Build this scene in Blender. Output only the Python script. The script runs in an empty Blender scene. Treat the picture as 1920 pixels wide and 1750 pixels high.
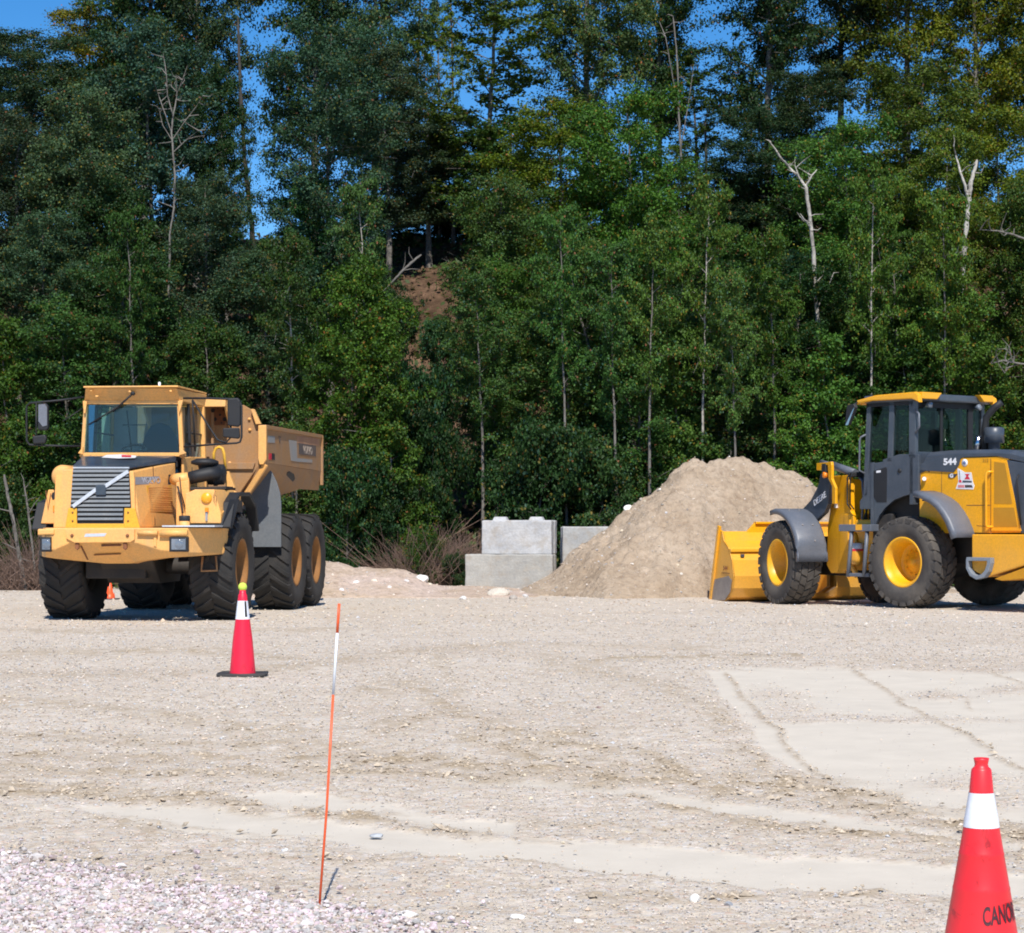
import bpy, bmesh, math, random
import numpy as np
from mathutils import Vector, Matrix, Quaternion

# ------------------------------------------------------------------ camera, sky, sun, exposure
scene = bpy.context.scene
COL = scene.collection
CAM_H, HORIZON, FPX = 1.4, 985.0, 4100.0          # eye height (m), horizon row and focal length (px of the 1920 px wide photo)
cam_data = bpy.data.cameras.new('camera')
cam = bpy.data.objects.new('camera', cam_data)
COL.objects.link(cam)
cam.location = (0, 0, CAM_H)
cam.rotation_euler = (math.radians(90), 0, 0)
cam_data.sensor_fit = 'HORIZONTAL'
cam_data.sensor_width = 36
cam_data.lens = 36 * FPX / 1920
cam_data.shift_y = (HORIZON - 875) / 1920
cam_data.clip_start = 0.5
cam_data.clip_end = 3000
scene.camera = cam

SUN_EL, SUN_AZ = math.radians(50), math.radians(5)   # azimuth from behind the camera, towards +X
world = bpy.data.worlds.new('World')
scene.world = world
world.use_nodes = True
wn = world.node_tree
sky = wn.nodes.new('ShaderNodeTexSky')
sky.sky_type = 'NISHITA'
sky.sun_disc = False
sky.sun_elevation = SUN_EL
sky.sun_rotation = math.pi - SUN_AZ
sky.altitude = 2500
sky.air_density = 1.0
sky.dust_density = 0.0
sky.ozone_density = 4.0
hs = wn.nodes.new('ShaderNodeHueSaturation')
hs.inputs['Saturation'].default_value = 1.3
wn.links.new(sky.outputs[0], hs.inputs['Color'])
wn.links.new(hs.outputs[0], wn.nodes['Background'].inputs[0])
wn.nodes['Background'].inputs[1].default_value = 0.12

sl = bpy.data.lights.new('sun', 'SUN')
sl.energy = 4.6
sl.angle = math.radians(0.53)
sl.color = (1.0, 0.945, 0.86)
sun = bpy.data.objects.new('sun', sl)
COL.objects.link(sun)
sdir = Vector((math.sin(SUN_AZ) * math.cos(SUN_EL), -math.cos(SUN_AZ) * math.cos(SUN_EL), math.sin(SUN_EL)))
sun.rotation_euler = sdir.to_track_quat('Z', 'Y').to_euler()
sun.location = sdir * 50
scene.view_settings.view_transform = 'Standard'
scene.view_settings.look = 'None'
scene.view_settings.exposure = 0.3
scene.view_settings.gamma = 1
scene.view_settings.use_curve_mapping = False
scene.render.engine = 'CYCLES'
scene.cycles.max_bounces = 6
scene.cycles.diffuse_bounces = 3
scene.cycles.glossy_bounces = 3
scene.cycles.transmission_bounces = 4
scene.cycles.transparent_max_bounces = 8
scene.cycles.use_denoising = True
scene.cycles.filter_width = 1.9
try:
    scene.cycles.use_adaptive_sampling = True
    scene.cycles.adaptive_threshold = 0.02
except Exception:
    pass

# ------------------------------------------------------------------ small maths
def px(x, y, Y):
    """photo pixel (1920 px wide) + distance -> world point"""
    return Vector(((x - 960) * Y / FPX, Y, CAM_H + (HORIZON - y) * Y / FPX))

def gnd(x, y, z=0.0):
    Y = (CAM_H - z) * FPX / (y - HORIZON)
    return Vector(((x - 960) * Y / FPX, Y, z))

def _grad(ix, iy, seed):
    h = (ix * 374761393 + iy * 668265263 + seed * 982451653) & 0xFFFFFFFF
    h = ((h ^ (h >> 13)) * 1274126177) & 0xFFFFFFFF
    h = h ^ (h >> 16)
    a = (h & 0xFFFF) / 65536.0 * 2 * np.pi
    return np.cos(a), np.sin(a)

def perlin(x, y, seed=0):
    x = np.asarray(x, float); y = np.asarray(y, float)
    ix = np.floor(x).astype(np.int64); iy = np.floor(y).astype(np.int64)
    fx = x - ix; fy = y - iy
    u = fx * fx * fx * (fx * (fx * 6 - 15) + 10); v = fy * fy * fy * (fy * (fy * 6 - 15) + 10)
    def d(ox, oy):
        gx, gy = _grad(ix + ox, iy + oy, seed)
        return gx * (fx - ox) + gy * (fy - oy)
    a = d(0, 0) * (1 - u) + d(1, 0) * u
    b = d(0, 1) * (1 - u) + d(1, 1) * u
    return (a * (1 - v) + b * v) * 1.4

def fbm(x, y, seed=0, oct=4):
    s = 0; a = 1; t = 0
    for i in range(oct):
        s = s + a * perlin(np.asarray(x) * 2 ** i, np.asarray(y) * 2 ** i, seed + i * 17); t += a; a *= 0.5
    return s / t

def sstep(a, b, x):
    t = np.clip((np.asarray(x, float) - a) / (b - a), 0, 1)
    return t * t * (3 - 2 * t)

# ------------------------------------------------------------------ materials
def newmat(name):
    m = bpy.data.materials.new(name); m.use_nodes = True
    nt = m.node_tree
    return m, nt, nt.nodes['Principled BSDF']

def N(nt, t, **kw):
    n = nt.nodes.new(t)
    for k, v in kw.items():
        if k in n.inputs: n.inputs[k].default_value = v
        else: setattr(n, k, v)
    return n

def ramp(nt, fac, stops):
    r = nt.nodes.new('ShaderNodeValToRGB')
    while len(r.color_ramp.elements) < len(stops): r.color_ramp.elements.new(0.5)
    for e, (p, c) in zip(r.color_ramp.elements, stops):
        e.position = p; e.color = tuple(c) + (1,) if len(c) == 3 else c
    nt.links.new(fac, r.inputs[0])
    return r

def mixc(nt, fac, a, b, mode='MIX'):
    m = nt.nodes.new('ShaderNodeMix'); m.data_type = 'RGBA'; m.blend_type = mode
    for sock, v in ((0, fac), (6, a), (7, b)):
        if isinstance(v, (int, float)): m.inputs[sock].default_value = v
        elif isinstance(v, (tuple, list)): m.inputs[sock].default_value = tuple(v) + ((1,) if len(v) == 3 else ())
        else: nt.links.new(v, m.inputs[sock])
    return m.outputs[2]

def paint(name, col, rough=0.45, metal=0.0, dirt=None, dirt_amt=0.35, scale=3.0, fine=40, bump=0.05, coat=0.0, low_dust=0.0, chips=0.0, streaks=0.0):
    """painted / worn surface: base colour, big soft dust patches, fine speckle"""
    m, nt, b = newmat(name)
    tc = nt.nodes.new('ShaderNodeTexCoord')
    n1 = N(nt, 'ShaderNodeTexNoise', Scale=scale, Detail=6.0, Roughness=0.6)
    n2 = N(nt, 'ShaderNodeTexNoise', Scale=fine, Detail=3.0)
    nt.links.new(tc.outputs['Object'], n1.inputs['Vector']); nt.links.new(tc.outputs['Object'], n2.inputs['Vector'])
    dirt = dirt or tuple(c * 0.6 for c in col)
    r1 = ramp(nt, n1.outputs[0], [(0.42, (0, 0, 0)), (0.72, (1, 1, 1))])
    mul = N(nt, 'ShaderNodeMath', operation='MULTIPLY'); mul.inputs[1].default_value = dirt_amt
    nt.links.new(r1.outputs[0], mul.inputs[0])
    c = mixc(nt, mul.outputs[0], col, dirt)
    r2 = ramp(nt, n2.outputs[0], [(0.3, (0.88,) * 3), (0.7, (1.08,) * 3)])
    c = mixc(nt, 1.0, c, r2.outputs[0], 'MULTIPLY')
    if chips > 0:        # chipped paint showing rust
        n3 = N(nt, 'ShaderNodeTexNoise', Scale=14.0, Detail=8.0, Roughness=.75); nt.links.new(tc.outputs['Object'], n3.inputs['Vector'])
        c = mixc(nt, ramp(nt, n3.outputs[0], [(.63, (0, 0, 0)), (.68, (chips,) * 3)]).outputs[0], c, (.20, .09, .04))
    if streaks > 0:      # rain-washed dirt running down
        mp = nt.nodes.new('ShaderNodeMapping'); mp.inputs['Scale'].default_value = (9, 9, .7); nt.links.new(tc.outputs['Object'], mp.inputs[0])
        n4 = N(nt, 'ShaderNodeTexNoise', Scale=1.0, Detail=5.0, Roughness=.6); nt.links.new(mp.outputs[0], n4.inputs['Vector'])
        c = mixc(nt, ramp(nt, n4.outputs[0], [(.52, (0, 0, 0)), (.72, (streaks,) * 3)]).outputs[0], c, dirt)
    if low_dust > 0:     # mud thrown up from the ground clings to the lowest half metre
        sp = nt.nodes.new('ShaderNodeSeparateXYZ'); nt.links.new(tc.outputs['Object'], sp.inputs[0])
        mr = N(nt, 'ShaderNodeMapRange'); mr.inputs[1].default_value = 1.5; mr.inputs[2].default_value = 0.3
        mr.inputs[3].default_value = 0; mr.inputs[4].default_value = low_dust
        nt.links.new(sp.outputs[2], mr.inputs[0])
        c = mixc(nt, mr.outputs[0], c, (0.42, 0.35, 0.27))
    nt.links.new(c, b.inputs['Base Color'])
    rr = N(nt, 'ShaderNodeMapRange'); rr.inputs[3].default_value = rough * 0.8; rr.inputs[4].default_value = min(1, rough * 1.35)
    nt.links.new(n1.outputs[0], rr.inputs[0]); nt.links.new(rr.outputs[0], b.inputs['Roughness'])
    b.inputs['Metallic'].default_value = metal
    b.inputs['Coat Weight'].default_value = coat
    if bump:
        bp = N(nt, 'ShaderNodeBump', Strength=bump, Distance=0.01)
        nt.links.new(n2.outputs[0], bp.inputs['Height']); nt.links.new(bp.outputs[0], b.inputs['Normal'])
    return m

def glassmat(name, tint, refl=0.12, rough=0.02, trans=0.8):
    m, nt, b = newmat(name)
    tr = N(nt, 'ShaderNodeBsdfTransparent'); tr.inputs[0].default_value = tuple(tint) + (1,)
    gl = N(nt, 'ShaderNodeBsdfGlossy'); gl.inputs['Roughness'].default_value = rough
    lw = N(nt, 'ShaderNodeLayerWeight'); lw.inputs[0].default_value = 0.5
    pw = N(nt, 'ShaderNodeMath', operation='POWER'); pw.inputs[1].default_value = 4.0; nt.links.new(lw.outputs['Facing'], pw.inputs[0])
    mr = N(nt, 'ShaderNodeMapRange'); mr.inputs[3].default_value = refl; mr.inputs[4].default_value = min(1, refl + 0.5)
    nt.links.new(pw.outputs[0], mr.inputs[0])
    mx = nt.nodes.new('ShaderNodeMixShader')
    nt.links.new(mr.outputs[0], mx.inputs[0]); nt.links.new(tr.outputs[0], mx.inputs[1]); nt.links.new(gl.outputs[0], mx.inputs[2])
    nt.links.new(mx.outputs[0], nt.nodes['Material Output'].inputs[0])
    return m

# ------------------------------------------------------------------ object helpers
def tag(o, label=None, cat=None, group=None, kind=None):
    if label: o['label'] = label
    if cat: o['category'] = cat
    if group: o['group'] = group
    if kind: o['kind'] = kind
    return o

def empty(name, loc=(0, 0, 0), rz=0.0, label=None, cat=None, group=None):
    o = bpy.data.objects.new(name, None); COL.objects.link(o)
    o.location = loc; o.rotation_euler = (0, 0, rz); o.empty_display_size = 0.2
    return tag(o, label, cat, group)

class MB:
    """collects shapes, builds ONE mesh object"""
    def __init__(s): s.v = []; s.f = []; s.sm = []
    def add(s, vs, fs, smooth=False):
        k = len(s.v); s.v += [tuple(p) for p in vs]
        s.f += [tuple(i + k for i in f) for f in fs]; s.sm += [smooth] * len(fs)
        return s
    def box(s, x0, x1, y0, y1, z0, z1, M=None):
        vs = [Vector((x, y, z)) for z in (z0, z1) for y in (y0, y1) for x in (x0, x1)]
        if M is not None: vs = [M @ p for p in vs]
        return s.add(vs, [(0, 2, 3, 1), (4, 5, 7, 6), (0, 1, 5, 4), (2, 6, 7, 3), (0, 4, 6, 2), (1, 3, 7, 5)])
    def prism(s, poly, a, b, axis='x', M=None):
        """polygon (2 coords) extruded along axis from a to b; x: poly=(y,z); y: poly=(x,z); z: poly=(x,y)"""
        def P(p, t):
            q = {'x': (t, p[0], p[1]), 'y': (p[0], t, p[1]), 'z': (p[0], p[1], t)}[axis]
            q = Vector(q); return M @ q if M is not None else q
        n = len(poly); vs = [P(p, a) for p in poly] + [P(p, b) for p in poly]
        fs = [tuple(range(n)), tuple(reversed(range(n, 2 * n)))] + [(i, i + n, (i + 1) % n + n, (i + 1) % n) for i in range(n)]
        return s.add(vs, fs)
    def loft(s, A, B, capA=True, capB=True):
        n = len(A); fs = [(i, (i + 1) % n, (i + 1) % n + n, i + n) for i in range(n)]
        if capA: fs.append(tuple(reversed(range(n))))
        if capB: fs.append(tuple(range(n, 2 * n)))
        return s.add(list(A) + list(B), fs)
    def tube(s, pts, r, seg=8, cap=True):
        pts = [Vector(p) for p in pts]; n = len(pts)
        rs = r if isinstance(r, (list, tuple)) else [r] * n
        vs = []; up = None
        for i, p in enumerate(pts):
            d = (pts[min(i + 1, n - 1)] - pts[max(i - 1, 0)]).normalized()
            if up is None: up = d.orthogonal().normalized()
            up = (up - d * up.dot(d)).normalized(); w = d.cross(up)
            for k in range(seg):
                a = 2 * math.pi * k / seg
                vs.append(p + (up * math.cos(a) + w * math.sin(a)) * rs[i])
        fs = [(i * seg + k, i * seg + (k + 1) % seg, (i + 1) * seg + (k + 1) % seg, (i + 1) * seg + k) for i in range(n - 1) for k in range(seg)]
        s.add(vs, fs, True)
        if cap:
            k0 = len(s.v) - n * seg
            s.f += [tuple(reversed(range(k0, k0 + seg))), tuple(range(k0 + (n - 1) * seg, k0 + n * seg))]; s.sm += [False, False]
        return s
    def lathe(s, prof, seg=32, axis='x', c=(0, 0, 0), close=False):
        """prof: list of (t along axis, radius)"""
        c = Vector(c); vs = []
        for t, r in prof:
            for k in range(seg):
                a = 2 * math.pi * k / seg; u, w = r * math.cos(a), r * math.sin(a)
                vs.append(c + Vector({'x': (t, u, w), 'y': (u, t, w), 'z': (u, w, t)}[axis]))
        n = len(prof)
        fs = [(i * seg + k, i * seg + (k + 1) % seg, (i + 1) * seg + (k + 1) % seg, (i + 1) * seg + k) for i in range(n - 1) for k in range(seg)]
        if close: fs += [((n - 1) * seg + k, (n - 1) * seg + (k + 1) % seg, (k + 1) % seg, k) for k in range(seg)]
        return s.add(vs, fs, True)
    def build(s, name, m, parent=None, bevel=0.0, label=None, recalc=True, seg=2):
        me = bpy.data.meshes.new(name); me.from_pydata(s.v, [], s.f)
        me.polygons.foreach_set('use_smooth', s.sm)
        if recalc:
            bm = bmesh.new(); bm.from_mesh(me); bmesh.ops.recalc_face_normals(bm, faces=bm.faces); bm.to_mesh(me); bm.free()
        me.materials.append(m); me.update()
        o = bpy.data.objects.new(name, me); COL.objects.link(o)
        if parent: o.parent = parent
        if label: o['label'] = label
        if bevel:
            bv = o.modifiers.new('bevel', 'BEVEL'); bv.width = bevel; bv.segments = seg; bv.limit_method = 'ANGLE'; bv.angle_limit = math.radians(35)
            try: me.shade_auto_smooth = True
            except Exception: pass
        return o

def npmesh(name, V, F, mats, smooth=True, attrs=None, nper=4):
    """fast mesh from numpy arrays, all faces with nper corners"""
    me = bpy.data.meshes.new(name)
    V = np.asarray(V, np.float32); F = np.asarray(F, np.int32)
    me.vertices.add(len(V)); me.vertices.foreach_set('co', V.ravel())
    me.loops.add(F.size); me.loops.foreach_set('vertex_index', F.ravel())
    me.polygons.add(len(F)); me.polygons.foreach_set('loop_start', np.arange(0, F.size, nper, dtype=np.int32))
    me.polygons.foreach_set('use_smooth', np.full(len(F), smooth))
    for m in (mats if isinstance(mats, (list, tuple)) else [mats]): me.materials.append(m)
    for k, a in (attrs or {}).items():
        at = me.attributes.new(k, 'FLOAT_COLOR', 'POINT')
        at.data.foreach_set('color', np.asarray(a, np.float32).ravel())
    me.update(calc_edges=True)
    return me

def link(name, me, parent=None, loc=None):
    o = bpy.data.objects.new(name, me); COL.objects.link(o)
    if parent: o.parent = parent
    if loc is not None: o.location = loc
    return o

def copy_tree(o, parent=None):
    c = o.copy(); COL.objects.link(c)
    if parent: c.parent = parent; c.matrix_parent_inverse = Matrix()
    for ch in list(o.children): copy_tree(ch, c)
    return c

def text_mesh(s, size, extrude=0.002, bold=0.0, sx=1.0):
    cu = bpy.data.curves.new('lettering', 'FONT'); cu.body = s; cu.size = size; cu.extrude = extrude; cu.offset = bold
    cu.align_x = 'CENTER'; cu.align_y = 'CENTER'; cu.resolution_u = 4
    o = bpy.data.objects.new('lettering', cu); COL.objects.link(o)
    bpy.context.view_layer.update()
    me = bpy.data.meshes.new_from_object(o)
    bpy.data.objects.remove(o); bpy.data.curves.remove(cu)
    for v in me.vertices: v.co.x *= sx
    return me

def put_text(s, size, m, parent, origin, xdir, ydir, name='lettering', bold=0.0, sx=1.0, extrude=0.002):
    me = text_mesh(s, size, extrude, bold, sx)
    me.materials.clear(); me.materials.append(m)
    o = link(name, me, parent)
    x = Vector(xdir).normalized(); y = Vector(ydir).normalized(); z = x.cross(y)
    M = Matrix((x, y, z)).transposed().to_4x4(); M.translation = Vector(origin)
    o.matrix_basis = M
    return o

class Frame:
    """a machine's own axes: +x its left side, -y forwards, z up"""
    def __init__(s, R, th, z=0.0): s.R = R; s.c = math.cos(th); s.s = math.sin(th); s.th = th; s.z = z
    def T(s, x, y, ly):       # pixel on the plane y=ly -> (lx, z)
        u = (x - 960) / FPX; v = (HORIZON - y) / FPX
        Y = (ly - s.s * s.R[0] + s.c * s.R[1]) / (s.c - u * s.s)
        return ((u * Y - s.R[0]) * s.c + (Y - s.R[1]) * s.s, CAM_H + v * Y - s.z)
    def S(s, x, y, lx):       # pixel on the plane x=lx -> (ly, z)
        u = (x - 960) / FPX; v = (HORIZON - y) / FPX
        Y = (lx + s.c * s.R[0] + s.s * s.R[1]) / (u * s.c + s.s)
        return (-(u * Y - s.R[0]) * s.s + (Y - s.R[1]) * s.c, CAM_H + v * Y - s.z)

# ------------------------------------------------------------------ the ground
def ground_h(x, y):
    """gentle relief of the yard (m)"""
    x = np.asarray(x, float); y = np.asarray(y, float)
    h = 0.035 * perlin(x / 7, y / 6, 3) * sstep(9, 16, y) + 0.02 * perlin(x / 2.1, y / 1.7, 5) * sstep(7, 14, y)
    h = h * (1 - 0.85 * np.exp(-(((x + 4.5) / 3.2) ** 2 + ((y - 35) / 4.5) ** 2)))
    h = h * (1 - 0.85 * np.exp(-(((x - 6.5) / 3.0) ** 2 + ((y - 38.5) / 4.0) ** 2)))
    h = h - 0.06 * np.exp(-(((x - 5.2) / 2.5) ** 2 + ((y - 41) / 2.0) ** 2))
    return h

PL = {  # tracks and bands as they lie on the yard, traced as rows/columns of the photo and laid out on the ground plane
 'smooth_poly': [
  [(130,1512),(210,1505),(400,1512),(560,1527),(700,1550),(850,1567),(960,1572),(1100,1580),(1300,1595),(1600,1612),(1930,1632),(1930,1688),(1600,1673),(1450,1668),(1200,1642),(960,1615),(850,1610),(700,1596),(600,1577),(450,1568),(350,1560),(250,1545)],
  [(430,1492),(520,1486),(600,1489),(700,1508),(850,1526),(965,1540),(965,1563),(850,1560),(760,1540),(640,1520),(520,1512)],
  [(780,1462),(960,1463),(1150,1474),(1300,1494),(1450,1510),(1600,1532),(1740,1556),(1930,1585),(1930,1600),(1740,1568),(1560,1552),(1400,1532),(1250,1506),(1100,1484),(950,1474)],
  [(1325,1250),(1500,1246),(1930,1256),(1930,1548),(1800,1540),(1650,1506),(1590,1480),(1480,1440),(1440,1418),(1415,1375),(1375,1330),(1345,1290)]],
 'grav_patch': [((1455,1300),55,16),((1480,1330),60,14),((1640,1345),150,6),((1760,1300),60,10),((1700,1352),220,5),((1830,1470),120,14),((1480,1345),90,7),((1900,1500),60,18),((1890,1290),50,9),((1560,1352),80,7)],
 'clod': [
  ([(560,1425),(760,1425),(960,1438),(1150,1456),(1300,1462)],10,.8),
  ([(1250,1458),(1380,1470),(1500,1480),(1600,1492),(1680,1512)],19,1.),
  ([(1560,1500),(1700,1520),(1800,1545),(1930,1570)],15,.9),
  ([(0,1415),(200,1420),(420,1420),(620,1418)],7,.5),
  ([(0,1478),(180,1482),(350,1494),(430,1500)],12,.7),
  ([(430,1512),(620,1524),(760,1546),(930,1566)],8,.9),
  ([(180,1540),(300,1556),(360,1563)],7,.55),
  ([(1180,1495),(1400,1545),(1600,1562),(1760,1580),(1930,1605)],9,.7),
  ([(0,1318),(200,1332),(420,1362),(560,1375)],9,.3),
  ([(680,1290),(790,1290),(840,1330),(900,1360),(1000,1385),(1100,1380)],14,.35),
  ([(820,1240),(860,1290),(850,1330),(780,1360),(700,1370)],12,.3),
  ([(900,1400),(1050,1400),(1200,1410),(1290,1440)],8,.4),
  ([(0,1225),(350,1221),(560,1236)],5,.35),
  ([(1080,1238),(1250,1230),(1400,1226),(1500,1228)],5,.4),
  ([(960,1205),(1100,1208),(1340,1212)],4,.2),
  ([(1100,1675),(1200,1682),(1500,1684),(1650,1680)],5,.4),
  ([(1000,1545),(1400,1560),(1450,1572)],4,.2),
  ([(0,1440),(300,1448),(640,1446),(900,1455),(1150,1470)],9,.35),
  ([(0,1380),(250,1388),(500,1395),(700,1405)],8,.3),
  ([(420,1262),(560,1250),(760,1225),(960,1208)],5,.3),
  ([(1020,1240),(1150,1260),(1260,1290),(1330,1330),(1390,1390),(1430,1440)],14,.28),
  ([(860,1385),(1000,1420),(1180,1440),(1330,1450)],9,.4),
  ([(0,1180),(160,1184),(420,1182),(640,1178)],3,.3),
  ([(700,1160),(960,1150),(1200,1152),(1500,1156),(1900,1160)],4,.25),
  ([(0,1262),(180,1268),(380,1266)],5,.25)],
 'line': [
  ([(1362,1258),(1378,1280),(1395,1305),(1428,1345),(1470,1382),(1480,1408),(1530,1448),(1580,1474)],4,1.),
  ([(1600,1250),(1660,1285),(1700,1320),(1735,1340),(1770,1362),(1810,1382),(1850,1404),(1890,1430),(1930,1450)],3.5,.9),
  ([(1862,1255),(1900,1270),(1930,1285)],3,.7),
  ([(0,1612),(960,1612),(1200,1640),(1450,1668),(1640,1675)],2.5,.7),
  ([(200,1520),(300,1540),(450,1560),(620,1568)],2.5,.5),
  ([(1810,1305),(1822,1322)],3,.8),([(1580,1475),(1700,1500),(1850,1530)],3,.5),
  ([(560,1519),(760,1523)],3,.5),([(975,1576),(1080,1586)],3,.5)],
}
def seg_dist(u, v, pts):
    d = np.full(u.shape, 1e9)
    for (ax, ay), (bx, by) in zip(pts[:-1], pts[1:]):
        L = (bx - ax) ** 2 + (by - ay) ** 2
        t = np.clip(((u - ax) * (bx - ax) + (v - ay) * (by - ay)) / L, 0, 1)
        d = np.minimum(d, np.hypot((u - ax - t * (bx - ax)), (v - ay - t * (by - ay))))
    return d
def in_poly(u, v, poly):
    ins = np.zeros(u.shape, bool); n = len(poly)
    for i in range(n):
        x0, y0 = poly[i]; x1, y1 = poly[(i + 1) % n]
        c = ((y0 > v) != (y1 > v)) & (u < (x1 - x0) * (v - y0) / ((y1 - y0) or 1e-9) + x0)
        ins ^= c
    return ins
def yard_masks(x, y):
    """smooth packed sand, broken clods, pink crushed stone at ground points"""
    yy = np.maximum(y, 3.0)
    u = 960 + FPX * x / yy; v = HORIZON + FPX * CAM_H / yy
    k = (v - HORIZON) / 450
    u = u + 10 * perlin(x * 1.5, y * 1.2, 31) * k; v = v + (7 * perlin(x * 2.3, y * 1.1, 32) + 4 * perlin(x * 7, y * 4, 33) + 2.5 * perlin(x * 22, y * 12, 34)) * k
    sm = np.zeros(u.shape)
    for poly in PL['smooth_poly']:
        d = seg_dist(u, v, poly + poly[:1]); ins = in_poly(u, v, poly)
        sm = np.maximum(sm, sstep(-3, 4, np.where(ins, d, -d)))
    for (cx, cy), ru, rv in PL['grav_patch']:
        sm = sm * (1 - 0.9 * np.exp(-(((u - cx) / ru) ** 2 + ((v - cy) / rv) ** 2) ** 1.5))
    cl = np.zeros(u.shape)
    br = np.clip(0.62 + 0.9 * perlin(x * 5, y * 3.2, 41) + 0.45 * perlin(x * 15, y * 9, 42), 0, 1.1)
    for pts, w, a in PL['clod']:
        cl = np.maximum(cl, min(1, a * (2.2 if a < .45 else 1.5)) * np.exp(-(seg_dist(u, v, pts) / (w * 1.2)) ** 2) * br)
    ln = np.zeros(u.shape)
    for pts, w, a in PL['line']:
        ln = np.maximum(ln, a * np.exp(-(seg_dist(u, v, pts) / w) ** 2) * np.clip(.75 + .6 * perlin(x * 8, y * 6, 43), 0, 1))
    sm = sm * (1 - np.clip(cl * 0.9, 0, 1)) * (1 - ln)
    cl = np.maximum(cl, ln * 0.75)
    edge = 1607 + 0.165 * u + 14 * perlin(x * 4, y * 3, 44)
    pk = sstep(-8, 12, v - edge) * sstep(900, 700, u)
    return np.clip(sm, 0, 1), np.clip(cl, 0, 1), pk

def gravel_mat():
    m, nt, b = newmat('gravelly_sand')
    at = N(nt, 'ShaderNodeAttribute', attribute_name='gm')
    sp = nt.nodes.new('ShaderNodeSeparateColor'); nt.links.new(at.outputs['Color'], sp.inputs[0])
    tc = nt.nodes.new('ShaderNodeTexCoord')
    def noise(s, d=4.0, r=0.6):
        n = N(nt, 'ShaderNodeTexNoise', Scale=s, Detail=d, Roughness=r); nt.links.new(tc.outputs['Object'], n.inputs['Vector']); return n
    big = noise(0.35, 5); mid = noise(3.0, 5); fin = noise(28, 4, 0.75); fin2 = noise(95, 2)
    vo = N(nt, 'ShaderNodeTexVoronoi', Scale=42.0, Randomness=1.0); nt.links.new(tc.outputs['Object'], vo.inputs['Vector'])
    vo2 = N(nt, 'ShaderNodeTexVoronoi', Scale=14.0, Randomness=1.0); nt.links.new(tc.outputs['Object'], vo2.inputs['Vector'])
    base = ramp(nt, big.outputs[0], [(0.3, (0.53, 0.45, 0.355)), (0.5, (0.60, 0.525, 0.425)), (0.7, (0.615, 0.545, 0.455))]).outputs[0]
    base = mixc(nt, 1.0, base, ramp(nt, mid.outputs[0], [(0.3, (0.88, 0.87, 0.85)), (0.7, (1.06, 1.06, 1.07))]).outputs[0], 'MULTIPLY')
    # each little stone its own tint
    hsv = nt.nodes.new('ShaderNodeSeparateColor'); nt.links.new(vo.outputs['Color'], hsv.inputs[0])
    st = ramp(nt, hsv.outputs[0], [(0.0, (0.32, 0.27, 0.23)), (0.2, (0.52, 0.42, 0.33)), (0.45, (0.55, 0.5, 0.46)), (0.65, (0.44, 0.45, 0.47)), (0.85, (0.7, 0.62, 0.56)), (1.0, (0.55, 0.34, 0.25))])
    stm = N(nt, 'ShaderNodeMath', operation='GREATER_THAN'); stm.inputs[1].default_value = 0.5; nt.links.new(hsv.outputs[1], stm.inputs[0])
    stf = N(nt, 'ShaderNodeMath', operation='MULTIPLY'); stf.inputs[1].default_value = 0.55; nt.links.new(stm.outputs[0], stf.inputs[0])
    grav = mixc(nt, stf.outputs[0], base, st.outputs[0])
    grav = mixc(nt, 1.0, grav, ramp(nt, fin.outputs[0], [(0.3, (0.90, 0.89, 0.87)), (0.55, (1, 1, 1)), (0.75, (1.07, 1.06, 1.05))]).outputs[0], 'MULTIPLY')
    h2 = nt.nodes.new('ShaderNodeSeparateColor'); nt.links.new(vo2.outputs['Color'], h2.inputs[0])
    grav = mixc(nt, 0.45, grav, mixc(nt, 1.0, grav, ramp(nt, h2.outputs[0], [(0.0, (0.75, 0.68, 0.6)), (0.5, (1, 1, 1)), (1.0, (1.12, 1.16, 1.22))]).outputs[0], 'MULTIPLY'))
    smc = mixc(nt, 1.0, (0.615, 0.555, 0.465), ramp(nt, mid.outputs[0], [(0.3, (0.93, 0.93, 0.93)), (0.7, (1.04, 1.04, 1.04))]).outputs[0], 'MULTIPLY')
    c = mixc(nt, sp.outputs[0], grav, smc)
    cc = mixc(nt, 1.0, (0.385, 0.305, 0.21), ramp(nt, fin.outputs[0], [(0.3, (0.6, 0.6, 0.6)), (0.65, (1.25, 1.25, 1.25))]).outputs[0], 'MULTIPLY')
    cf = N(nt, 'ShaderNodeMath', operation='MULTIPLY', use_clamp=True); cf.inputs[1].default_value = 1.1; nt.links.new(sp.outputs[1], cf.inputs[0])
    c = mixc(nt, cf.outputs[0], c, cc)
    nt.links.new(c, b.inputs['Base Color'])
    b.inputs['Roughness'].default_value = 0.95; b.inputs['Specular IOR Level'].default_value = 0.15
    # relief: grit everywhere but on the packed sand
    hh = N(nt, 'ShaderNodeMath', operation='ADD'); nt.links.new(fin.outputs[0], hh.inputs[0])
    vd = N(nt, 'ShaderNodeMath', operation='MULTIPLY'); vd.inputs[1].default_value = -0.9; nt.links.new(vo.outputs['Distance'], vd.inputs[0]); nt.links.new(vd.outputs[0], hh.inputs[1])
    ng = N(nt, 'ShaderNodeMapRange'); ng.inputs[3].default_value = 1.0; ng.inputs[4].default_value = 0.12; nt.links.new(sp.outputs[0], ng.inputs[0])
    bs = N(nt, 'ShaderNodeMath', operation='MULTIPLY'); nt.links.new(hh.outputs[0], bs.inputs[0]); nt.links.new(ng.outputs[0], bs.inputs[1])
    bp = N(nt, 'ShaderNodeBump', Strength=0.4, Distance=0.010); nt.links.new(bs.outputs[0], bp.inputs['Height']); nt.links.new(bp.outputs[0], b.inputs['Normal'])
    return m
M_GROUND = gravel_mat()

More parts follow.
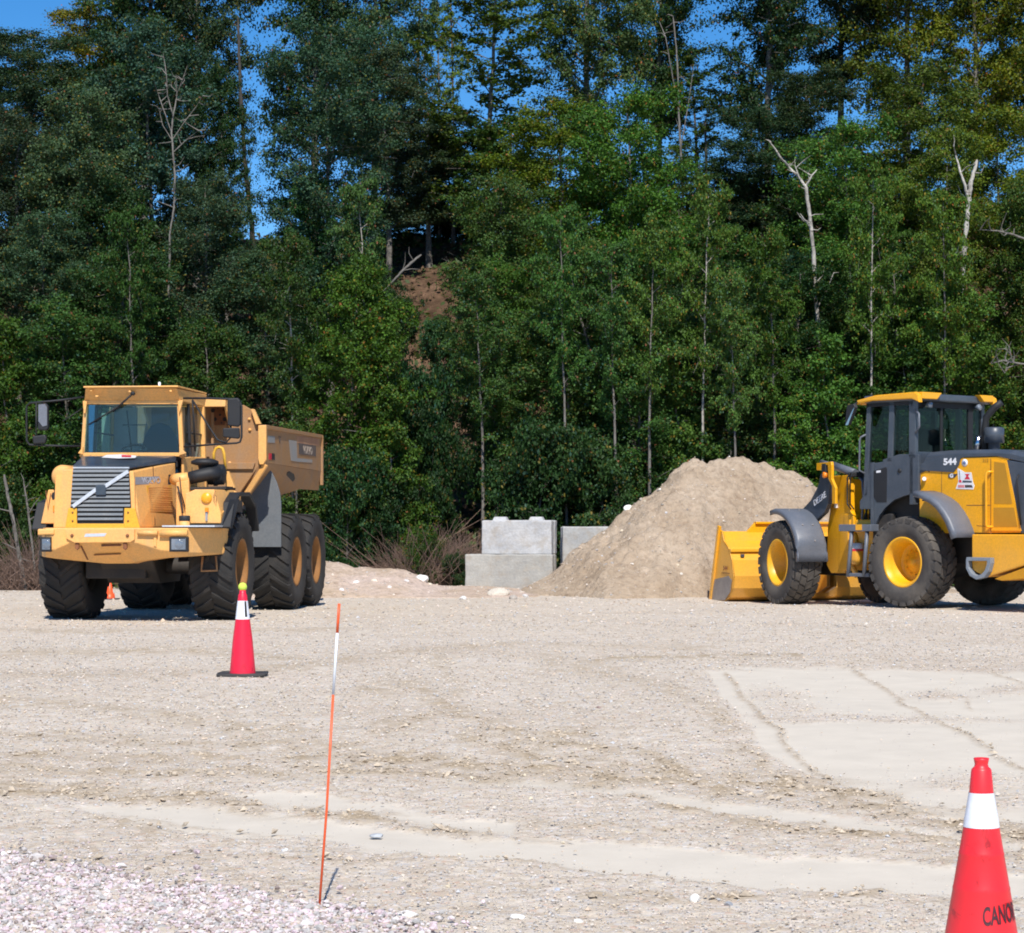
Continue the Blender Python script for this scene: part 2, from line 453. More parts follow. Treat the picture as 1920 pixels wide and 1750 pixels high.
def nonuni(parts):
    out = [parts[0][0]]
    for a, b, st in parts:
        n = max(1, int(round((b - a) / st))); out += list(np.linspace(a, b, n + 1)[1:])
    return np.array(out)
gx = nonuni([(-600,-100,100),(-100,-20,8),(-20,-9,.25),(-9,-4.2,.09),(-4.2,5.4,.03),(5.4,9,.09),(9,20,.25),(20,100,8),(100,600,100)])
gy = nonuni([(-300,-20,40),(-20,4,2),(4,7,.1),(7,13,.028),(13,20,.05),(20,30,.09),(30,48,.16),(48,80,1.5),(80,1000,70)])
GX, GY = np.meshgrid(gx, gy)
sm, cl, pk = yard_masks(GX, GY)
near = (GY > 5) & (GY < 30) & (np.abs(GX) < 9)
sm = sm * near; cl = cl * near; pk = pk * near
GZ = ground_h(GX, GY)
rough = (1 - sm) * sstep(30, 12, GY) * (GY > 5)
GZ += rough * (0.006 * perlin(GX * 9, GY * 9, 7) + 0.004 * perlin(GX * 17, GY * 15, 8)) - 0.012 * sm
GZ += cl * (0.006 + 0.012 * np.clip(perlin(GX * 7, GY * 5, 9), -0.3, 1) + 0.022 * np.abs(perlin(GX * 14, GY * 11, 10)))
GZ += pk * 0.02
nx, ny = len(gx), len(gy)
idx = np.arange(nx * ny).reshape(ny, nx)
F = np.stack([idx[:-1, :-1], idx[:-1, 1:], idx[1:, 1:], idx[1:, :-1]], -1).reshape(-1, 4)
V = np.stack([GX, GY, GZ], -1).reshape(-1, 3)
A = np.stack([sm, cl, pk, np.ones_like(sm)], -1).reshape(-1, 4)
ground = link('ground', npmesh('ground', V, F, M_GROUND, True, {'gm': A}))
tag(ground, 'pale gravelly sand yard with packed wheel tracks', kind='structure')

def gz(x, y): return float(ground_h(x, y))

# ------------------------------------------------------------------ stones
def rock_mat(name, cols, rough=0.85):
    m, nt, b = newmat(name)
    at = N(nt, 'ShaderNodeAttribute', attribute_name='sc')
    tc = nt.nodes.new('ShaderNodeTexCoord')
    n = N(nt, 'ShaderNodeTexNoise', Scale=45.0, Detail=3.0); nt.links.new(tc.outputs['Object'], n.inputs['Vector'])
    c = mixc(nt, 1.0, at.outputs['Color'], ramp(nt, n.outputs[0], [(0.3, (0.8,) * 3), (0.7, (1.12,) * 3)]).outputs[0], 'MULTIPLY')
    nt.links.new(c, b.inputs['Base Color']); b.inputs['Roughness'].default_value = rough; b.inputs['Specular IOR Level'].default_value = 0.3
    return m
M_STONE = rock_mat('stone', None)
_ico = None
def ico():
    global _ico
    if _ico is None:
        bm = bmesh.new(); bmesh.ops.create_icosphere(bm, subdivisions=1, radius=1)
        bm.verts.ensure_lookup_table()
        _ico = (np.array([v.co[:] for v in bm.verts]), np.array([[v.index for v in f.verts] for f in bm.faces])); bm.free()
    return _ico
OV = np.array([(1,0,0),(-1,0,0),(0,1,0),(0,-1,0),(0,0,1),(0,0,-.6)], float)
OF = np.array([(0,2,4),(2,1,4),(1,3,4),(3,0,4),(2,0,5),(1,2,5),(3,1,5),(0,3,5)])
def scatter_stones(name, P, size, cols, base='oct', seed=1, flat=0.6, label=None):
    rng = np.random.default_rng(seed)
    BV, BF = (OV, OF) if base == 'oct' else ico()
    n = len(P); k = len(BV)
    jit = 1 + rng.uniform(-.3, .3, (n, k, 1))
    sc = size[:, None, None] * np.stack([rng.uniform(.7, 1.25, n), rng.uniform(.6, 1.1, n), rng.uniform(.45, .9, n) * flat * 1.4], -1)[:, None, :]
    v = BV[None] * jit * sc
    a = rng.uniform(0, 2 * np.pi, n); ca, sa = np.cos(a)[:, None], np.sin(a)[:, None]
    t = rng.normal(0, .35, n)[:, None]
    y2 = v[..., 1] * np.cos(t) - v[..., 2] * np.sin(t); z2 = v[..., 1] * np.sin(t) + v[..., 2] * np.cos(t)
    x3 = v[..., 0] * ca - y2 * sa; y3 = v[..., 0] * sa + y2 * ca
    V = np.stack([x3, y3, z2], -1) + P[:, None, :]
    F = (BF[None] + (np.arange(n) * k)[:, None, None]).reshape(-1, 3)
    C = np.repeat(np.concatenate([cols, np.ones((n, 1))], 1), k, 0)
    o = link(name, npmesh(name, V.reshape(-1, 3), F, M_STONE, False, {'sc': C}, nper=3))
    return tag(o, label, kind='stuff')

rng = np.random.default_rng(11)
PAL = np.array([(.56,.49,.41),(.54,.45,.35),(.62,.57,.5),(.48,.46,.43),(.6,.48,.37),(.38,.34,.31),(.66,.57,.5),(.52,.52,.53),(.6,.52,.39),(.57,.5,.42),(.54,.47,.39)])
n = 110000
Yp = 6.8 * (32 / 6.8) ** (rng.uniform(0, 1, n) ** 1.25); Xp = rng.uniform(-.27, .27, n) * Yp
s_, c_, p_ = yard_masks(Xp, Yp)
keep = rng.uniform(0, 1, n) < (1 - .97 * s_)
Xp, Yp, c_ = Xp[keep], Yp[keep], c_[keep]; n = len(Xp)
sz = np.exp(rng.normal(math.log(.0034), .45, n)) * np.clip(Yp / 9, 1, 2.6)
Zp = ground_h(Xp, Yp) + sz * .25 + .004
scatter_stones('gravel', np.stack([Xp, Yp, Zp], -1), np.clip(sz, .0018, .016), PAL[rng.integers(0, len(PAL), n)] * rng.uniform(.8, 1.12, (n, 1)), 'oct', 2,
               label='loose small stones lying on the sand yard')
# pink-white crushed stone, bottom left corner
n = 34000
Yp = rng.uniform(6.6, 9.6, n); Xp = rng.uniform(-2.6, -.1, n)
s_, c_, p_ = yard_masks(Xp, Yp)
edge_n = 1607 + 0.165 * (960 + FPX * Xp / Yp)
v_ = HORIZON + FPX * CAM_H / Yp
keep = rng.uniform(0, 1, n) < np.clip(p_ ** 1.5 * 1.1 + .10 * np.exp(-np.abs(v_ - edge_n) / 18), 0, 1)
Xp, Yp = Xp[keep], Yp[keep]; n = len(Xp)
sz = np.exp(rng.normal(math.log(.0088), .36, n))
PKP = np.array([(.74,.60,.63),(.70,.57,.59),(.76,.71,.69),(.58,.54,.52),(.70,.60,.54),(.44,.36,.33),(.74,.67,.66),(.5,.48,.46)])
scatter_stones('crushed_stone', np.stack([Xp, Yp, ground_h(Xp, Yp) + .012 + rng.uniform(0, .016, n)], -1), np.clip(sz, .005, .03), PKP[rng.integers(0, len(PKP), n)] * rng.uniform(.72, 1.02, (n, 1)), 'ico', 5,
               label='pinkish white crushed stone in the near left corner')

# clods thrown up along the ruts
n = 42000
Yp = 7 * (16 / 7) ** rng.uniform(0, 1, n); Xp = rng.uniform(-.25, .25, n) * Yp
s_, c_, p_ = yard_masks(Xp, Yp)
keep = rng.uniform(0, 1, n) < np.clip(c_ * 1.1 - .15, 0, 1); Xp, Yp = Xp[keep], Yp[keep]; n = len(Xp)
sz = np.clip(np.exp(rng.normal(math.log(.008), .55, n)), .003, .035)
scatter_stones('clods', np.stack([Xp, Yp, ground_h(Xp, Yp) + .012], -1), sz, np.array([(.50,.415,.315)]) * rng.uniform(.78, 1.18, (n, 1)), 'oct', 21, label='crumbled clods of sand along the wheel ruts')

def single_rock(loc, r, col, label, seed, flat=.6, name='rock'):
    rg = np.random.default_rng(seed)
    bm = bmesh.new(); bmesh.ops.create_icosphere(bm, subdivisions=3, radius=1)
    dirs = rg.normal(0, 1, (9, 3)); dirs /= np.linalg.norm(dirs, axis=1)[:, None]; offs = rg.uniform(.62, .95, 9)
    sx, sy = rg.uniform(.85, 1.25), rg.uniform(.7, 1.0)
    vs = []
    for v in bm.verts:
        c = np.array(v.co[:])
        for d, o in zip(dirs, offs):
            t = c @ d
            if t > o: c = c - d * (t - o)
        c = c * (1 + .05 * float(perlin(c[0] * 3 + seed, c[1] * 3 + c[2] * 2, seed)))
        v.co = Vector((c[0] * r * sx, c[1] * r * sy, c[2] * r * flat))
    me = bpy.data.meshes.new(name); bm.to_mesh(me); bm.free(); me.materials.append(M_STONE)
    at = me.attributes.new('sc', 'FLOAT_COLOR', 'POINT'); at.data.foreach_set('color', np.tile(np.array(list(col) + [1], np.float32), len(me.vertices)))
    o = link(name, me, None, loc); o.rotation_euler = (rg.uniform(-.2, .2), rg.uniform(-.2, .2), rg.uniform(0, 6))
    return tag(o, label, 'rock')

ROCKS = [  # x, y of the foot in the photo, radius, colour, label
 (762,1718,.052,(.82,.8,.76),.3,'flat chalky white rock in the foreground right of the orange stake'),
 (970,1722,.030,(.8,.78,.74),.4,'small white stone low in the middle foreground, farthest right of the white rocks there'),
 (22,1622,.030,(.85,.8,.8),.6,'pale stone on the far edge of the pink crushed stone at the left border'),
 (706,1570,.030,(.42,.44,.46),.4,'flat blue-grey stone on the sand between the stake and the lower wheel track'),
 (533,1597,.018,(.62,.63,.64),.5,'small light grey stone just left of the orange and white stake'),
 (432,1608,.014,(.3,.24,.2),.6,'dark brown pebble between the crushed stone and the wheel track'),
 (1303,1690,.026,(.8,.77,.7),.8,'upright cream stone in the gravel left of the large cone'),
 (1366,1698,.019,(.33,.34,.36),.6,'dark slate stone beside the cream stone left of the large cone'),
 (1085,1730,.02,(.72,.69,.63),.5,'small cream pebble at the bottom middle of the yard'),
 (1044,1670,.018,(.5,.52,.56),.5,'bluish grey pebble below the wide packed track'),
 (1123,1333,.025,(.3,.22,.2),.6,'single dark reddish stone alone on the open yard'),
 (780,1612,.014,(.5,.5,.5),.6,'little grey pebble right of the stake under the packed track'),
 (352,1668,.022,(.9,.84,.84),.6,'rounded white stone at the top edge of the crushed stone patch'),
 (935,1119,.21,(.62,.56,.47),.6,'tan boulder lying in front of the lower concrete block'),
 (962,1123,.10,(.4,.36,.32),.6,'grey-brown stone touching the right side of the tan boulder'),
 (868,1124,.09,(.76,.75,.73),.6,'white stone at the left foot of the lower concrete block'),
 (985,1120,.07,(.6,.58,.56),.6,'light grey stone second to the right of the tan boulder'),
]
for i, (x, y, r, col, fl, lab) in enumerate(ROCKS):
    p = gnd(x, y); single_rock((p.x, p.y, gz(p.x, p.y) + r * fl * .35), r, col, lab, 100 + i, fl)

# ------------------------------------------------------------------ heaps of sand
def heap_mat(k=1.0):
    m, nt, b = newmat('heap_sand')
    tc = nt.nodes.new('ShaderNodeTexCoord')
    def noise(s, d=4.0, r=0.6):
        n = N(nt, 'ShaderNodeTexNoise', Scale=s, Detail=d, Roughness=r); nt.links.new(tc.outputs['Object'], n.inputs['Vector']); return n
    a = noise(.8, 6); f = noise(9, 5, .7); g = noise(30, 3)
    vo = N(nt, 'ShaderNodeTexVoronoi', Scale=9.0); nt.links.new(tc.outputs['Object'], vo.inputs['Vector'])
    sc = nt.nodes.new('ShaderNodeSeparateColor'); nt.links.new(vo.outputs['Color'], sc.inputs[0])
    c = ramp(nt, a.outputs[0], [(.35, (.38 * k, .29 * k, .205 * k)), (.65, (.475 * k, .38 * k, .285 * k * k ** .5))]).outputs[0]
    c = mixc(nt, 1, c, ramp(nt, f.outputs[0], [(.3, (.72, .7, .68)), (.5, (1, 1, 1)), (.72, (1.15, 1.14, 1.13))]).outputs[0], 'MULTIPLY')
    c = mixc(nt, .5, c, mixc(nt, 1, c, ramp(nt, sc.outputs[0], [(0, (.72, .68, .66)), (.15, (1, 1, 1)), (.9, (1, 1, 1)), (1, (1.3, 1.32, 1.35))]).outputs[0], 'MULTIPLY'))
    nt.links.new(c, b.inputs['Base Color']); b.inputs['Roughness'].default_value = .95; b.inputs['Specular IOR Level'].default_value = .1
    ad = N(nt, 'ShaderNodeMath', operation='ADD'); nt.links.new(f.outputs[0], ad.inputs[0]); nt.links.new(g.outputs[0], ad.inputs[1])
    bp = N(nt, 'ShaderNodeBump', Strength=.8, Distance=.05); nt.links.new(ad.outputs[0], bp.inputs['Height']); nt.links.new(bp.outputs[0], b.inputs['Normal'])
    return m
M_HEAP = heap_mat(); M_BERM = heap_mat(1.28)
def heap(name, x0, x1, y0, y1, hf, step, label, cat='sand pile'):
    xs = np.arange(x0, x1 + step, step); ys = np.arange(y0, y1 + step, step)
    X, Y = np.meshgrid(xs, ys); Z = hf(X, Y) + ground_h(X, Y)
    rim = np.minimum.reduce([X - x0, x1 - X, Y - y0, y1 - Y])
    Z = np.where(rim < step * .5, np.minimum(Z, -.25), Z)
    id_ = np.arange(X.size).reshape(X.shape)
    F = np.stack([id_[:-1, :-1], id_[:-1, 1:], id_[1:, 1:], id_[1:, :-1]], -1).reshape(-1, 4)
    c = np.array([(x0 + x1) / 2, (y0 + y1) / 2, 0])
    o = link(name, npmesh(name, np.stack([X, Y, Z], -1).reshape(-1, 3) - c, F, M_BERM if name == 'sand_berm' else M_HEAP, True), None, tuple(c))
    return tag(o, label, cat)

def skyline(pts, Y):     # outline px -> (X, height) at that distance
    return np.array([(px(x, y, Y).x, max(0, px(x, y, Y).z)) for x, y in pts])
YP = 46.2
def YRx(x): return float(np.interp(x, [1000, 1180, 1330, 1500], [44.4, 45.3, 46.2, 46.6]))
sk = np.array([(px(x, y, YRx(x)).x, max(0, px(x, y, YRx(x)).z)) for x, y in [(930,1120),(975,1108),(1030,1075),(1055,1052),(1110,1010),(1150,985),(1180,952),(1215,925),(1245,900),(1275,872),(1300,865),(1325,866),(1350,860),(1395,857),(1440,866),(1480,878),(1515,890),(1535,915),(1560,950),(1600,985),(1650,1020),(1720,1080),(1800,1120)]])
def pile_h(X, Y):
    ridge = np.interp(X + .12 * perlin(X * 1.1, Y * .9, 60), sk[:, 0], sk[:, 1], left=0, right=0)
    yr = np.interp(X, [.4, 2.4, 4.2, 6.2], [44.4, 45.3, 46.2, 46.6])
    toe = np.interp(X, [.5, 2.0, 3.0, 3.9, 5, 6.5, 8], [41.8, 41.4, 41.8, 42.7, 43.5, 43.9, 44.2]) + .25 * perlin(X * 1.3, X * 0 + 3.3, 64)
    front = np.where(Y < yr, (yr - Y) / np.maximum(yr - toe, .5) * np.clip(2.2 - ridge, 1, 1.8), (Y - yr) / (1.0 + .75 * ridge))
    prof = np.where(front < 1, 1 - front ** 1.25, 0)
    prof = np.clip(prof, 0, 1)
    h = ridge * prof
    n = .20 * fbm(X * .8, Y * .8, 61, 4) + .07 * perlin(X * 3.5, Y * 3.5, 62) + .045 * perlin(X * 8, Y * 8, 63) + .03 * np.abs(perlin(X * 14, Y * 14, 64))
    h = h + n * sstep(.02, .8, h) * 1.2
    # tread marks pressed up the left foot
    u = 960 + FPX * X / Y; v = HORIZON + FPX * (CAM_H - h) / Y
    t = ((u - 1110) * .6 + (v - 1100) * -.8); w = (u - 1110) * .8 + (v - 1100) * .6
    h = h - .035 * np.exp(-(w / 24) ** 4) * np.exp(-(t / 42) ** 4) * (np.sin(t * .7) > -.1) * (h > .1)
    return np.where(h > .015, h, h - .1)
heap('sand_pile', -.6, 10.2, 40.2, 49.6, pile_h, .055, 'tall heap of tan gravelly sand between the concrete blocks and the wheel loader')
YB = 44.6
sk2 = skyline([(300,1095),(420,1062),(520,1052),(612,1052),(640,1056),(665,1065),(700,1063),(745,1066),(770,1074),(790,1084),(805,1094),(830,1098),(860,1099),(900,1100),(960,1104),(1010,1108)], YB)
def berm_h(X, Y):
    ridge = np.interp(X, sk2[:, 0], sk2[:, 1], left=0, right=0)
    d = np.abs(Y - YB) / np.where(Y < YB, 2.4, 1.3)
    h = ridge * np.clip(1 - d ** 1.3, 0, 1)
    h = h + (.07 * fbm(X * 1.3, Y * 1.3, 71, 4) + .02 * perlin(X * 6, Y * 6, 72)) * sstep(.02, .4, h)
    return np.where(h > .012, h, h - .08)
heap('sand_berm', -7.6, .9, 42, 46.2, berm_h, .06, 'low bank of sand strewn with white stones behind the dump truck', 'sand bank')
def on_surface(x, y, Yg, hf):
    """first point of the heap hit by the view through a pixel"""
    for Y in np.arange(38.5, 48, .03):
        p = px(x, y, Y)
        if float(hf(np.array([p.x]), np.array([Y]))[0]) + gz(p.x, Y) > p.z: return p
    return px(x, y, Yg)
HR = [
 (668,1093,.10,(.75,.73,.68),berm_h,'white stone on the face of the low sand bank, nearest the truck tyres'),
 (702,1090,.09,(.74,.66,.52),berm_h,'yellowish stone in the middle of the low sand bank'),
 (731,1102,.07,(.78,.7,.66),berm_h,'pale pink stone low on the sand bank'),
 (762,1090,.08,(.66,.64,.62),berm_h,'grey-white stone between the pink one and the big white one on the bank'),
 (791,1087,.20,(.8,.78,.74),berm_h,'largest white rock at the right end of the low sand bank'),
 (641,1107,.08,(.78,.78,.82),berm_h,'bluish white stone at the foot of the bank beside the truck'),
 (806,1096,.07,(.76,.68,.55),berm_h,'cream pebble just right of the largest white rock'),
 (1180,955,.17,(.78,.75,.7),pile_h,'white rock sticking out of the left shoulder of the tall heap'),
 (1308,866,.09,(.42,.33,.25),pile_h,'brown clod on the very crest of the tall heap'),
 (1238,918,.05,(.8,.78,.74),pile_h,'small white stone high on the left slope of the heap'),
]
for i, (x, y, r, col, hf, lab) in enumerate(HR):
    r *= .72; p = on_surface(x, y, 43, hf); single_rock((p.x, p.y + r * .3, p.z), r, col, lab, 200 + i, .75)
# loose stones over both heaps
n = 2200
Xh = np.concatenate([rng.uniform(-.4, 8.5, n), rng.uniform(-7.4, .8, n // 3)]); Yh = np.concatenate([rng.uniform(40.6, 46.5, n), rng.uniform(42.2, 45, n // 3)])
Hh = np.concatenate([pile_h(Xh[:n], Yh[:n]), berm_h(Xh[n:], Yh[n:])])
keep = Hh > .05; Xh, Yh, Hh = Xh[keep], Yh[keep], Hh[keep]; n = len(Xh)
sz = np.exp(rng.normal(math.log(.016), .5, n))
scatter_stones('heap_gravel', np.stack([Xh, Yh, Hh + ground_h(Xh, Yh)], -1), np.clip(sz, .008, .055), PAL[rng.integers(0, len(PAL), n)] * rng.uniform(.7, 1.2, (n, 1)), 'ico', 9, label='loose stones scattered over the sand heaps')
n = 9000
Yp = rng.uniform(30, 47, n); Xp = rng.uniform(-.26, .26, n) * Yp
sz = np.exp(rng.normal(math.log(.014), .45, n))
scatter_stones('yard_gravel', np.stack([Xp, Yp, ground_h(Xp, Yp) + .005], -1), np.clip(sz, .006, .05), PAL[rng.integers(0, len(PAL), n)], 'oct', 12, label='loose stones on the far part of the yard')

# ------------------------------------------------------------------ concrete blocks
def concrete_mat(name, col, seed):
    m, nt, b = newmat(name)
    tc = nt.nodes.new('ShaderNodeTexCoord'); mp = nt.nodes.new('ShaderNodeMapping'); mp.inputs['Location'].default_value = (seed, seed * 2, 0)
    nt.links.new(tc.outputs['Object'], mp.inputs[0])
    def noise(s, d=5.0, r=.6):
        n = N(nt, 'ShaderNodeTexNoise', Scale=s, Detail=d, Roughness=r); nt.links.new(mp.outputs[0], n.inputs['Vector']); return n
    a = noise(2.2); f = noise(22, 4, .7); g = noise(6, 4)
    c = mixc(nt, 1, col, ramp(nt, a.outputs[0], [(.3, (.8, .81, .83)), (.7, (1.1, 1.09, 1.07))]).outputs[0], 'MULTIPLY')
    c = mixc(nt, 1, c, ramp(nt, f.outputs[0], [(.3, (.85,) * 3), (.6, (1.03,) * 3)]).outputs[0], 'MULTIPLY')
    st = ramp(nt, g.outputs[0], [(.48, (0, 0, 0)), (.72, (.65, .65, .65))])
    c = mixc(nt, st.outputs[0], c, (.36, .31, .25))
    nt.links.new(c, b.inputs['Base Color']); b.inputs['Roughness'].default_value = .9
    bp = N(nt, 'ShaderNodeBump', Strength=.5, Distance=.02); nt.links.new(f.outputs[0], bp.inputs['Height']); nt.links.new(bp.outputs[0], b.inputs['Normal'])
    return m
def block(loc, rz, L, D, H, col, label, seed, knobs=True):
    m = concrete_mat('concrete', col, seed)
    root = empty('concrete_block', loc, rz, label, 'concrete block', 'stacked concrete blocks')
    rg = np.random.default_rng(seed)
    nx_, nz_ = 26, 12
    vs = []
    # outline in plan: straight faces, V groove in both ends
    g, gd = D * .16, D * .10
    plan = [(-L/2, -D/2), (L/2, -D/2), (L/2, -g), (L/2 - gd, 0), (L/2, g), (L/2, D/2), (-L/2, D/2), (-L/2, g), (-L/2 + gd, 0), (-L/2, -g)]
    mb = MB(); mb.prism(plan, 0, H, 'z')
    o = mb.build('block_body', m, root, .022)
    sub = o.modifiers.new('grain', 'SUBSURF'); sub.subdivision_type = 'SIMPLE'; sub.levels = sub.render_levels = 3
    tx = bpy.data.textures.new('pitting', 'CLOUDS'); tx.noise_scale = .22; tx.noise_depth = 3
    dp = o.modifiers.new('wear', 'DISPLACE'); dp.texture = tx; dp.strength = .035; dp.mid_level = .5; dp.texture_coords = 'GLOBAL'
    if knobs:
        for kx in (-L * .27, L * .25):
            k = MB(); a, bt = .16, .12
            k.loft([Vector((kx + sx * a, sy * a, H - .01)) for sx, sy in ((-1,-1),(1,-1),(1,1),(-1,1))], [Vector((kx + sx * bt, sy * bt, H + .075)) for sx, sy in ((-1,-1),(1,-1),(1,1),(-1,1))])
            k.build('knob', m, root, .015)
    return root
def blk(x0, x1, ytop, ybot, Y, rz, D, col, label, seed, knobs=True, z=None):
    a = px(x0, ybot, Y); b = px(x1, ytop, Y); L = (b.x - a.x) / math.cos(rz); H = b.z - a.z
    cx, cz = (a.x + b.x) / 2, a.z
    c = Vector((cx, Y, cz)) + Vector((-math.sin(rz), math.cos(rz), 0)) * D / 2
    return block((c.x, c.y, cz), rz, L, D, H, col, label, seed, knobs)
RB = math.radians(-9)
blk(872, 1036, 1040, 1120, 44.9, math.radians(-7), .8, (.40, .39, .36), 'lower tan-grey concrete block carrying the paler block, left of the sand heap', 21, False)
blk(903, 1034, 976, 1040, 45.0, RB, .8, (.50, .50, .50), 'pale grey concrete block with two knobs on top, stacked on the lower block', 22)
blk(1055, 1170, 988, 1120, 46.3, math.radians(3), .7, (.46, .46, .45), 'rear concrete block half buried by the left side of the sand heap', 23, False)

# ------------------------------------------------------------------ cones and stake
def vinyl(name, col, rough=.42, scuff=.35):
    m, nt, b = newmat(name)
    tc = nt.nodes.new('ShaderNodeTexCoord')
    n = N(nt, 'ShaderNodeTexNoise', Scale=9.0, Detail=6.0, Roughness=.7, Distortion=.6); nt.links.new(tc.outputs['Object'], n.inputs['Vector'])
    mk = ramp(nt, n.outputs[0], [(.56, (0, 0, 0)), (.64, (scuff * 1.5,) * 3)])
    c = mixc(nt, mk.outputs[0], col, tuple(v * .35 for v in col))
    n2 = N(nt, 'ShaderNodeTexNoise', Scale=3.0, Detail=3.0); nt.links.new(tc.outputs['Object'], n2.inputs['Vector'])
    c = mixc(nt, ramp(nt, n2.outputs[0], [(.4, (0, 0, 0)), (.8, (.35, .35, .35))]).outputs[0], c, tuple(min(1, v * 1.08 + .03) for v in col))
    nt.links.new(c, b.inputs['Base Color']); b.inputs['Roughness'].default_value = rough
    b.inputs['Subsurface Weight'].default_value = 0.0
    return m
M_CONE = vinyl('cone_orange_red', (.80, .022, .030), .42, .55); M_CONE_R = vinyl('cone_red', (.80, .012, .045))
M_BAND = paint('reflective_band', (.82, .84, .9), .35, dirt=(.6, .6, .62), dirt_amt=.3, bump=0)
M_RUBBER = paint('black_rubber', (.03, .03, .032), .8, dirt=(.12, .11, .1), dirt_amt=.5)
M_BALL = paint('tennis_ball_felt', (.62, .82, .10), .95, dirt=(.5, .7, .1), fine=200, bump=.3)
M_INK = paint('black_print', (.05, .012, .02), .6, dirt=(.25, .02, .03), dirt_amt=.5, bump=0)
M_ORANGE = paint('stake_orange', (.9, .12, .03), .4, bump=0); M_WHITE = paint('stake_white', (.8, .84, .9), .4, bump=0)

# large cone, near right (base just below the frame)
cx_, cy_ = (1840 - 960) / 683.3, 6.0
S = 683.3
def zc(y): return CAM_H - (y - HORIZON) / S
near_cone = empty('traffic_cone', (cx_, cy_, gz(cx_, cy_)), 0, 'large red traffic cone with one white band and black lettering, in the near right corner', 'traffic cone')
def prof_near(y):   # half width px at a row
    return np.interp(y, [1436,1444,1490,1548,1750,1925], [15.5,18.5,23,33,67,97]) / S
mb = MB()
rows = [1925,1850,1750,1668,1664,1660,1640,1602,1599,1596,1578,1575,1560,1549]
mb.lathe([(zc(y), prof_near(y) + (.0012 if y in (1664,1599) else 0)) for y in rows], 64, 'z')
mb.build('cone_body', M_CONE, near_cone)
mb = MB(); mb.lathe([(zc(1550), prof_near(1549) + .0012), (zc(1486), prof_near(1486) + .0012)], 64, 'z'); mb.build('reflective_band', M_BAND, near_cone)
mb = MB(); mb.lathe([(zc(1487), prof_near(1487)), (zc(1444), 18.8 / S), (zc(1441), 17 / S), (zc(1438), 13.5 / S), (zc(1433), 12.2 / S), (zc(1427), 13.5 / S), (zc(1422), 14.5 / S), (zc(1421.3), 13 / S), (zc(1424), 8 / S), (zc(1424), .0)], 48, 'z'); mb.build('cone_top', M_CONE, near_cone)
mb = MB(); mb.box(-.2, .2, -.2, .2, .0, .03); mb.build('cone_base', M_RUBBER, near_cone, .02)
# lettering wrapped round the cone
me = text_mesh('CANOR', .068, .0004, .0014, .60)
W = max(v.co.x for v in me.vertices) * 2
zt = zc(1712)
for v in me.vertices:
    x, y, z = v.co
    zz = zt + y * 1.0
    rr = float(prof_near(HORIZON + (CAM_H - zz) * S)) + .0012 + z * .5
    th = math.radians(-11) + (x + W / 2) / W * math.radians(76)
    zz2 = zz + .009 * math.sin(th) + .004
    v.co = (rr * math.sin(th), -rr * math.cos(th), zz2)
me.materials.clear(); me.materials.append(M_INK)
link('lettering', me, near_cone)

# cone with a tennis ball
p = gnd(455, 1269)
ball_cone = empty('traffic_cone', (p.x, p.y, gz(p.x, p.y)), 0, 'slim red traffic cone with a tennis ball on top, in front of the dump truck', 'traffic cone')
S2 = FPX / p.y
def hz2(y): return (1269 - y) / S2
M_BASE = M_RUBBER
mb = MB(); mb.lathe([(hz2(1266), 24.5 / S2), (hz2(1200), 18.5 / S2), (hz2(1162), 13.4 / S2)], 40, 'z'); mb.build('cone_body', M_CONE_R, ball_cone)
mb = MB(); mb.lathe([(hz2(1162.5), 13.6 / S2), (hz2(1128), 9.6 / S2)], 40, 'z'); mb.build('reflective_band', M_BAND, ball_cone)
mb = MB(); mb.lathe([(hz2(1128), 9.3 / S2), (hz2(1117), 8 / S2), (hz2(1114), 6.2 / S2), (hz2(1108), 6 / S2), (hz2(1108), 0)], 32, 'z'); mb.build('cone_top', M_CONE_R, ball_cone)
mb = MB(); k = 24; vs = []
for ring, (r, z0) in enumerate([(.09, .028), (.17, .026), (.225, .03), (.232, .022), (.225, .004)]):
    for i in range(k):
        a = 2 * math.pi * i / k; sq = 1 / max(abs(math.cos(a)), abs(math.sin(a))) ** .8
        x, y = r * math.cos(a) * sq, r * math.sin(a) * sq
        z = z0 + .10 * max(0, abs(x) - .14) ** 1.5 * (1 if ring else 0)
        vs.append((x, y, z))
mb.add(vs, [(q * k + i, q * k + (i + 1) % k, (q + 1) * k + (i + 1) % k, (q + 1) * k + i) for q in range(4) for i in range(k)], True)
mb.build('cone_base', M_RUBBER, ball_cone)
me = text_mesh('1', .20, .001, .004, .8)
zt = hz2(1145)
for v in me.vertices:
    x, y, z = v.co; zz = zt + y; rr = np.interp(zz, [hz2(1162), hz2(1128)], [13.6 / S2, 9.6 / S2]) + .002
    th = math.radians(36) + x / .06
    v.co = (rr * math.sin(th), -rr * math.cos(th), zz)
me.materials.clear(); me.materials.append(M_RUBBER); link('lettering', me, ball_cone)
bm = bmesh.new(); bmesh.ops.create_uvsphere(bm, u_segments=24, v_segments=16, radius=.041)
for f in bm.faces: f.smooth = True
me = bpy.data.meshes.new('tennis_ball'); bm.to_mesh(me); bm.free(); me.materials.append(M_BALL)
tag(link('tennis_ball', me, None, (p.x, p.y, gz(p.x, p.y) + hz2(1108) + .028)), 'yellow-green tennis ball on the tip of the slim cone', 'ball')

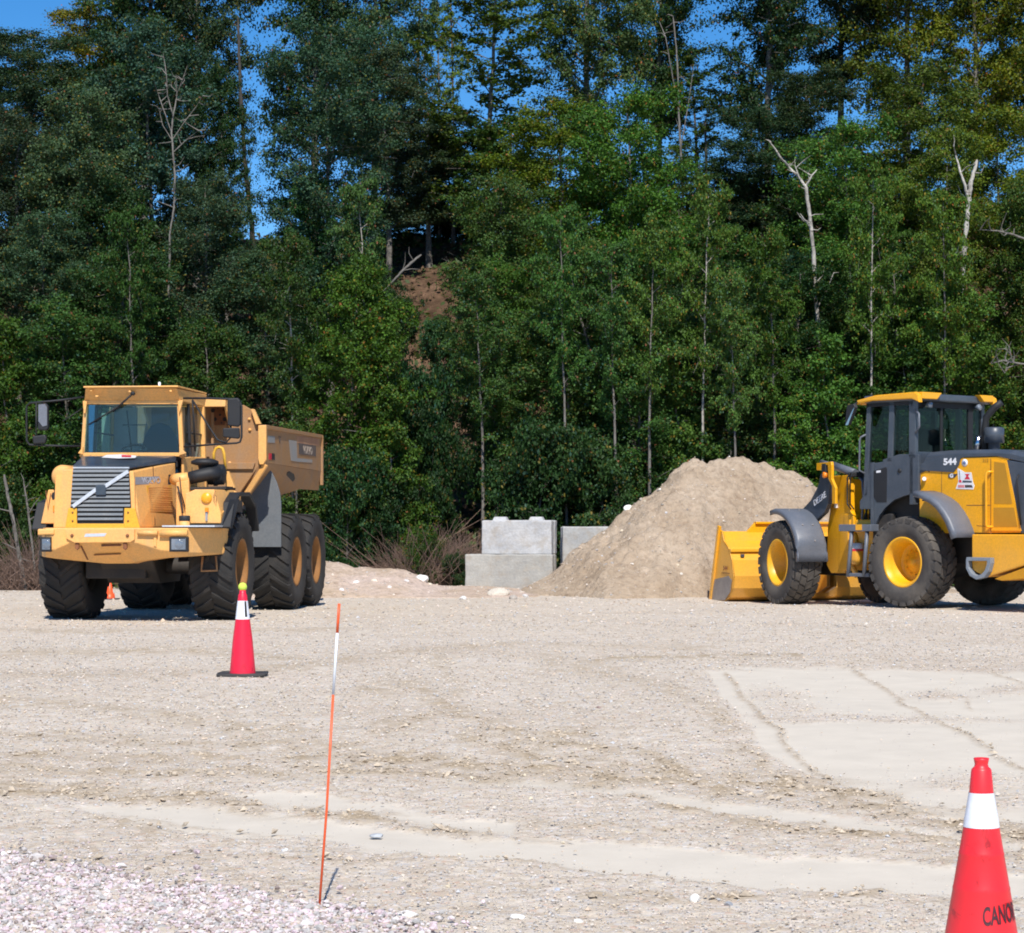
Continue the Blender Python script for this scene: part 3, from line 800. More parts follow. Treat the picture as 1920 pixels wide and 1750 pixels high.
# small cone behind the dump truck
p = gnd(206, 1123)
small = empty('traffic_cone', (p.x, p.y, gz(p.x, p.y)), 0, 'small orange cone seen under the dump truck between its front wheels', 'traffic cone')
S3 = FPX / p.y
mb = MB(); mb.lathe([(.02, .10), (.115, .085), (.12, .062), (.30, .035), (.31, .028), (.42, .02), (.42, 0)], 28, 'z'); mb.build('cone_body', vinyl('cone_orange', (.9, .10, .02)), small)
mb = MB(); mb.box(-.15, .17, -.15, .15, 0, .02); mb.build('cone_base', M_RUBBER, small, .01)
mb = MB(); mb.lathe([(.355, .032), (.41, .026), (.425, .0)], 20, 'z'); mb.build('cone_top', paint('pale_green_cap', (.4, .7, .6), .5), small)

# thin marker stake
b0 = gnd(598, 1706); top = px(636, 1132, b0.y + .02)
stake = empty('marker_stake', (b0.x, b0.y, gz(b0.x, b0.y)), 0, 'thin orange and white fibreglass marker stake pushed into the gravel', 'marker stake')
d = top - b0
def at_row(y): return d * ((1706 - y) / (1706 - 1132))
mb = MB(); mb.tube([d * -.05, at_row(1520) + Vector((.004, 0, 0)), at_row(1303)], .0046, 10); mb.build('stake_shaft', M_ORANGE, stake)
mb = MB(); mb.tube([at_row(1303), at_row(1187)], .0049, 10); mb.build('white_band', M_WHITE, stake)
mb = MB(); mb.tube([at_row(1187), at_row(1132)], .0052, 10); mb.build('orange_tip', M_ORANGE, stake)

# ================================================================== the articulated dump truck
# faded construction yellow
M_TY = paint('faded_yellow_paint', (.86, .44, .125), .5, dirt=(.50, .33, .17), dirt_amt=.4, scale=2.2, bump=.04, chips=.6, streaks=.35)
M_TYD = paint('worn_bed_paint', (.37, .19, .07), .65, dirt=(.30, .20, .13), dirt_amt=.7, scale=2.6, bump=.12, chips=.8, streaks=.6)
M_TYB = paint('deep_yellow_paint', (.75, .40, .03), .45, dirt=(.45, .28, .06), dirt_amt=.3, bump=.02)
M_RUST = paint('rusty_steel', (.26, .10, .04), .85, dirt=(.1, .04, .02), dirt_amt=.6, bump=.2)
M_HOOD = paint('dark_anti_glare_paint', (.035, .05, .075), .32, dirt=(.13, .14, .15), dirt_amt=.5, bump=.01, coat=.3)
M_GRILLE = paint('grille_grey', (.15, .17, .19), .45, dirt=(.24, .24, .24), dirt_amt=.4)
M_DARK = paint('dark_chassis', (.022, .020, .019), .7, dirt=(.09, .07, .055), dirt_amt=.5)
M_BLK = paint('black_plastic', (.012, .013, .016), .6, dirt=(.03, .03, .03), dirt_amt=.4)
M_TYRE = paint('tyre_rubber', (.020, .0195, .0195), .85, dirt=(.06, .052, .045), dirt_amt=.5, scale=4, fine=60, bump=.15)
M_RIMT = paint('dusty_orange_rim', (.30, .13, .03), .7, dirt=(.14, .08, .04), dirt_amt=.6)
M_FLAP = paint('grey_rubber_flap', (.12, .135, .15), .8, dirt=(.2, .2, .2), dirt_amt=.4)
M_GLASS = glassmat('tinted_windscreen', (.58, .80, .93), .035)
M_SGLASS = glassmat('side_glass', (.6, .75, .78), .03)
M_LAMP = paint('lamp_glass', (.13, .16, .20), .12, dirt=(.4, .42, .46), dirt_amt=.4, coat=1, bump=.3, fine=90)
M_AMBER = paint('amber_lens', (.95, .26, .01), .25, bump=0); M_REFL = paint('orange_reflector', (.95, .42, .02), .3, bump=0)
M_SILVER = paint('bright_aluminium', (.62, .66, .72), .3, .2, bump=.02)
M_GRILLE_L = paint('faded_letters', (.45, .47, .52), .5, bump=0)
M_LBL = paint('faded_grey_label', (.26, .27, .30), .5, dirt=(.4, .35, .3), dirt_amt=.4, bump=0)
M_SEAT = paint('blue_seat_cloth', (.02, .045, .07), .9)
M_RED = paint('sticker_red', (.7, .03, .06), .4, bump=0); M_STK = paint('sticker_white', (.8, .8, .82), .4, dirt=(.6, .6, .62), bump=0)
M_CABIN = paint('cab_lining', (.50, .42, .33), .8); M_MIRROR = paint('mirror_glass', (.4, .43, .5), .05, .9, bump=0)

def tyre_mesh(R, w, rimR, lugs, lug_h, kind='chevron', side=1):
    """tyre with its own tread blocks; axis x, centred"""
    mb = MB(); h = w / 2
    prof = [(-h * .62, rimR), (-h * .86, rimR + .03), (-h, R * .74), (-h * .97, R * .86), (-h * .86, R * .955), (-h * .72, R - lug_h), (0, R - lug_h * .8),
            (h * .72, R - lug_h), (h * .86, R * .955), (h * .99, R * .88), (h, R * .74), (h * .90, rimR + .03), (h * .62, rimR)]
    mb.lathe(prof, 56, 'x')
    def P(t, r, a): return Vector((t, r * math.cos(a), r * math.sin(a)))
    for i in range(lugs):
        a0 = 2 * math.pi * i / lugs
        if kind == 'chevron':
            for sgn in (-1, 1):
                off = math.pi / lugs if sgn > 0 else 0
                da = .62 * 2 * math.pi / lugs / 2
                def quad(t, r, sh): return [P(t, r, a0 + off + sh - da * .5), P(t, r, a0 + off + sh + da * .5)]
                sh1, sh2, sh3 = -.17 * side, .0, .10 * side
                secs = [(sgn * h * .02, R * 1.0, sh1), (sgn * h * .55, R * .998, sh2 * .4), (sgn * h * .9, R * .99, sh3), (sgn * h * .985, R * .93, sh3 * 1.2)]
                vs = []
                for t, r, sh in secs:
                    b = quad(t * (.97 if abs(t) > h * .8 else 1), r - lug_h - .02, sh); tq = quad(t, r, sh)
                    vs += [b[0], b[1], tq[1], tq[0]]
                fs = [(k * 4 + j, k * 4 + (j + 1) % 4, k * 4 + 4 + (j + 1) % 4, k * 4 + 4 + j) for k in range(3) for j in range(4)] + [(0, 3, 2, 1), (12, 13, 14, 15)]
                mb.add(vs, fs)
        else:   # blocky rock tread: centre blocks and deep shoulder blocks
            per = 2 * math.pi / lugs
            for t0, t1, st, wd in ((-.96, -.50, 0, .80), (-.44, -.02, .5, .82), (.04, .46, 0, .82), (.52, .98, .5, .80)):
                a = a0 + st * per; d = per * wd / 2; sk = .035 * (1 if t0 > -.3 else -1)
                rs = [R * (1 - .045 * abs(t0) ** 4), R * (1 - .045 * abs(t1) ** 4)]
                vs = []
                for t, r, s_ in ((t0 * h, rs[0], -sk), (t1 * h, rs[1], sk)):
                    for rr, aa in ((r - lug_h - .02, a + s_ - d), (r - lug_h - .02, a + s_ + d), (r, a + s_ + d * .93), (r, a + s_ - d * .93)): vs.append(P(t, rr, aa))
                mb.add(vs, [(0, 1, 5, 4), (1, 2, 6, 5), (2, 3, 7, 6), (3, 0, 4, 7), (0, 3, 2, 1), (4, 5, 6, 7)])
                if abs(t0) > .9 or abs(t1) > .9:    # shoulder of the block runs down the sidewall
                    sg = 1 if t1 > .9 else -1; t = sg * h * .97; s_ = sk if sg > 0 else -sk
                    vs = [P(t, R * .955, a + s_ - d * .9), P(t, R * .955, a + s_ + d * .9), P(t * .99, R * .86, a + s_ + d * .75), P(t * .99, R * .86, a + s_ - d * .75)]
                    vs2 = [Vector((p.x + sg * .014, p.y, p.z)) for p in vs]
                    mb.loft(vs, vs2)
    return mb

def add_wheel(parent, c, R, w, rimR, mt, mr, side, kind, lugs, lug_h, dish, hub, template=None):
    """wheel part > tyre, rim, wheel_nut ring; side=+1 outer face towards +x"""
    wh = bpy.data.objects.new('wheel', None); COL.objects.link(wh); wh.parent = parent; wh.location = c
    if template:
        for ch in template.children:
            o = ch.copy(); COL.objects.link(o); o.parent = wh
        wh.rotation_euler = (template_rot(c, R), 0, 0) if side > 0 else (.3, 0, math.pi)
        return wh
    tyre_mesh(R, w, rimR, lugs, lug_h, kind).build('tyre', mt, wh)
    h = w / 2; mb = MB()
    mb.lathe([(h * .66, rimR + .035), (h * .9, rimR + .03), (h * .92, rimR + .005), (h * .86, rimR - .012), (h * .70, rimR - .03), (h * .55, rimR - .06), (dish + .02, rimR - .075), (dish, rimR - .10), (dish, hub + .02), (dish + .015, hub)], 48, 'x')
    mb.build('rim', mr, wh)
    mb = MB(); mb.lathe([(-h * .45, rimR - .05), (-h * .5, .1), (-h * .55, 0)], 24, 'x'); mb.lathe([(-h * .62, rimR + .03), (-h * .7, rimR - .02), (-h * .5, rimR - .06)], 24, 'x'); mb.build('inner_shade_disc', M_DARK, wh)  # added dark disc: paints in the shade on the wheel's inner side
    mb = MB(); mb.lathe([(dish + .01, hub + .01), (dish + .05, hub - .02), (dish + .055, hub * .5), (dish + .10, hub * .45), (dish + .11, 0)], 28, 'x')
    for k in range(12):
        a = 2 * math.pi * k / 12; r = hub + .045
        mb.lathe([(dish, .016), (dish + .03, .015), (dish + .032, 0)], 6, 'x', (0, r * math.cos(a), r * math.sin(a)))
    mb.build('hub', mr, wh)
    return wh
def template_rot(c, R): return (c[1] * 7.3) % 1.1

TR = Frame((-5.41, 32.55), math.radians(-6))
truck = empty('dump_truck', (TR.R[0], TR.R[1], 0), TR.th, 'faded yellow six-wheeled articulated dump truck facing the camera', 'dump truck')
T, SS = TR.T, TR.S
WR, WW = .80, .66
def P3(x, y, ly, dz=0):
    a, z = T(x, y, ly); return Vector((a, ly, z + dz))
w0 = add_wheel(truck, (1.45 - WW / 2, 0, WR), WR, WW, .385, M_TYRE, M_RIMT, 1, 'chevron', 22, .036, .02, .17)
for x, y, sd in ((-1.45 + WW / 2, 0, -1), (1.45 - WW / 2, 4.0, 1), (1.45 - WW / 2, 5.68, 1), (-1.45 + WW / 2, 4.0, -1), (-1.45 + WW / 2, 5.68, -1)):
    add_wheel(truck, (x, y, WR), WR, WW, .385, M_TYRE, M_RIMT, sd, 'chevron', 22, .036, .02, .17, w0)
# axles and frame under the machine
mb = MB()
for y in (0, 4.0, 5.68): mb.tube([(-1.15, y, WR), (1.15, y, WR)], .13, 12); mb.lathe([(-.28, .1), (-.2, .26), (.2, .26), (.28, .1)], 16, 'x', (0, y, WR))
mb.box(-.42, -.28, -.9, 2.2, .95, 1.25); mb.box(.28, .42, -.9, 2.2, .95, 1.25); mb.box(-.5, .5, 2.9, 6.3, 1.15, 1.5); mb.box(-.35, .35, 2.0, 3.1, .9, 1.4)
mb.build('chassis', M_DARK, truck, .01)
mb = MB(); mb.box(-.75, .15, -.7, .9, .62, 1.1); mb.prism([(-.9, .9), (-.4, .55), (.7, .55), (.9, .9), (.9, 1.1), (-.9, 1.1)], -.5, .3, 'x'); mb.build('belly_guard', M_DARK, truck, .02)

# ---- bumper: cranked steel beam, its lower half raked back
FY = -1.45
def col(x, ly, ytop, ymid, ybot, lyb):
    t = P3(x, ytop, ly); m_ = P3(x, ymid, ly); b = P3(x, ybot, ly); 
    bx, bz = T(x, ybot, lyb); return [t, m_, Vector((t.x * .25 + bx * .75, lyb, bz))]
mb = MB()
cols = [col(85, FY, 990, 1033, 1045, FY + .06), col(104, FY, 990, 1030, 1048, FY + .12), col(132, FY, 990, 1018, 1051, FY + .30), col(193, FY, 990, 1017, 1057, FY + .42), col(240, FY, 990, 1017, 1057, FY + .42), col(258, FY, 990, 1019, 1053, FY + .30), col(300, FY, 990, 1032, 1047, FY + .12), col(352, FY, 990, 1036, 1044, FY + .05)]
e0, e1 = cols[0], cols[-1]
Lx = -1.40; Rx = 1.36
cL = [Vector((Lx, -.72, e0[0].z)), Vector((Lx, -.72, e0[1].z)), Vector((Lx, -.72, e0[2].z))]
cR = [Vector((Rx, -.66, e1[0].z)), Vector((Rx, -.66, e1[1].z)), Vector((Rx, -.66, e1[2].z + .03))]
allc = [cL] + cols + [cR]
vs = [p for c in allc for p in c]; n = len(allc)
fs = [(i * 3 + j, i * 3 + 3 + j, i * 3 + 4 + j, i * 3 + 1 + j) for i in range(n - 1) for j in range(2)]
k = len(vs); back = []
for c in allc:
    yb = max(c[0].y + .25, -.55) if c in (cL, cR) else -.75
    back += [Vector((c[0].x * .98, yb, c[0].z)), Vector((c[0].x * .98, yb, c[2].z))]
vs += back
fs += [(i * 3, k + i * 2, k + i * 2 + 2, i * 3 + 3) for i in range(n - 1)]
fs += [(i * 3 + 2, i * 3 + 5, k + i * 2 + 3, k + i * 2 + 1) for i in range(n - 1)]
fs += [(k + i * 2, k + i * 2 + 1, k + i * 2 + 3, k + i * 2 + 2) for i in range(n - 1)]
fs += [(0, 1, 2, k + 1, k), ((n - 1) * 3, k + (n - 1) * 2, k + (n - 1) * 2 + 1, (n - 1) * 3 + 2, (n - 1) * 3 + 1)]
mb.add(vs, fs)
bumper = mb.build('bumper', M_TY, truck, .014)
def fplate(name, pts, ly, th, m, parent=truck, bev=.006):
    """flat plate facing forward: outline in photo pixels at plane y=ly, thickness th behind it"""
    poly = [T(x, y, ly) for x, y in pts]
    mb = MB(); mb.prism(poly, ly, ly + th, 'y'); return mb.build(name, m, parent, bev)
fplate('centre_plate', [(122,993),(252,992),(252,1012),(244,1017),(140,1018),(124,1010)], FY - .035, .04, M_TY, bumper)
fplate('worn_patch', [(160,1001),(200,1000),(196,1006),(158,1007)], FY - .039, .004, M_SILVER, bumper, 0)
for x in (135, 239):
    mb = MB(); c, z = T(x, 1004.5, FY - .04); mb.lathe([(-.075 + FY + .02, .0), (-.072 + FY + .02, .022), (FY - .03, .026)], 8, 'y', (c, 0, z)); mb.build('bolt', M_RUST, bumper)
for x in (144, 234):
    fplate('tow_lug', [(x-3,1018),(x+3,1018),(x+4,1028),(x,1032),(x-4,1028)], FY - .01, .05, M_RUST, bumper)
fplate('rust_streak', [(190,1021),(226,1020),(226,1024),(190,1025)], FY + .02, .03, M_RUST, bumper, 0)
mb = MB(); a = P3(258, 999, FY - .03); b = P3(296, 1000, FY - .03); mb.tube([a, b], .035, 10); a = P3(300, 1000, FY - .03); b = P3(352, 1000, FY - .03); mb.tube([a, b], .048, 10); mb.build('top_rail', M_TY, bumper)
mb = MB(); a = P3(305, 990, FY + .03); mb.box(a.x, Rx, FY - .01, -.70, a.z + .012, a.z + .035); mb.build('step_plate', M_SILVER, bumper, .004)
fplate('bracket', [(288,994),(293,994),(293,1026),(288,1024)], FY - .02, .05, M_TY, bumper)
fplate('bracket', [(70,992),(101,992),(101,1003),(70,1004)], FY - .03, .2, M_TY, bumper, .02)
for pts in ([(150,1024),(153,1024),(166,1050),(163,1050)], [(258,1020),(261,1020),(281,1046),(278,1047)], [(176,1040),(226,1038),(226,1040),(176,1042)], [(112,1036),(140,1050),(138,1052),(110,1038)]):
    A = []
    for x, y in pts:
        f_ = max(0, min(1, (y - 1018) / 39)); p_ = P3(x, y, FY - .012 + .40 * f_); A.append(p_)
    mb = MB(); mb.loft(A, [p + Vector((0, .03, 0)) for p in A]); mb.build('rust_crease', M_RUST, bumper)
# headlamps
for (x0, x1) in ((75, 95), (317, 352)):
    h = fplate('headlamp', [(x0,1007),(x1,1007),(x1,1035),(x0,1035)], FY - .05, .10, M_BLK, truck, .01)
    cx, cz = T((x0 + x1) / 2 + (0 if x0 > 100 else 1), 1021, FY - .06); hw = (x1 - x0) / 2 / 131 * .78
    mb = MB(); mb.box(cx - hw, cx + hw, FY - .062, FY - .045, cz - .078, cz + .078); lens = mb.build('lens', M_LAMP, h, .012)
    mb = MB(); mb.lathe([(FY - .064, .0), (FY - .070, .05), (FY - .064, .06)], 20, 'y', (cx + .01, 0, cz)); mb.build('reflector', M_LAMP, h)

# ---- bonnet
HY0, HY1 = -1.22, .12
f_tl, f_tr = P3(106, 880, HY0), P3(250, 884, HY0); f_bl, f_br = P3(100, 990, HY0), P3(262, 990, HY0)
r_tr = P3(329, 867, HY1); r_br = P3(333, 990, HY1); zt = P3(240, 877, HY0).z
r_tl = Vector((f_tl.x + .02, HY1, r_tr.z)); r_bl = Vector((f_bl.x, HY1, r_br.z))
mb = MB(); mb.add([f_bl, f_br, f_tr, f_tl, r_bl, r_br, r_tr, r_tl], [(0, 1, 2, 3), (5, 4, 7, 6), (1, 5, 6, 2), (4, 0, 3, 7), (3, 2, 6, 7), (0, 4, 5, 1)])
hood = mb.build('bonnet', M_TY, truck, .02)
# dark anti-glare top
g_l = P3(137, 877, HY0 - .01, .01); g_r = P3(243, 880, HY0 - .01, .006)
topz = P3(240, 857, .12).z
mb = MB(); A = [g_l, g_r, Vector((r_tr.x + .005, HY1, r_tr.z + .006)), Vector((T(329, 860, HY1)[0], HY1 + .02, topz)), Vector((T(152, 857, HY1)[0], HY1 + .02, topz)), Vector((r_tl.x + .1, HY1 - .5, r_tr.z + .05))]
mb.loft(A, [p + Vector((0, 0, .02)) for p in A]); mb.build('dark_top_panel', M_HOOD, hood, .006)
fplate('bonnet_edge', [(137,876),(242,876),(242,878.5),(137,878.5)], HY0 - .03, .03, M_SILVER, hood, 0)
# sticker on the bonnet: pale patch with a red part
def on_top(x, y, lift):   # pixel -> point on the sloping top panel
    p0 = (g_l + g_r) / 2; p1 = (A[3] + A[4]) / 2; nrm = Vector((1, 0, 0)).cross(p1 - p0).normalized()
    best = None
    for i in range(60):
        ly = HY0 + (HY1 - HY0) * i / 59; a, z = T(x, y, ly); zz = p0.z + (p1.z - p0.z) * (ly - p0.y) / (p1.y - p0.y)
        e = abs(z - zz)
        if best is None or e < best[0]: best = (e, Vector((a, ly, zz + lift)))
    return best[1]
mb = MB(); mb.add([on_top(x, y, .055) for x, y in ((190,865),(200,860),(228,859),(256,862),(254,866),(222,867))], [(0, 1, 2, 3, 4, 5)]); mb.build('bonnet_sticker', M_STK, hood, recalc=False)
mb = MB(); mb.add([on_top(x, y, .06) for x, y in ((228,860.5),(246,861.5),(246,865),(228,864.5))], [(0, 1, 2, 3)]); mb.build('sticker_patch', M_RED, hood, recalc=False)
# radiator surround and slats
fplate('radiator_surround', [(104,884),(108,880),(250,884),(252,900),(253,952),(262,990),(100,990),(102,940)], HY0 - .05, .06, M_TY, hood, .012)
fplate('grille_back', [(137,879),(242,879),(246,953),(233,954),(232,982),(145,982),(144,954),(132,953)], HY0 - .056, .02, M_BLK, hood, .0)
fplate('corner_plate', [(128,953),(144,953),(144,990),(122,990)], HY0 - .072, .02, M_TYB, hood)
fplate('corner_plate', [(233,953),(253,953),(262,990),(233,990)], HY0 - .072, .02, M_TYB, hood)
fplate('sill_strip', [(144,982),(233,982),(233,991),(144,991)], HY0 - .070, .02, M_TYB, hood)
for x, y in ((136,961),(136,977),(240,961),(240,977)):
    mb = MB(); c, z = T(x, y, HY0 - .08); mb.lathe([(HY0 - .085, 0), (HY0 - .083, .013), (HY0 - .072, .014)], 8, 'y', (c, 0, z)); mb.build('bolt', M_RUST, hood)
y = 881.0; i = 0
while y < 979:
    low = y > 952; l0 = (146 if low else 137 - (y - 880) * .068); r0 = (231 if low else 241.5 + (y - 880) * .05)
    a, z0 = T(l0, y, HY0 - .06); b, z1 = T(r0, y + 5.2, HY0 - .06)
    mb = MB(); yy = HY0 - .06
    mb.prism([(yy - .004, z0), (yy - .028, z1 + .006), (yy - .024, z1), (yy + .004, z0 - .006)], a, b, 'x'); mb.build('grille_slat', M_GRILLE, hood, .002, seg=1)
    y += 8.6 if low else 8.05; i += 1
a, b = P3(134, 949, HY0 - .10), P3(179, 916, HY0 - .10); w_ = Vector((.018, 0, .028))
def bar(x0, y0, x1, y1, th, name, m):
    a, b = P3(x0, y0, HY0 - .10), P3(x1, y1, HY0 - .10); d = (b - a).normalized(); nn = Vector((-d.z, 0, d.x)) * th / 2
    mb = MB(); A = [a + nn, b + nn, b - nn, a - nn]; mb.loft(A, [p + Vector((0, .03, 0)) for p in A]); return mb.build(name, m, hood, .003)
bar(136, 950, 180, 918, .052, 'badge_bar', M_SILVER); bar(197, 912, 240, 884, .052, 'badge_bar', M_SILVER)
fplate('badge', [(179,909),(198,909),(198,929),(179,929)], HY0 - .105, .05, M_HOOD, hood, .01)
# bonnet flank: grey strip with the maker's name, louvres
def flank(x, y, lift=.006):
    """pixel -> point on the bonnet's left flank"""
    best = None
    for i in range(241):
        t = -.1 + 1.2 * i / 240; ly = HY0 + (HY1 - HY0) * t; a, z = T(x, y, ly)
        hz_ = (z - (f_br.z + (r_br.z - f_br.z) * t)) / max(1e-6, (f_tr.z + (r_tr.z - f_tr.z) * t) - (f_br.z + (r_br.z - f_br.z) * t))
        fx = (f_br.x + (f_tr.x - f_br.x) * hz_) * (1 - t) + (r_br.x + (r_tr.x - r_br.x) * hz_) * t
        e = abs(a - fx)
        if best is None or e < best[0]: best = (e, Vector((a, ly, z)))
    return best[1]
fn = (r_br - f_br).cross(f_tr - f_br).normalized()
if fn.x < 0: fn = -fn
def flank_plate(name, pts, th, m, parent=hood, base=.002):
    A = [flank(x, y) + fn * base for x, y in pts]; mb = MB(); mb.loft(A, [p + fn * th for p in A]); return mb.build(name, m, parent)
flank_plate('name_strip', [(251,895),(312,893),(312,908),(251,909)], .006, M_LBL)
p0, p1 = flank(254, 902), flank(310, 901); pm = (p0 + p1) / 2 + fn * .011
put_text('VOLVO', .13, M_GRILLE_L, hood, pm, p1 - p0, (0, 0, 1), bold=.001, sx=1.35)
flank_plate('louvre_frame', [(274,911),(321,911),(325,962),(279,962)], .006, M_TYB)
for i in range(12):
    yy = 914 + i * 4.0
    flank_plate('louvre', [(276 + i * .35, yy), (320 + i * .3, yy), (320.2 + i * .3, yy + 1.9), (276.2 + i * .35, yy + 1.9)], .014, M_TY)
flank_plate('panel_seam', [(286,866 + 9),(287.2,866 + 9),(291,985),(289.8,985)], .003, M_RUST)
flank_plate('latch_slot', [(313,891),(319,890),(319,908),(314,909)], .008, M_BLK)
# round yellow housing at the far side of the bonnet
mb = MB(); c = P3(119, 893, HY0 + .25)
prof = [(-.16, 0), (-.155, .06), (-.12, .115), (-.05, .14), (.3, .14), (.34, .1), (.34, 0)]
mb.lathe([(c.y + t, r * 1.15) for t, r in prof], 28, 'y', (c.x, 0, c.z)); mb.build('side_housing', M_TY, truck)

# ---- front mudguards
def side_poly(name, poly, x0, x1, m, parent=truck, bev=.012):
    mb = MB(); mb.prism(poly, x0, x1, 'x'); return mb.build(name, m, parent, bev)
zf0, zf1 = T(380, 982, -.95)[1], T(380, 918, -.95)[1]
xf0, xf1, xfr = T(352, 950, -.95)[0], T(402, 917, -.9)[0], T(414, 965, -.95)[0]
mb = MB()
# tapered front face, chamfered outer edge
front = [Vector((xf0 - .04, -.95, zf0)), Vector((xfr, -.95, zf0)), Vector((xfr, -.95, zf0 + .13)), Vector((xf1, -.93, zf1)), Vector((xf0 + .1, -.93, zf1)), Vector((xf0 - .04, -.94, zf1 - .06))]
rear = [Vector((p.x + (.0 if i in (0, 4, 5) else .10), -.1, p.z if i > 2 else p.z + .35)) for i, p in enumerate(front)]
rear[2].z = zf1 - .05
mb.loft(front, rear); mg = mb.build('mudguard', M_TY, truck, .012)
side_poly('mudguard_arch', [(-.98, zf0 - .05), (-.72, zf1 - .18), (-.35, zf1 - .03), (.3, zf1 - .02), (.75, zf1 - .2), (.95, zf0 - .1), (.90, zf0 - .12), (.70, zf1 - .25), (.28, zf1 - .08), (-.33, zf1 - .09), (-.67, zf1 - .23), (-.92, zf0 - .07)], xfr - .02, 1.47, M_BLK)
fl = [P3(430,936,-.80), P3(449,936,-.62), P3(434,992,-.86), P3(414,990,-1.0)]
mb = MB(); mb.loft(fl, [p + Vector((0, .05, 0)) for p in fl]); mb.build('rubber_flare', M_BLK, truck, .008)
c, z = T(387, 934, -.955); mb = MB(); mb.lathe([(-.975, 0), (-.972, .07), (-.955, .078), (-.94, .078)], 28, 'y', (c, 0, z)); mb.build('round_reflector', M_REFL, mg)
fplate('marker_lamp', [(384,952),(390,952),(390,960),(384,960)], -.99, .05, M_AMBER, mg); fplate('lamp_bracket', [(385,960),(389,960),(389,977),(385,977)], -.97, .03, M_LBL, mg, 0)
mb = MB(); mb.tube([P3(404,921,-.97), P3(400,932,-.98), P3(405,944,-.98), P3(406,930,-.97)], .006, 6); mb.build('wire_hook', M_RUST, mg)
fplate('black_rail', [(352,983),(414,983),(414,989),(352,989)], -1.0, .25, M_BLK)
xl0, xl1 = T(80, 950, -.95)[0], T(106, 950, -.95)[0]
mb = MB(); A = [Vector((xl0 - .03, -.95, zf0)), Vector((xl1 + .1, -.95, zf0)), Vector((xl1 + .1, -.95, zf1)), Vector((xl0 + .08, -.95, zf1))]
mb.loft(A, [p + Vector((0, .9, 0)) for p in A]); mg2 = mb.build('mudguard', M_TY, truck, .012)
fplate('vent_hole', [(98,924),(104,922),(106,934),(99,938),(96,931)], -.954, .01, M_BLK, mg2, 0)
fplate('marker_lamp', [(99,948),(104,948),(104,960),(99,960)], -.97, .02, M_AMBER, mg2)
mb = MB(); mb.tube([P3(86,920,-.97), P3(90,955,-.97), P3(95,925,-.97)], .006, 6); mb.build('wire_hook', M_RUST, mg2)
side_poly('mudguard_arch', [(-.98, zf0 - .08), (-.72, zf1 - .18), (.3, zf1 - .02), (.75, zf1 - .2), (.95, zf0 - .1), (.90, zf0 - .12), (.70, zf1 - .25), (.28, zf1 - .08), (-.67, zf1 - .23), (-.92, zf0 - .1)], -1.47, xl0 + .05, M_BLK)
# filler neck between bonnet and mudguard
c, z = T(346, 980, -1.05); mb = MB(); mb.lathe([(z - .06, .075), (z + .02, .075), (z + .02, 0)], 20, 'z', (c, -1.05, 0)); mb.build('filler_neck', M_TY, truck)
mb = MB(); mb.lathe([(z + .02, .07), (z + .03, .082), (z + .09, .082), (z + .10, .07), (z + .10, 0)], 20, 'z', (c, -1.05, 0)); mb.build('filler_cap', M_BLK, truck)
# inner wall between bonnet flank and mudguard
fplate('engine_side_wall', [(330,905),(354,900),(356,985),(330,988)], -.55, .5, M_TY, truck, .01)
mb = MB(); mb.tube([P3(333,912,-.62), P3(338,930,-.64), P3(341,950,-.63), P3(343,962,-.7)], .014, 8); mb.tube([P3(337,895,-.6), P3(340,925,-.62), P3(348,955,-.62)], .009, 6); mb.build('cable', M_BLK, truck)
# ---- air intake
mb = MB(); a, b = P3(334, 899, -.45), P3(357, 897, -.45); mb.tube([a + Vector((-.08, .1, 0)), a, b], [.085, .088, .092], 20); mb.build('intake_duct', M_TY, truck)
mb = MB(); mb.tube([P3(355, 897, -.45), P3(372, 893, -.44), P3(392, 889, -.42), P3(412, 888, -.3)], [.092, .098, .10, .11], 20); mb.build('intake_hose', M_BLK, truck)
cx, cz = T(407, 890, -.25); mb = MB(); mb.lathe([(cx - .13, 0), (cx - .13, .15), (cx - .04, .155), (cx - .04, .17), (cx + .0, .17), (cx, .155), (cx + .10, .15), (cx + .12, .1), (cx + .12, 0)], 28, 'x', (0, -.25, cz)); mb.build('air_filter', M_BLK, truck)
cx, cz = T(384, 866, -.3); mb = MB(); mb.lathe([(cz - .26, .10), (cz - .1, .09), (cz - .06, .1), (cz - .03, .205), (cz + .01, .20), (cz + .045, .12), (cz + .05, 0)], 28, 'z', (cx, -.3, 0)); mb.build('intake_cap', M_BLK, truck)
fplate('filter_shelf', [(352,914),(424,912),(424,918),(352,919)], -.5, .6, M_DARK)
mb = MB(); mb.tube([P3(401,876,-.1), P3(401,850,-.1), P3(405,841,-.1), P3(411,838.5,-.1), P3(417,841,-.1), P3(420,850,-.1), P3(423,880,-.1)], .022, 10); mb.build('hand_rail', M_TYB, truck)
fplate('cab_step_plate', [(420,884),(428,884),(440,915),(424,918)], -.05, .1, M_TY)
mb = MB(); q = [P3(380,1044,-.8), P3(378,1071,-.82), P3(407,1070,-.8), P3(405,1043,-.78)]; mb.tube(q, .018, 8); mb.build('boarding_step', M_TYD, truck)

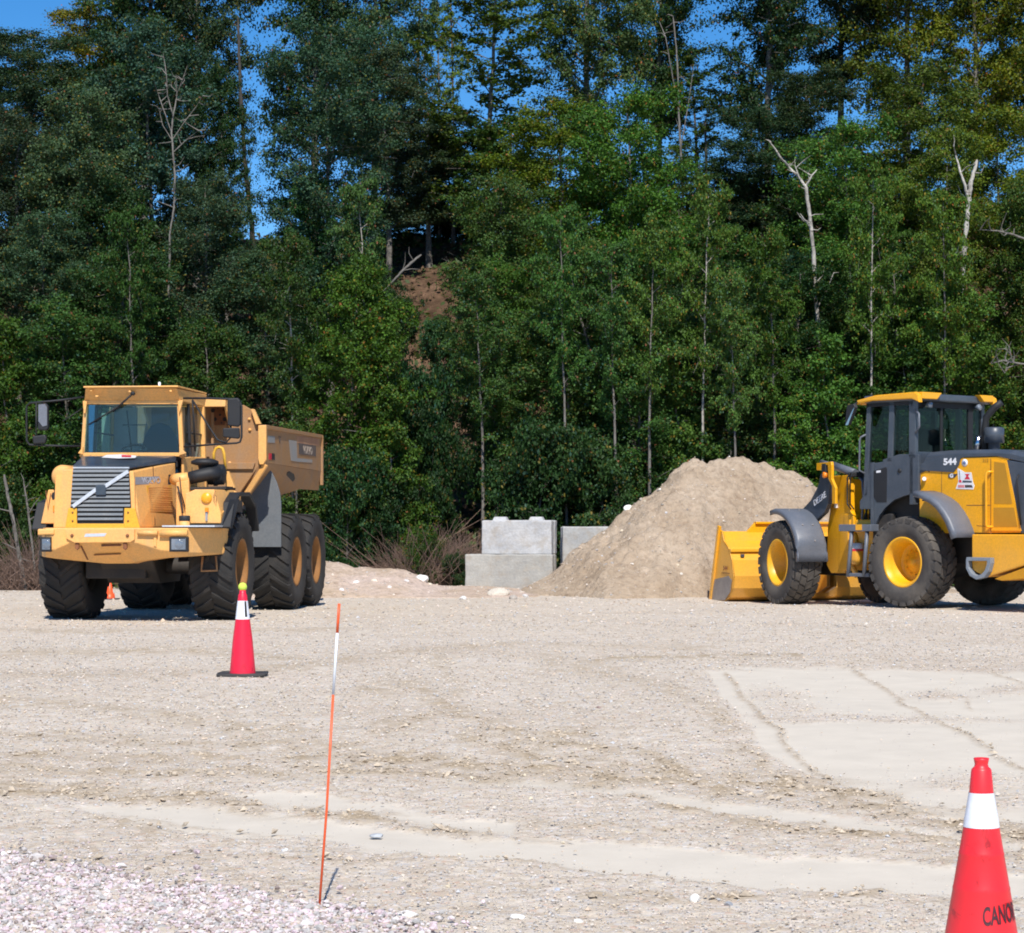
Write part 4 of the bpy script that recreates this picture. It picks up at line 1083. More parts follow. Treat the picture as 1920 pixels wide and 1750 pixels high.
# ---- cab
CY0, CY1 = .15, 1.55
wl, zb = T(152, 853, CY0); wr_, _ = T(344, 853, CY0)
tl, ztop = T(158, 755, CY0); tr, _ = T(338, 755, CY0)
cab = bpy.data.objects.new('cab', None); COL.objects.link(cab); cab.parent = truck
zr = T(200, 728, CY0 - .12)[1]
def bar3(pts, w, d, m, name, parent=cab, bev=.006):
    """straight square member between two points"""
    a, b = pts; mb = MB(); A = [a + Vector((sx * w / 2, sy * d / 2, 0)) for sx, sy in ((-1,-1),(1,-1),(1,1),(-1,1))]; B = [b + Vector((sx * w / 2, sy * d / 2, 0)) for sx, sy in ((-1,-1),(1,-1),(1,1),(-1,1))]
    mb.loft(A, B); return mb.build(name, m, parent, bev)
for (xb, xt) in ((wl + .02, tl + .025), (wr_ - .025, tr - .02)):
    bar3((Vector((xb, CY0 + .03, zb - .05)), Vector((xt, CY0 + .03, ztop))), .06, .07, M_TY, 'windscreen_post')
    bar3((Vector((xb, CY1, zb - .9)), Vector((xt, CY1, ztop))), .08, .08, M_TY, 'rear_post')
    bar3((Vector((xb, CY0 + .55, zb - .3)), Vector((xt, CY0 + .55, ztop))), .04, .05, M_BLK, 'door_post')
fplate('windscreen_header', [(158,751),(338,751),(338,758),(158,758)], CY0 - .03, .10, M_TY, cab)
fplate('windscreen_sill', [(150,849),(345,849),(346,856),(149,856)], CY0 - .03, .12, M_TY, cab)
for pts in ([(146,850),(155,838),(155,852)], [(336,838),(349,850),(336,854)], [(155,752),(163,752),(160,775),(157,775)], [(333,752),(343,750),(341,758),(336,775)]):
    fplate('corner_bracket', pts, CY0 - .06, .04, M_TY, cab, .004)
ws = fplate('windscreen', [(163,757),(332,757),(335,850),(156,850)], CY0 - .005, .008, M_GLASS, cab, 0)
fplate('seal', [(162,756),(333,756),(333,758.5),(162,758.5)], CY0 - .012, .01, M_BLK, ws, 0)
fplate('seal', [(155.5,848),(335.5,848),(335.5,850.5),(155.5,850.5)], CY0 - .012, .01, M_BLK, ws, 0)
# roof with raked sun visor
v0, v1 = T(160, 728, CY0 - .18), T(331, 728, CY0 - .18)
b0_, b1_ = T(158, 752, CY0 - .02), T(338, 752, CY0 - .02)
mb = MB(); mb.add([Vector((v0[0], CY0 - .18, v0[1])), Vector((v1[0], CY0 - .18, v1[1])), Vector((b1_[0], CY0 - .02, b1_[1])), Vector((b0_[0], CY0 - .02, b0_[1])),
  Vector((v0[0], CY1 + .12, v0[1])), Vector((v1[0] + .04, CY1 + .12, v1[1])), Vector((b1_[0], CY1 + .08, b1_[1])), Vector((b0_[0], CY1 + .08, b0_[1]))],
  [(0, 1, 2, 3), (4, 7, 6, 5), (0, 4, 5, 1), (3, 2, 6, 7), (0, 3, 7, 4), (1, 5, 6, 2)]); mb.build('roof', M_TY, cab, .01)
mb = MB(); mb.box(v0[0] - .02, v1[0] + .03, CY0 - .22, CY1 + .15, v0[1] + .002, v0[1] + .028); mb.build('roof_lip', M_TY, cab, .008)
for x, y in ((182,744),(244,735),(321,734),(172,733)):
    c, z = T(x, y, CY0 - .15); mb = MB(); mb.lathe([(CY0 - .19, 0), (CY0 - .185, .02), (CY0 - .12, .022)], 10, 'y', (c, 0, z)); mb.build('roof_bolt', M_TY, cab)
c, z = T(299, 726, .6); mb = MB(); mb.lathe([(z - .02, .02), (z + .07, .02), (z + .08, 0)], 12, 'z', (c, .6, 0)); mb.build('antenna_stub', M_STK, cab)
# flank, back, floor
xs = wr_ - .01
side_poly('door_skin', [(CY0 + .06, zb - .05), (CY0 + .06, zb - .75), (CY1, zb - .9), (CY1, zb + .0), (CY0 + .5, zb - .02)], xs - .04, xs, M_TY, cab)
side_poly('door_skin', [(CY0 + .06, zb - .05), (CY0 + .06, zb - .75), (CY1, zb - .9), (CY1, zb + .0), (CY0 + .5, zb - .02)], wl + .0, wl + .04, M_TY, cab)
for xx in (tr - .035, tl + .03):
    mb = MB(); mb.add([Vector((xx, CY0 + .08, ztop - .02)), Vector((xx, CY1 - .05, ztop - .02)), Vector((xx + (.02 if xx > 0 else -.02), CY1 - .05, zb)), Vector((xx + (.02 if xx > 0 else -.02), CY0 + .08, zb))], [(0, 1, 2, 3)]); mb.build('side_window', M_SGLASS, cab, recalc=False)
    mb = MB(); mb.tube([(xx + .012, CY0 + .5, zb + .35), (xx + .012, CY1, zb + .35)], .014, 6); mb.build('window_bar', M_BLK, cab)
mb = MB(); mb.box(wl + .03, wr_ - .03, CY1 - .03, CY1 + .03, zb - .9, zb + .22); mb.build('back_wall', M_CABIN, cab, .005)
mb = MB(); mb.box(tl + .05, tl + .42, CY1 - .03, CY1 + .02, zb + .2, ztop); mb.box(tr - .42, tr - .30, CY1 - .03, CY1 + .02, zb + .2, ztop); mb.build('rear_window_frame', M_CABIN, cab, .005)
mb = MB(); mb.add([Vector((tl, CY1, ztop)), Vector((tr, CY1, ztop)), Vector((tr, CY1, zb + .2)), Vector((tl, CY1, zb + .2))], [(0, 1, 2, 3)]); mb.build('rear_window', M_SGLASS, cab, recalc=False)
mb = MB(); mb.box(wl + .04, wr_ - .04, CY0 + .06, CY1, zb - .9, zb - .84); mb.build('cab_floor', M_DARK, cab)
# seat, dash and wheel behind the glass
sx_, _ = T(298, 800, .9)
def blob(pts, m, name, parent, y0, y1, bev):
    mb = MB(); mb.prism(pts, y0, y1, 'y'); return mb.build(name, m, parent, bev, seg=3)
zt_ = T(295, 792, .95)[1]; zb_ = T(295, 850, .95)[1]
seat = blob([(sx_ - .30, zb_ - .4), (sx_ + .30, zb_ - .4), (sx_ + .29, zb_ + .1), (sx_ + .24, zt_ - .2), (sx_ + .14, zt_ - .05), (sx_ + .0, zt_), (sx_ - .13, zt_ - .05), (sx_ - .22, zt_ - .18), (sx_ - .28, zb_ + .1)], M_SEAT, 'seat', cab, .9, 1.06, .04)
mb = MB(); mb.box(sx_ - .28, sx_ + .28, .45, .95, zb_ - .5, zb_ - .35); mb.build('cushion', M_SEAT, seat, .03)
mb = MB(); mb.box(wl + .1, wr_ - .1, CY0 + .03, CY0 + .28, zb - .2, zb + .015); mb.build('dashboard', M_BLK, cab, .02)
wx, wz = T(252, 845, .55); mb = MB()
Mw = Matrix.Translation((wx, .5, wz)) @ Matrix.Rotation(math.radians(28), 4, 'X')
mb.tube([Mw @ Vector((.19 * math.cos(a), .19 * math.sin(a), 0)) for a in np.linspace(0, 2 * math.pi, 25)], .014, 8); mb.tube([Mw @ Vector((0, 0, 0)), Mw @ Vector((0, 0, -.4))], .025, 8); mb.tube([Mw @ Vector((-.18, 0, 0)), Mw @ Vector((.18, 0, 0))], .012, 6); mb.build('steering_wheel', M_BLK, cab)
mb = MB(); mb.tube([P3(238,770,1.2), P3(247,850,1.2)], .012, 6); mb.tube([P3(230,797,1.3), P3(275,797,1.3)], .008, 6); mb.build('interior_rail', M_BLK, cab)
fplate('interior_panel', [(190,775),(206,775),(206,850),(190,850)], 1.35, .05, paint('pale_green_panel', (.45, .45, .25), .7), cab, .01)
fplate('interior_post', [(166,760),(180,760),(180,850),(166,850)], 1.3, .06, paint('blue_panel', (.06, .18, .3), .6), cab, .01)
# wiper
mb = MB(); a, b, c3 = P3(249,738,CY0 - .17), P3(212,772,CY0 - .06), P3(166,797,CY0 - .04); mb.tube([a, b], .014, 6); mb.tube([b + Vector((.15, 0, .12)), c3], .011, 6); mb.lathe([(a.y - .02, 0), (a.y - .02, .03), (a.y + .03, .03)], 12, 'y', (a.x, 0, a.z)); mb.build('wiper', M_BLK, cab)
# mirrors on tube brackets
mb = MB(); mb.tube([P3(344,747,CY0), P3(390,747,-.02), P3(440,749,-.05), P3(449,752,-.05), P3(453,762,-.05), P3(453,820,-.05), P3(450,829,-.05), P3(444,831,-.05), P3(395,834,-.02), P3(345,838,CY0)], .016, 8)
mb.tube([P3(361,750,.0), P3(385,790,-.03), P3(408,825,-.05), P3(424,830,-.05), P3(433,820,-.05), P3(432,760,-.05)], .014, 8)
mb.tube([P3(361,750,.0), P3(366,846,.3)], .014, 8); mb.build('mirror_bracket', M_BLK, cab)
def mirror(pts, ly, name='mirror'):
    o = fplate(name, pts, ly, .07, M_BLK, cab, .02); return o
m1 = mirror([(426,747),(446,746),(450,752),(450,797),(446,801),(426,798)], -.09); m2 = mirror([(417,803),(448,802),(449,820),(446,823),(418,820)], -.09)
fplate('glass', [(429,750),(446,750),(447,796),(429,795)], -.02 , .004, M_MIRROR, m1, 0)
mb = MB(); mb.tube([P3(157,745,CY0), P3(110,751,-.02), P3(55,756,-.05), P3(50,762,-.05), P3(50,826,-.05), P3(55,834,-.05), P3(100,836,-.03), P3(150,837,CY0)], .015, 8)
mb.tube([P3(68,756,-.05), P3(68,834,-.05)], .012, 6); mb.tube([P3(156,765,CY0), P3(118,790,-.0)], .008, 6); mb.build('mirror_bracket', M_BLK, cab)
m3 = mirror([(70,757),(86,756),(90,762),(90,804),(86,808),(70,806)], -.09); m4 = mirror([(60,818),(84,815),(87,822),(84,832),(62,833)], -.09)
fplate('mirror_face', [(72,759),(84,758),(88,764),(88,798),(80,800),(72,790)], -.098, .005, paint('mirror_sheen', (.16, .17, .2), .3), m3, 0)

# ---- tipping body
BW = 1.22
def Ssd(x, y, lx=BW): ly, z = SS(x, y, lx); return (ly, z)
bF = Ssd(497, 800)[0]; bR = 7.2
zt0 = Ssd(497, 798)[1]; zt1 = CAM_H + (985 - 817) * 39.6 / FPX; zm0 = Ssd(497, 868)[1]; zm1 = zm0 - .02
body = bpy.data.objects.new('tipping_body', None); COL.objects.link(body); body.parent = truck
for s in (1, -1):
    # side wall, flared lower hull
    side = MB(); side.prism([(bF, zm0), (bR, zm1), (bR, zt1), (bF, zt0)], s * BW, s * (BW - .06), 'x'); sd = side.build('side_wall', M_TYD, body, .008)
    A = [Vector((s * BW, bF, zm0)), Vector((s * .62, bF + .25, 1.62)), Vector((s * .56, bF + .25, 1.66)), Vector((s * (BW - .06), bF, zm0 + .02))]
    Bm = [Vector((s * BW, 5.8, zm1)), Vector((s * 1.10, 5.8, 2.03)), Vector((s * 1.04, 5.8, 2.06)), Vector((s * (BW - .06), 5.8, zm1 + .02))]
    Bx = [Vector((s * BW, bR, zm1)), Vector((s * 1.16, bR, 2.03)), Vector((s * 1.1, bR, 2.06)), Vector((s * (BW - .06), bR, zm1 + .02))]
    mb = MB(); mb.loft(A, Bm, True, False); mb.loft(Bm, Bx, False, True); mb.build('lower_hull', M_TYD, body)
    mb = MB(); mb.box(s * (BW - .05), s * (BW + .03), bF - .03, bR, zt0 - .04, zt0 + .0) if False else mb.prism([(bF, zt0 - .05), (bR, zt1 - .05), (bR, zt1 + .01), (bF, zt0 + .01)], s * (BW - .07), s * (BW + .025), 'x'); mb.build('top_rail', M_TYD, body, .006)
    # front flange of the side wall
    xa = s * (BW - .10); xb = s * (BW + .03); c = (xa + xb) / 2
    mb = MB(); mb.prism([(xa, zt0), (xb, zt0 + .0), (xb, zm0 + .05), (xb - s * .05, zm0 - .03), (xa + s * .02, zm0 - .03), (xa, zm0 + .07)], bF - .06, bF + .02, 'y'); mb.build('front_flange', M_TY, body, .01)
    mb = MB(); mb.prism([(xb - s * .02, zt0), (xb - s * .02, zm0)], bR, bR, 'y') if False else mb.box(s * (BW - .02), s * (BW + .03), bR - .06, bR + .02, zm1 - .25, zt1); mb.build('rear_rib', M_TYD, body, .005)
    # V-shaped lip of the hull
    a = Vector((s * (BW - .02), bF - .02, zm0)); b = Vector((s * .62, bF + .16, 1.60)); nn = Vector((s * .07, 0, -.06))
    mb = MB(); mb.loft([a, a + Vector((0, .1, 0)), a + nn * .8 + Vector((0, .1, 0)), a + nn * .8], [b, b + Vector((0, .1, 0)), b + nn + Vector((0, .1, 0)), b + nn]); mb.build('hull_lip', M_TY, body, .006)
    mb = MB(); mb.prism([(s * (BW - .25), zm0 + .03), (s * (BW - .08), zm0 + .03), (s * (BW - .10), zm0 - .17), (s * (BW - .26), zm0 - .17)], bF + .06, bF + .14, 'y'); mb.build('hinge_lug', M_TY, body, .01)
mb = MB(); mb.prism([(bF + .25, 1.60), (5.8, 1.98), (bR, 2.02), (bR, 2.08), (5.8, 2.04), (bF + .25, 1.66)], -.66, .66, 'x'); mb.build('body_floor', M_TYD, body)
# headboard with the raised canopy
zc_ = T(400, 748, bF - .35)[1]; xg = T(474, 772, bF)[0]; zg = T(474, 770, bF)[1]
hb = [(-(BW - .08), zm0), (-.62, 1.66), (.62, 1.66), (BW - .08, zm0), (BW - .08, zt0), (xg, zg), (xg - .16, zc_ - .08), (-(xg - .16), zc_ - .08), (-xg, zg), (-(BW - .08), zt0)]
mb = MB(); mb.prism(hb, bF + .03, bF + .09, 'y'); headb = mb.build('headboard', M_TYD, body, .006)
xc1 = T(425, 750, bF - .35)[0]
mb = MB(); mb.prism([(bF + .06, zc_), (bF - .42, zc_), (bF - .44, zc_ - .13), (bF - .40, zc_ - .13), (bF - .38, zc_ - .03), (bF + .06, zc_ - .05)], -xc1, xc1, 'x'); mb.build('canopy', M_TY, body, .008)
for s in (1, -1):
    mb = MB(); mb.prism([(bF + .04, zc_ - .02), (bF - .38, zc_ - .04), (bF - .3, zc_ - .2), (bF + .04, zt0 - .1)], s * xc1, s * (xc1 - .04), 'x'); mb.build('canopy_gusset', M_TY, body, .005)
    mb = MB(); mb.prism([(s * (xg - .02), zg + .02), (s * (xg + .03), zg + .02), (s * (BW - .06), zt0 + .02), (s * (BW - .14), zt0 + .02)], bF - .06, bF + .03, 'y'); mb.build('gusset', M_TY, body, .006)
    mb = MB(); mb.box(s * .35, s * .39, bF - .04, bF + .03, 1.9, zc_ - .2); mb.build('stiffener', M_TYD, body, .004)
mb = MB(); a = T(395, 765, bF - .02); b = T(420, 797, bF - .02); mb.box(a[0], b[0], bF + .018, bF + .032, b[1], a[1]); mb.build('rust_patch', M_RUST, headb)
for x, y, r in ((399,770,.035),(403,786,.03),(412,778,.02),(419,768,.018),(421,786,.035),(415,793,.014),(408,766,.012)):
    c, z = T(x, y, bF); mb = MB(); mb.lathe([(bF + .012, 0), (bF + .012, r)], 12, 'y', (c, 0, z)); mb.build('rust_hole', M_BLK, headb)
for x, y in ((467,786),(430,868),(468,806)):
    c, z = T(x, y, bF); mb = MB(); mb.lathe([(bF - .0, 0), (bF + .0, .022), (bF + .03, .024)], 10, 'y', (c, 0, z)); mb.build('bolt', M_TY, headb)
fplate('cross_band', [(387,868),(478,868),(474,880),(387,880)], bF - .02, .06, M_TYD, headb)
# markings on the bed side (flat paint and decals)
def sdec(name, pts, m, th=.004, base=0.0, lx=BW):
    A = []
    for x, y in pts: ly, z = SS(x, y, lx); A.append(Vector((lx + base, ly, z)))
    mb = MB(); mb.loft(A, [p + Vector((th, 0, 0)) for p in A]); return mb.build(name, m, body)
M_DGR = paint('dark_decal', (.11, .085, .075), .6, dirt=(.25, .17, .12), dirt_amt=.6, bump=0); M_GRP = paint('washed_grey_patch', (.30, .29, .27), .7, dirt=(.4, .3, .22), dirt_amt=.6, bump=0)
M_GHO = paint('ghost_lettering', (.42, .34, .27), .6, dirt=(.3, .22, .16), dirt_amt=.5, bump=0)
M_WORN = paint('rust_red_wear', (.36, .18, .10), .8, dirt=(.5, .3, .15), dirt_amt=.6, bump=0)
sdec('red_wear', [(556,818),(598,822),(598,836),(556,831)], M_WORN)
sdec('dark_plate', [(560,831),(592,836),(592,856),(560,852)], M_DGR, base=.001)
sdec('grey_patch', [(541,825),(556,827),(557,866),(545,864)], M_GRP, base=.0015)
sdec('grey_band', [(556,859),(585,862),(585,868),(556,866)], M_GRP, base=.001)
sdec('ghost_panel', [(502,817),(515,819),(515,831),(502,830)], M_GRP)
sdec('red_decal', [(504,850),(509,850.5),(509,862),(504,862)], M_RED); sdec('black_decal', [(509,850.5),(515,851),(515,863),(509,862)], M_BLK)
a = SS(565, 844, BW); b = SS(588, 847, BW); mid = Vector((BW + .007, (a[0] + b[0]) / 2, (a[1] + b[1]) / 2))
put_text('VOLVO', .19, M_GHO, body, mid, (0, 1, -.0), (0, 0, 1), bold=.004, sx=1.25)
a = SS(524, 826, BW); put_text('V', .17, M_DGR, body, (BW + .006, a[0], a[1]), (0, 1, 0), (0, 0, 1), bold=.004, sx=1.3)
# hydraulic fitting hole in the hull
def hull_pt(x, y, off=.0):
    best = None
    for i in range(200):
        lx = .55 + .75 * i / 199; ly, z = SS(x, y, lx)
        t = min(max((ly - bF - .2) / (5.8 - bF - .2), 0), 1)
        xb = .62 + .48 * t; zb2 = 1.62 + .41 * t
        fx = xb + (BW - xb) * (z - zb2) / (zm0 - zb2)
        e = abs(fx - lx)
        if best is None or e < best[0]: best = (e, Vector((lx + off, ly, z)))
    return best[1]
p = hull_pt(541, 896, .03); mb = MB(); bm_pts = [hull_pt(x, y, .02) for x, y in ((531,893),(535,885),(540,884),(547,888),(549,897),(545,903),(537,905),(531,899))]
mb.loft(bm_pts, [q + Vector((.02, 0, -.01)) for q in bm_pts]); mb.build('hull_opening', M_BLK, body)
# hanging flap ahead of the rear wheels
fy = bF + .62
fp = [T(x, y, fy) for x, y in ((473,1026),(527,1026),(527,945),(525,925),(519,905),(510,886),(500,876),(480,876),(455,905),(440,930),(440,950),(472,960))]
mb = MB(); mb.prism(fp, fy, fy + .03, 'y'); mb.build('mud_flap', M_FLAP, truck, .006)
fp = [(-a, z) for a, z in fp]; mb = MB(); mb.prism(fp, fy, fy + .03, 'y'); mb.build('mud_flap', M_FLAP, truck, .006)
mb = MB(); mb.tube([(.45, 2.3, 1.3), (.5, 4.2, 1.75)], .08, 12); mb.tube([(-.45, 2.3, 1.3), (-.5, 4.2, 1.75)], .08, 12); mb.build('tipping_ram', M_DARK, truck)
mb = MB(); mb.box(-.6, .9, 1.6, 2.3, .8, 1.9); mb.build('transmission_housing', M_DARK, truck, .03)

# ================================================================== the wheel loader
M_LY = paint('glossy_yellow_paint', (.88, .40, .004), .32, dirt=(.70, .34, .04), dirt_amt=.35, bump=.01, coat=.25, low_dust=.2)
M_LRIM = paint('yellow_rim_paint', (.86, .42, .008), .38, dirt=(.62, .36, .08), dirt_amt=.45, bump=.01)
M_LYM = paint('yellow_mesh_panel', (.50, .24, .012), .6, fine=120, bump=.3)
M_LG = paint('slate_grey_paint', (.055, .068, .088), .38, dirt=(.12, .13, .15), dirt_amt=.35, bump=.0, coat=.2)
M_LGP = paint('grey_plastic_fender', (.115, .13, .16), .42, dirt=(.2, .2, .22), dirt_amt=.35, bump=.02)
M_LT = paint('dusty_tyre_rubber', (.055, .05, .047), .9, dirt=(.15, .13, .108), dirt_amt=.8, scale=2.5, fine=50, bump=.2)
M_DGL = glassmat('dark_cab_glass', (.66, .74, .70), .02)
M_STEEL = paint('worn_steel', (.30, .29, .30), .42, .6, dirt=(.5, .48, .46), dirt_amt=.5, scale=6)
M_CHROME = paint('chrome', (.6, .6, .62), .15, 1.0, bump=0)
RF = math.radians
LR = Frame((7.56, 37.59), RF(218), 0.0)
LFR = Frame((6.00, 40.12), RF(199), -.055)
loader = empty('wheel_loader', (LR.R[0], LR.R[1], 0), LR.th, 'bright yellow and slate grey articulated wheel loader parked nose to the sand heap', 'wheel loader')
# two half-frames: each a part, its panels sub-parts
def half(name, fr):
    o = bpy.data.objects.new(name, None); COL.objects.link(o); o.parent = loader
    if fr is not LR:
        W = Matrix.Translation((fr.R[0], fr.R[1], fr.z)) @ Matrix.Rotation(fr.th, 4, 'Z')
        L = Matrix.Translation((LR.R[0], LR.R[1], 0)) @ Matrix.Rotation(LR.th, 4, 'Z')
        o.matrix_basis = L.inverted() @ W
    return o
def xf(fr):      # matrix from a half-frame's axes to the loader's own axes
    W = Matrix.Translation((fr.R[0], fr.R[1], fr.z)) @ Matrix.Rotation(fr.th, 4, 'Z')
    L = Matrix.Translation((LR.R[0], LR.R[1], 0)) @ Matrix.Rotation(LR.th, 4, 'Z')
    return L.inverted() @ W
XF = xf(LFR)
def bake(o, front):
    """put a part built in the front frame's axes where the articulated front frame stands"""
    if front: o.matrix_basis = XF @ o.matrix_basis
    return o
def wheel_at(x, y, sd, front, tmpl=None):
    R, w = .775, .54
    o = add_wheel(loader, (x, y, R), R, w, .40, M_LT, M_LRIM, sd, 'rock', 26, .034, -.10, .17, tmpl)
    if tmpl: o.rotation_euler = (.37 * (y + 2) + x, 0, 0) if sd > 0 else (.2, 0, math.pi)
    if front:
        bpy.context.view_layer.update()
        o.matrix_basis = XF @ (Matrix.Translation(o.location) @ o.rotation_euler.to_matrix().to_4x4())
    return o
lw0 = wheel_at(1.28 - .27, 0, 1, False)
wheel_at(-1.28 + .27, 0, -1, False, lw0); wheel_at(1.28 - .27, 0, 1, True, lw0); wheel_at(-1.28 + .27, 0, -1, True, lw0)

def P(name, mb, m, front=False, bev=.0, parent=None, **k):
    o = mb.build(name, m, parent or loader, bev, **k)
    if parent is None: bake(o, front)
    return o
def sideP(fr, pts, lx, th, extra=None):      # polygon on the plane x=lx given in photo pixels, th inwards
    poly = [fr.S(x, y, lx) for x, y in pts]; mb = MB(); mb.prism(poly, lx - th, lx, 'x'); return mb
def Sp(x, y, lx, fr=None): ly, z = (fr or LR).S(x, y, lx); return Vector((lx, ly, z))

# ---- rear frame, hood
HX = .86
def yz(x, y, lx=HX): return LR.S(x, y, lx)
top_y = yz(1740, 846)[1]; y_front = yz(1722, 900)[0]; y_rear_t = yz(1888, 850)[0]; y_rear_b = yz(1917, 1000)[0]
z_low = yz(1850, 1001)[1]
hood_prof = [(y_front, yz(1722, 880)[1]), (yz(1745, 846)[0], top_y), (y_rear_t + .25, top_y - .0), (y_rear_t + .42, top_y - .1), (y_rear_b + .30, z_low), (y_front + .05, z_low)]
mb = MB(); mb.prism([(y_front + .02, z_low), (y_front + .02, top_y - .34), (y_front + .25, top_y - .13), (y_rear_t + .02, top_y - .13), (y_rear_b - .02, z_low + .02)], -HX + .0, HX - .0, 'x'); hoodL = P('engine_hood', mb, M_LY, bev=.01)
# grey top shell with chamfered shoulders
sh = .16
A = [Vector((HX + .012, yz(1722, 880)[0], yz(1722, 880)[1])), Vector((HX + .012, yz(1722, 874)[0], yz(1722, 874)[1])), Vector((HX - .1, yz(1745, 846, HX - .1)[0], top_y)), ]
mb = MB()
zs = yz(1800, 858)[1]
sec = lambda y, z1, z0: [Vector((HX + .014, y, z0)), Vector((HX + .014, y, z1 - .06)), Vector((HX - .08, y, z1)), Vector((-HX + .08, y, z1)), Vector((-HX - .014, y, z1 - .06)), Vector((-HX - .014, y, z0))]
ya = y_front + .0
secs = [sec(ya, top_y - .30, yz(1722, 882)[1]), sec(ya + .20, top_y - .02, yz(1740, 884)[1]), sec(ya + .6, top_y, zs - .1), sec(ya + 1.0, top_y, zs), sec(y_rear_t - .2, top_y - .01, zs), sec(y_rear_t + .1, top_y - .03, zs - .06), sec(y_rear_t + .40, top_y - .1, zs - .12)]
for i in range(len(secs) - 1): mb.loft(secs[i], secs[i + 1], i == 0, i == len(secs) - 2)
P('hood_top', mb, M_LG, bev=.02)
# dark band under the shell carrying the number
mb = sideP(LR, [(1722,878),(1722,871),(1765,858),(1801,858),(1797,873),(1787,886),(1722,882)], HX + .02, .02); P('number_panel', mb, M_LG, bev=.003)
mb = sideP(LR, [(1778,889),(1795,889),(1789,896),(1778,896)], HX + .01, .015); P('badge_tab', mb, M_HOOD)
zdir = (0, 0, 1)
q = Sp(1781, 866.5, HX + .023); put_text('544', .15, M_STK, loader, q, (0, 1, 0), zdir, bold=.006, sx=1.25)
q = Sp(1784, 892.5, HX + .013); put_text('G', .085, M_STK, loader, q, (0, 1, 0), zdir, bold=.004, sx=1.2)
q = Sp(1848, 864, HX + .004); put_text('315', .075, M_LYM, loader, q, (0, 1, 0), zdir, bold=.002, sx=1.1)
# dark rear grille wrapping the back corner
mb = MB(); yy0 = y_rear_t; yy1 = y_rear_b
mb.prism([(y_rear_t - .01, zs - .06), (y_rear_t + .42, zs - .12), (y_rear_b + .34, z_low), (y_rear_b - .03, z_low + .0)], -HX - .01, HX + .008, 'x'); P('rear_grille', mb, M_LG, bev=.02)
mb = MB(); mb.tube([Vector((HX + .03, yz(1912, 890)[0], yz(1912, 890)[1])), Vector((HX + .06, yz(1911, 905)[0], yz(1911, 900)[1])), Vector((HX + .03, yz(1916, 985)[0], yz(1916, 985)[1]))], .014, 8); P('rear_handle', mb, M_BLK)
# mesh panels, seams, rail
mb = sideP(LR, [(1858,863),(1888,866),(1915,996),(1858,996)], HX + .012, .03); frm = P('vent_frame', mb, M_LY, bev=.006)
for pts in ([(1864,866),(1884,869),(1898,945),(1864,945)], [(1863,952),(1901,952),(1908,988),(1863,988)]):
    mb = sideP(LR, pts, HX + .016, .01); P('vent_mesh', mb, M_LYM)
for pts in ([(1857,860),(1858,860),(1858,1001),(1857,1001)], [(1812,947),(1857,947),(1857,948.3),(1812,948.3)], [(1765,884),(1765.8,884),(1765.8,925),(1765,925)], [(1831,985),(1857,988),(1857,989),(1831,986)]):
    mb = sideP(LR, pts, HX + .003, .01); P('panel_seam', mb, M_RUST)
mb = MB(); mb.tube([Sp(1862,885,HX), Sp(1852,885,HX + .06), Sp(1849,889,HX + .07), Sp(1849,985,HX + .07), Sp(1851,988,HX + .05), Sp(1862,988,HX)], .02, 8); P('grab_rail', mb, M_LY)
mb = MB(); mb.tube([Sp(1733,898,HX + .0), Sp(1733,898,HX + .06)], .035, 12); P('latch', mb, M_STK); mb = MB(); mb.tube([Sp(1737,842.5,HX), Sp(1737,842,HX)], .01, 6); 
for x in (1728, 1742):
    mb = MB(); mb.lathe([(HX, .018), (HX + .01, .016), (HX + .012, 0)], 8, 'x', (0, yz(x, 884)[0], yz(x, 884)[1])); P('screw', mb, M_RUST)
# stickers
mb = MB(); c = yz(1809, 868); mb.lathe([(HX + .002, .062), (HX + .006, .062), (HX + .006, 0)], 24, 'x', (0, c[0], c[1])); P('round_sticker', mb, M_STK)
mb = MB(); mb.lathe([(HX + .006, .03), (HX + .008, .03), (HX + .008, 0)], 16, 'x', (0, c[0], c[1])); P('sticker_mark', mb, paint('sticker_blue', (.15, .2, .4), .5, bump=0))
mb = sideP(LR, [(1795,878),(1803,882),(1809,886),(1821,886),(1824,904),(1827,911),(1825,918),(1792,917),(1795,908),(1797,903)], HX + .006, .005); stk = P('dealer_sticker', mb, M_STK)
mb = sideP(LR, [(1809,889),(1818,889),(1815,893),(1819,899),(1808,899),(1812,893)], HX + .009, .004); P('sticker_emblem', mb, M_RED)
mb = sideP(LR, [(1798,883),(1799,883),(1800,900),(1799,900)], HX + .009, .004); P('sticker_mast', mb, M_LG)
mb = sideP(LR, [(1798,900),(1802,900),(1803,905),(1798,905)], HX + .009, .004); P('sticker_mark', mb, M_RED)
mb = sideP(LR, [(1805,901),(1822,902),(1822,905),(1804,905)], HX + .009, .004); P('sticker_lettering_bar', mb, M_LG)
mb = sideP(LR, [(1796,909.5),(1808,909.5),(1808,914.5),(1796,914.5)], HX + .009, .004); P('sticker_lettering_bar', mb, paint('sticker_pink', (.75, .25, .25), .5, bump=0))
mb = sideP(LR, [(1809,909.5),(1822,909.5),(1824,914.5),(1809,914.5)], HX + .009, .004); P('sticker_lettering_bar', mb, M_MIRROR)
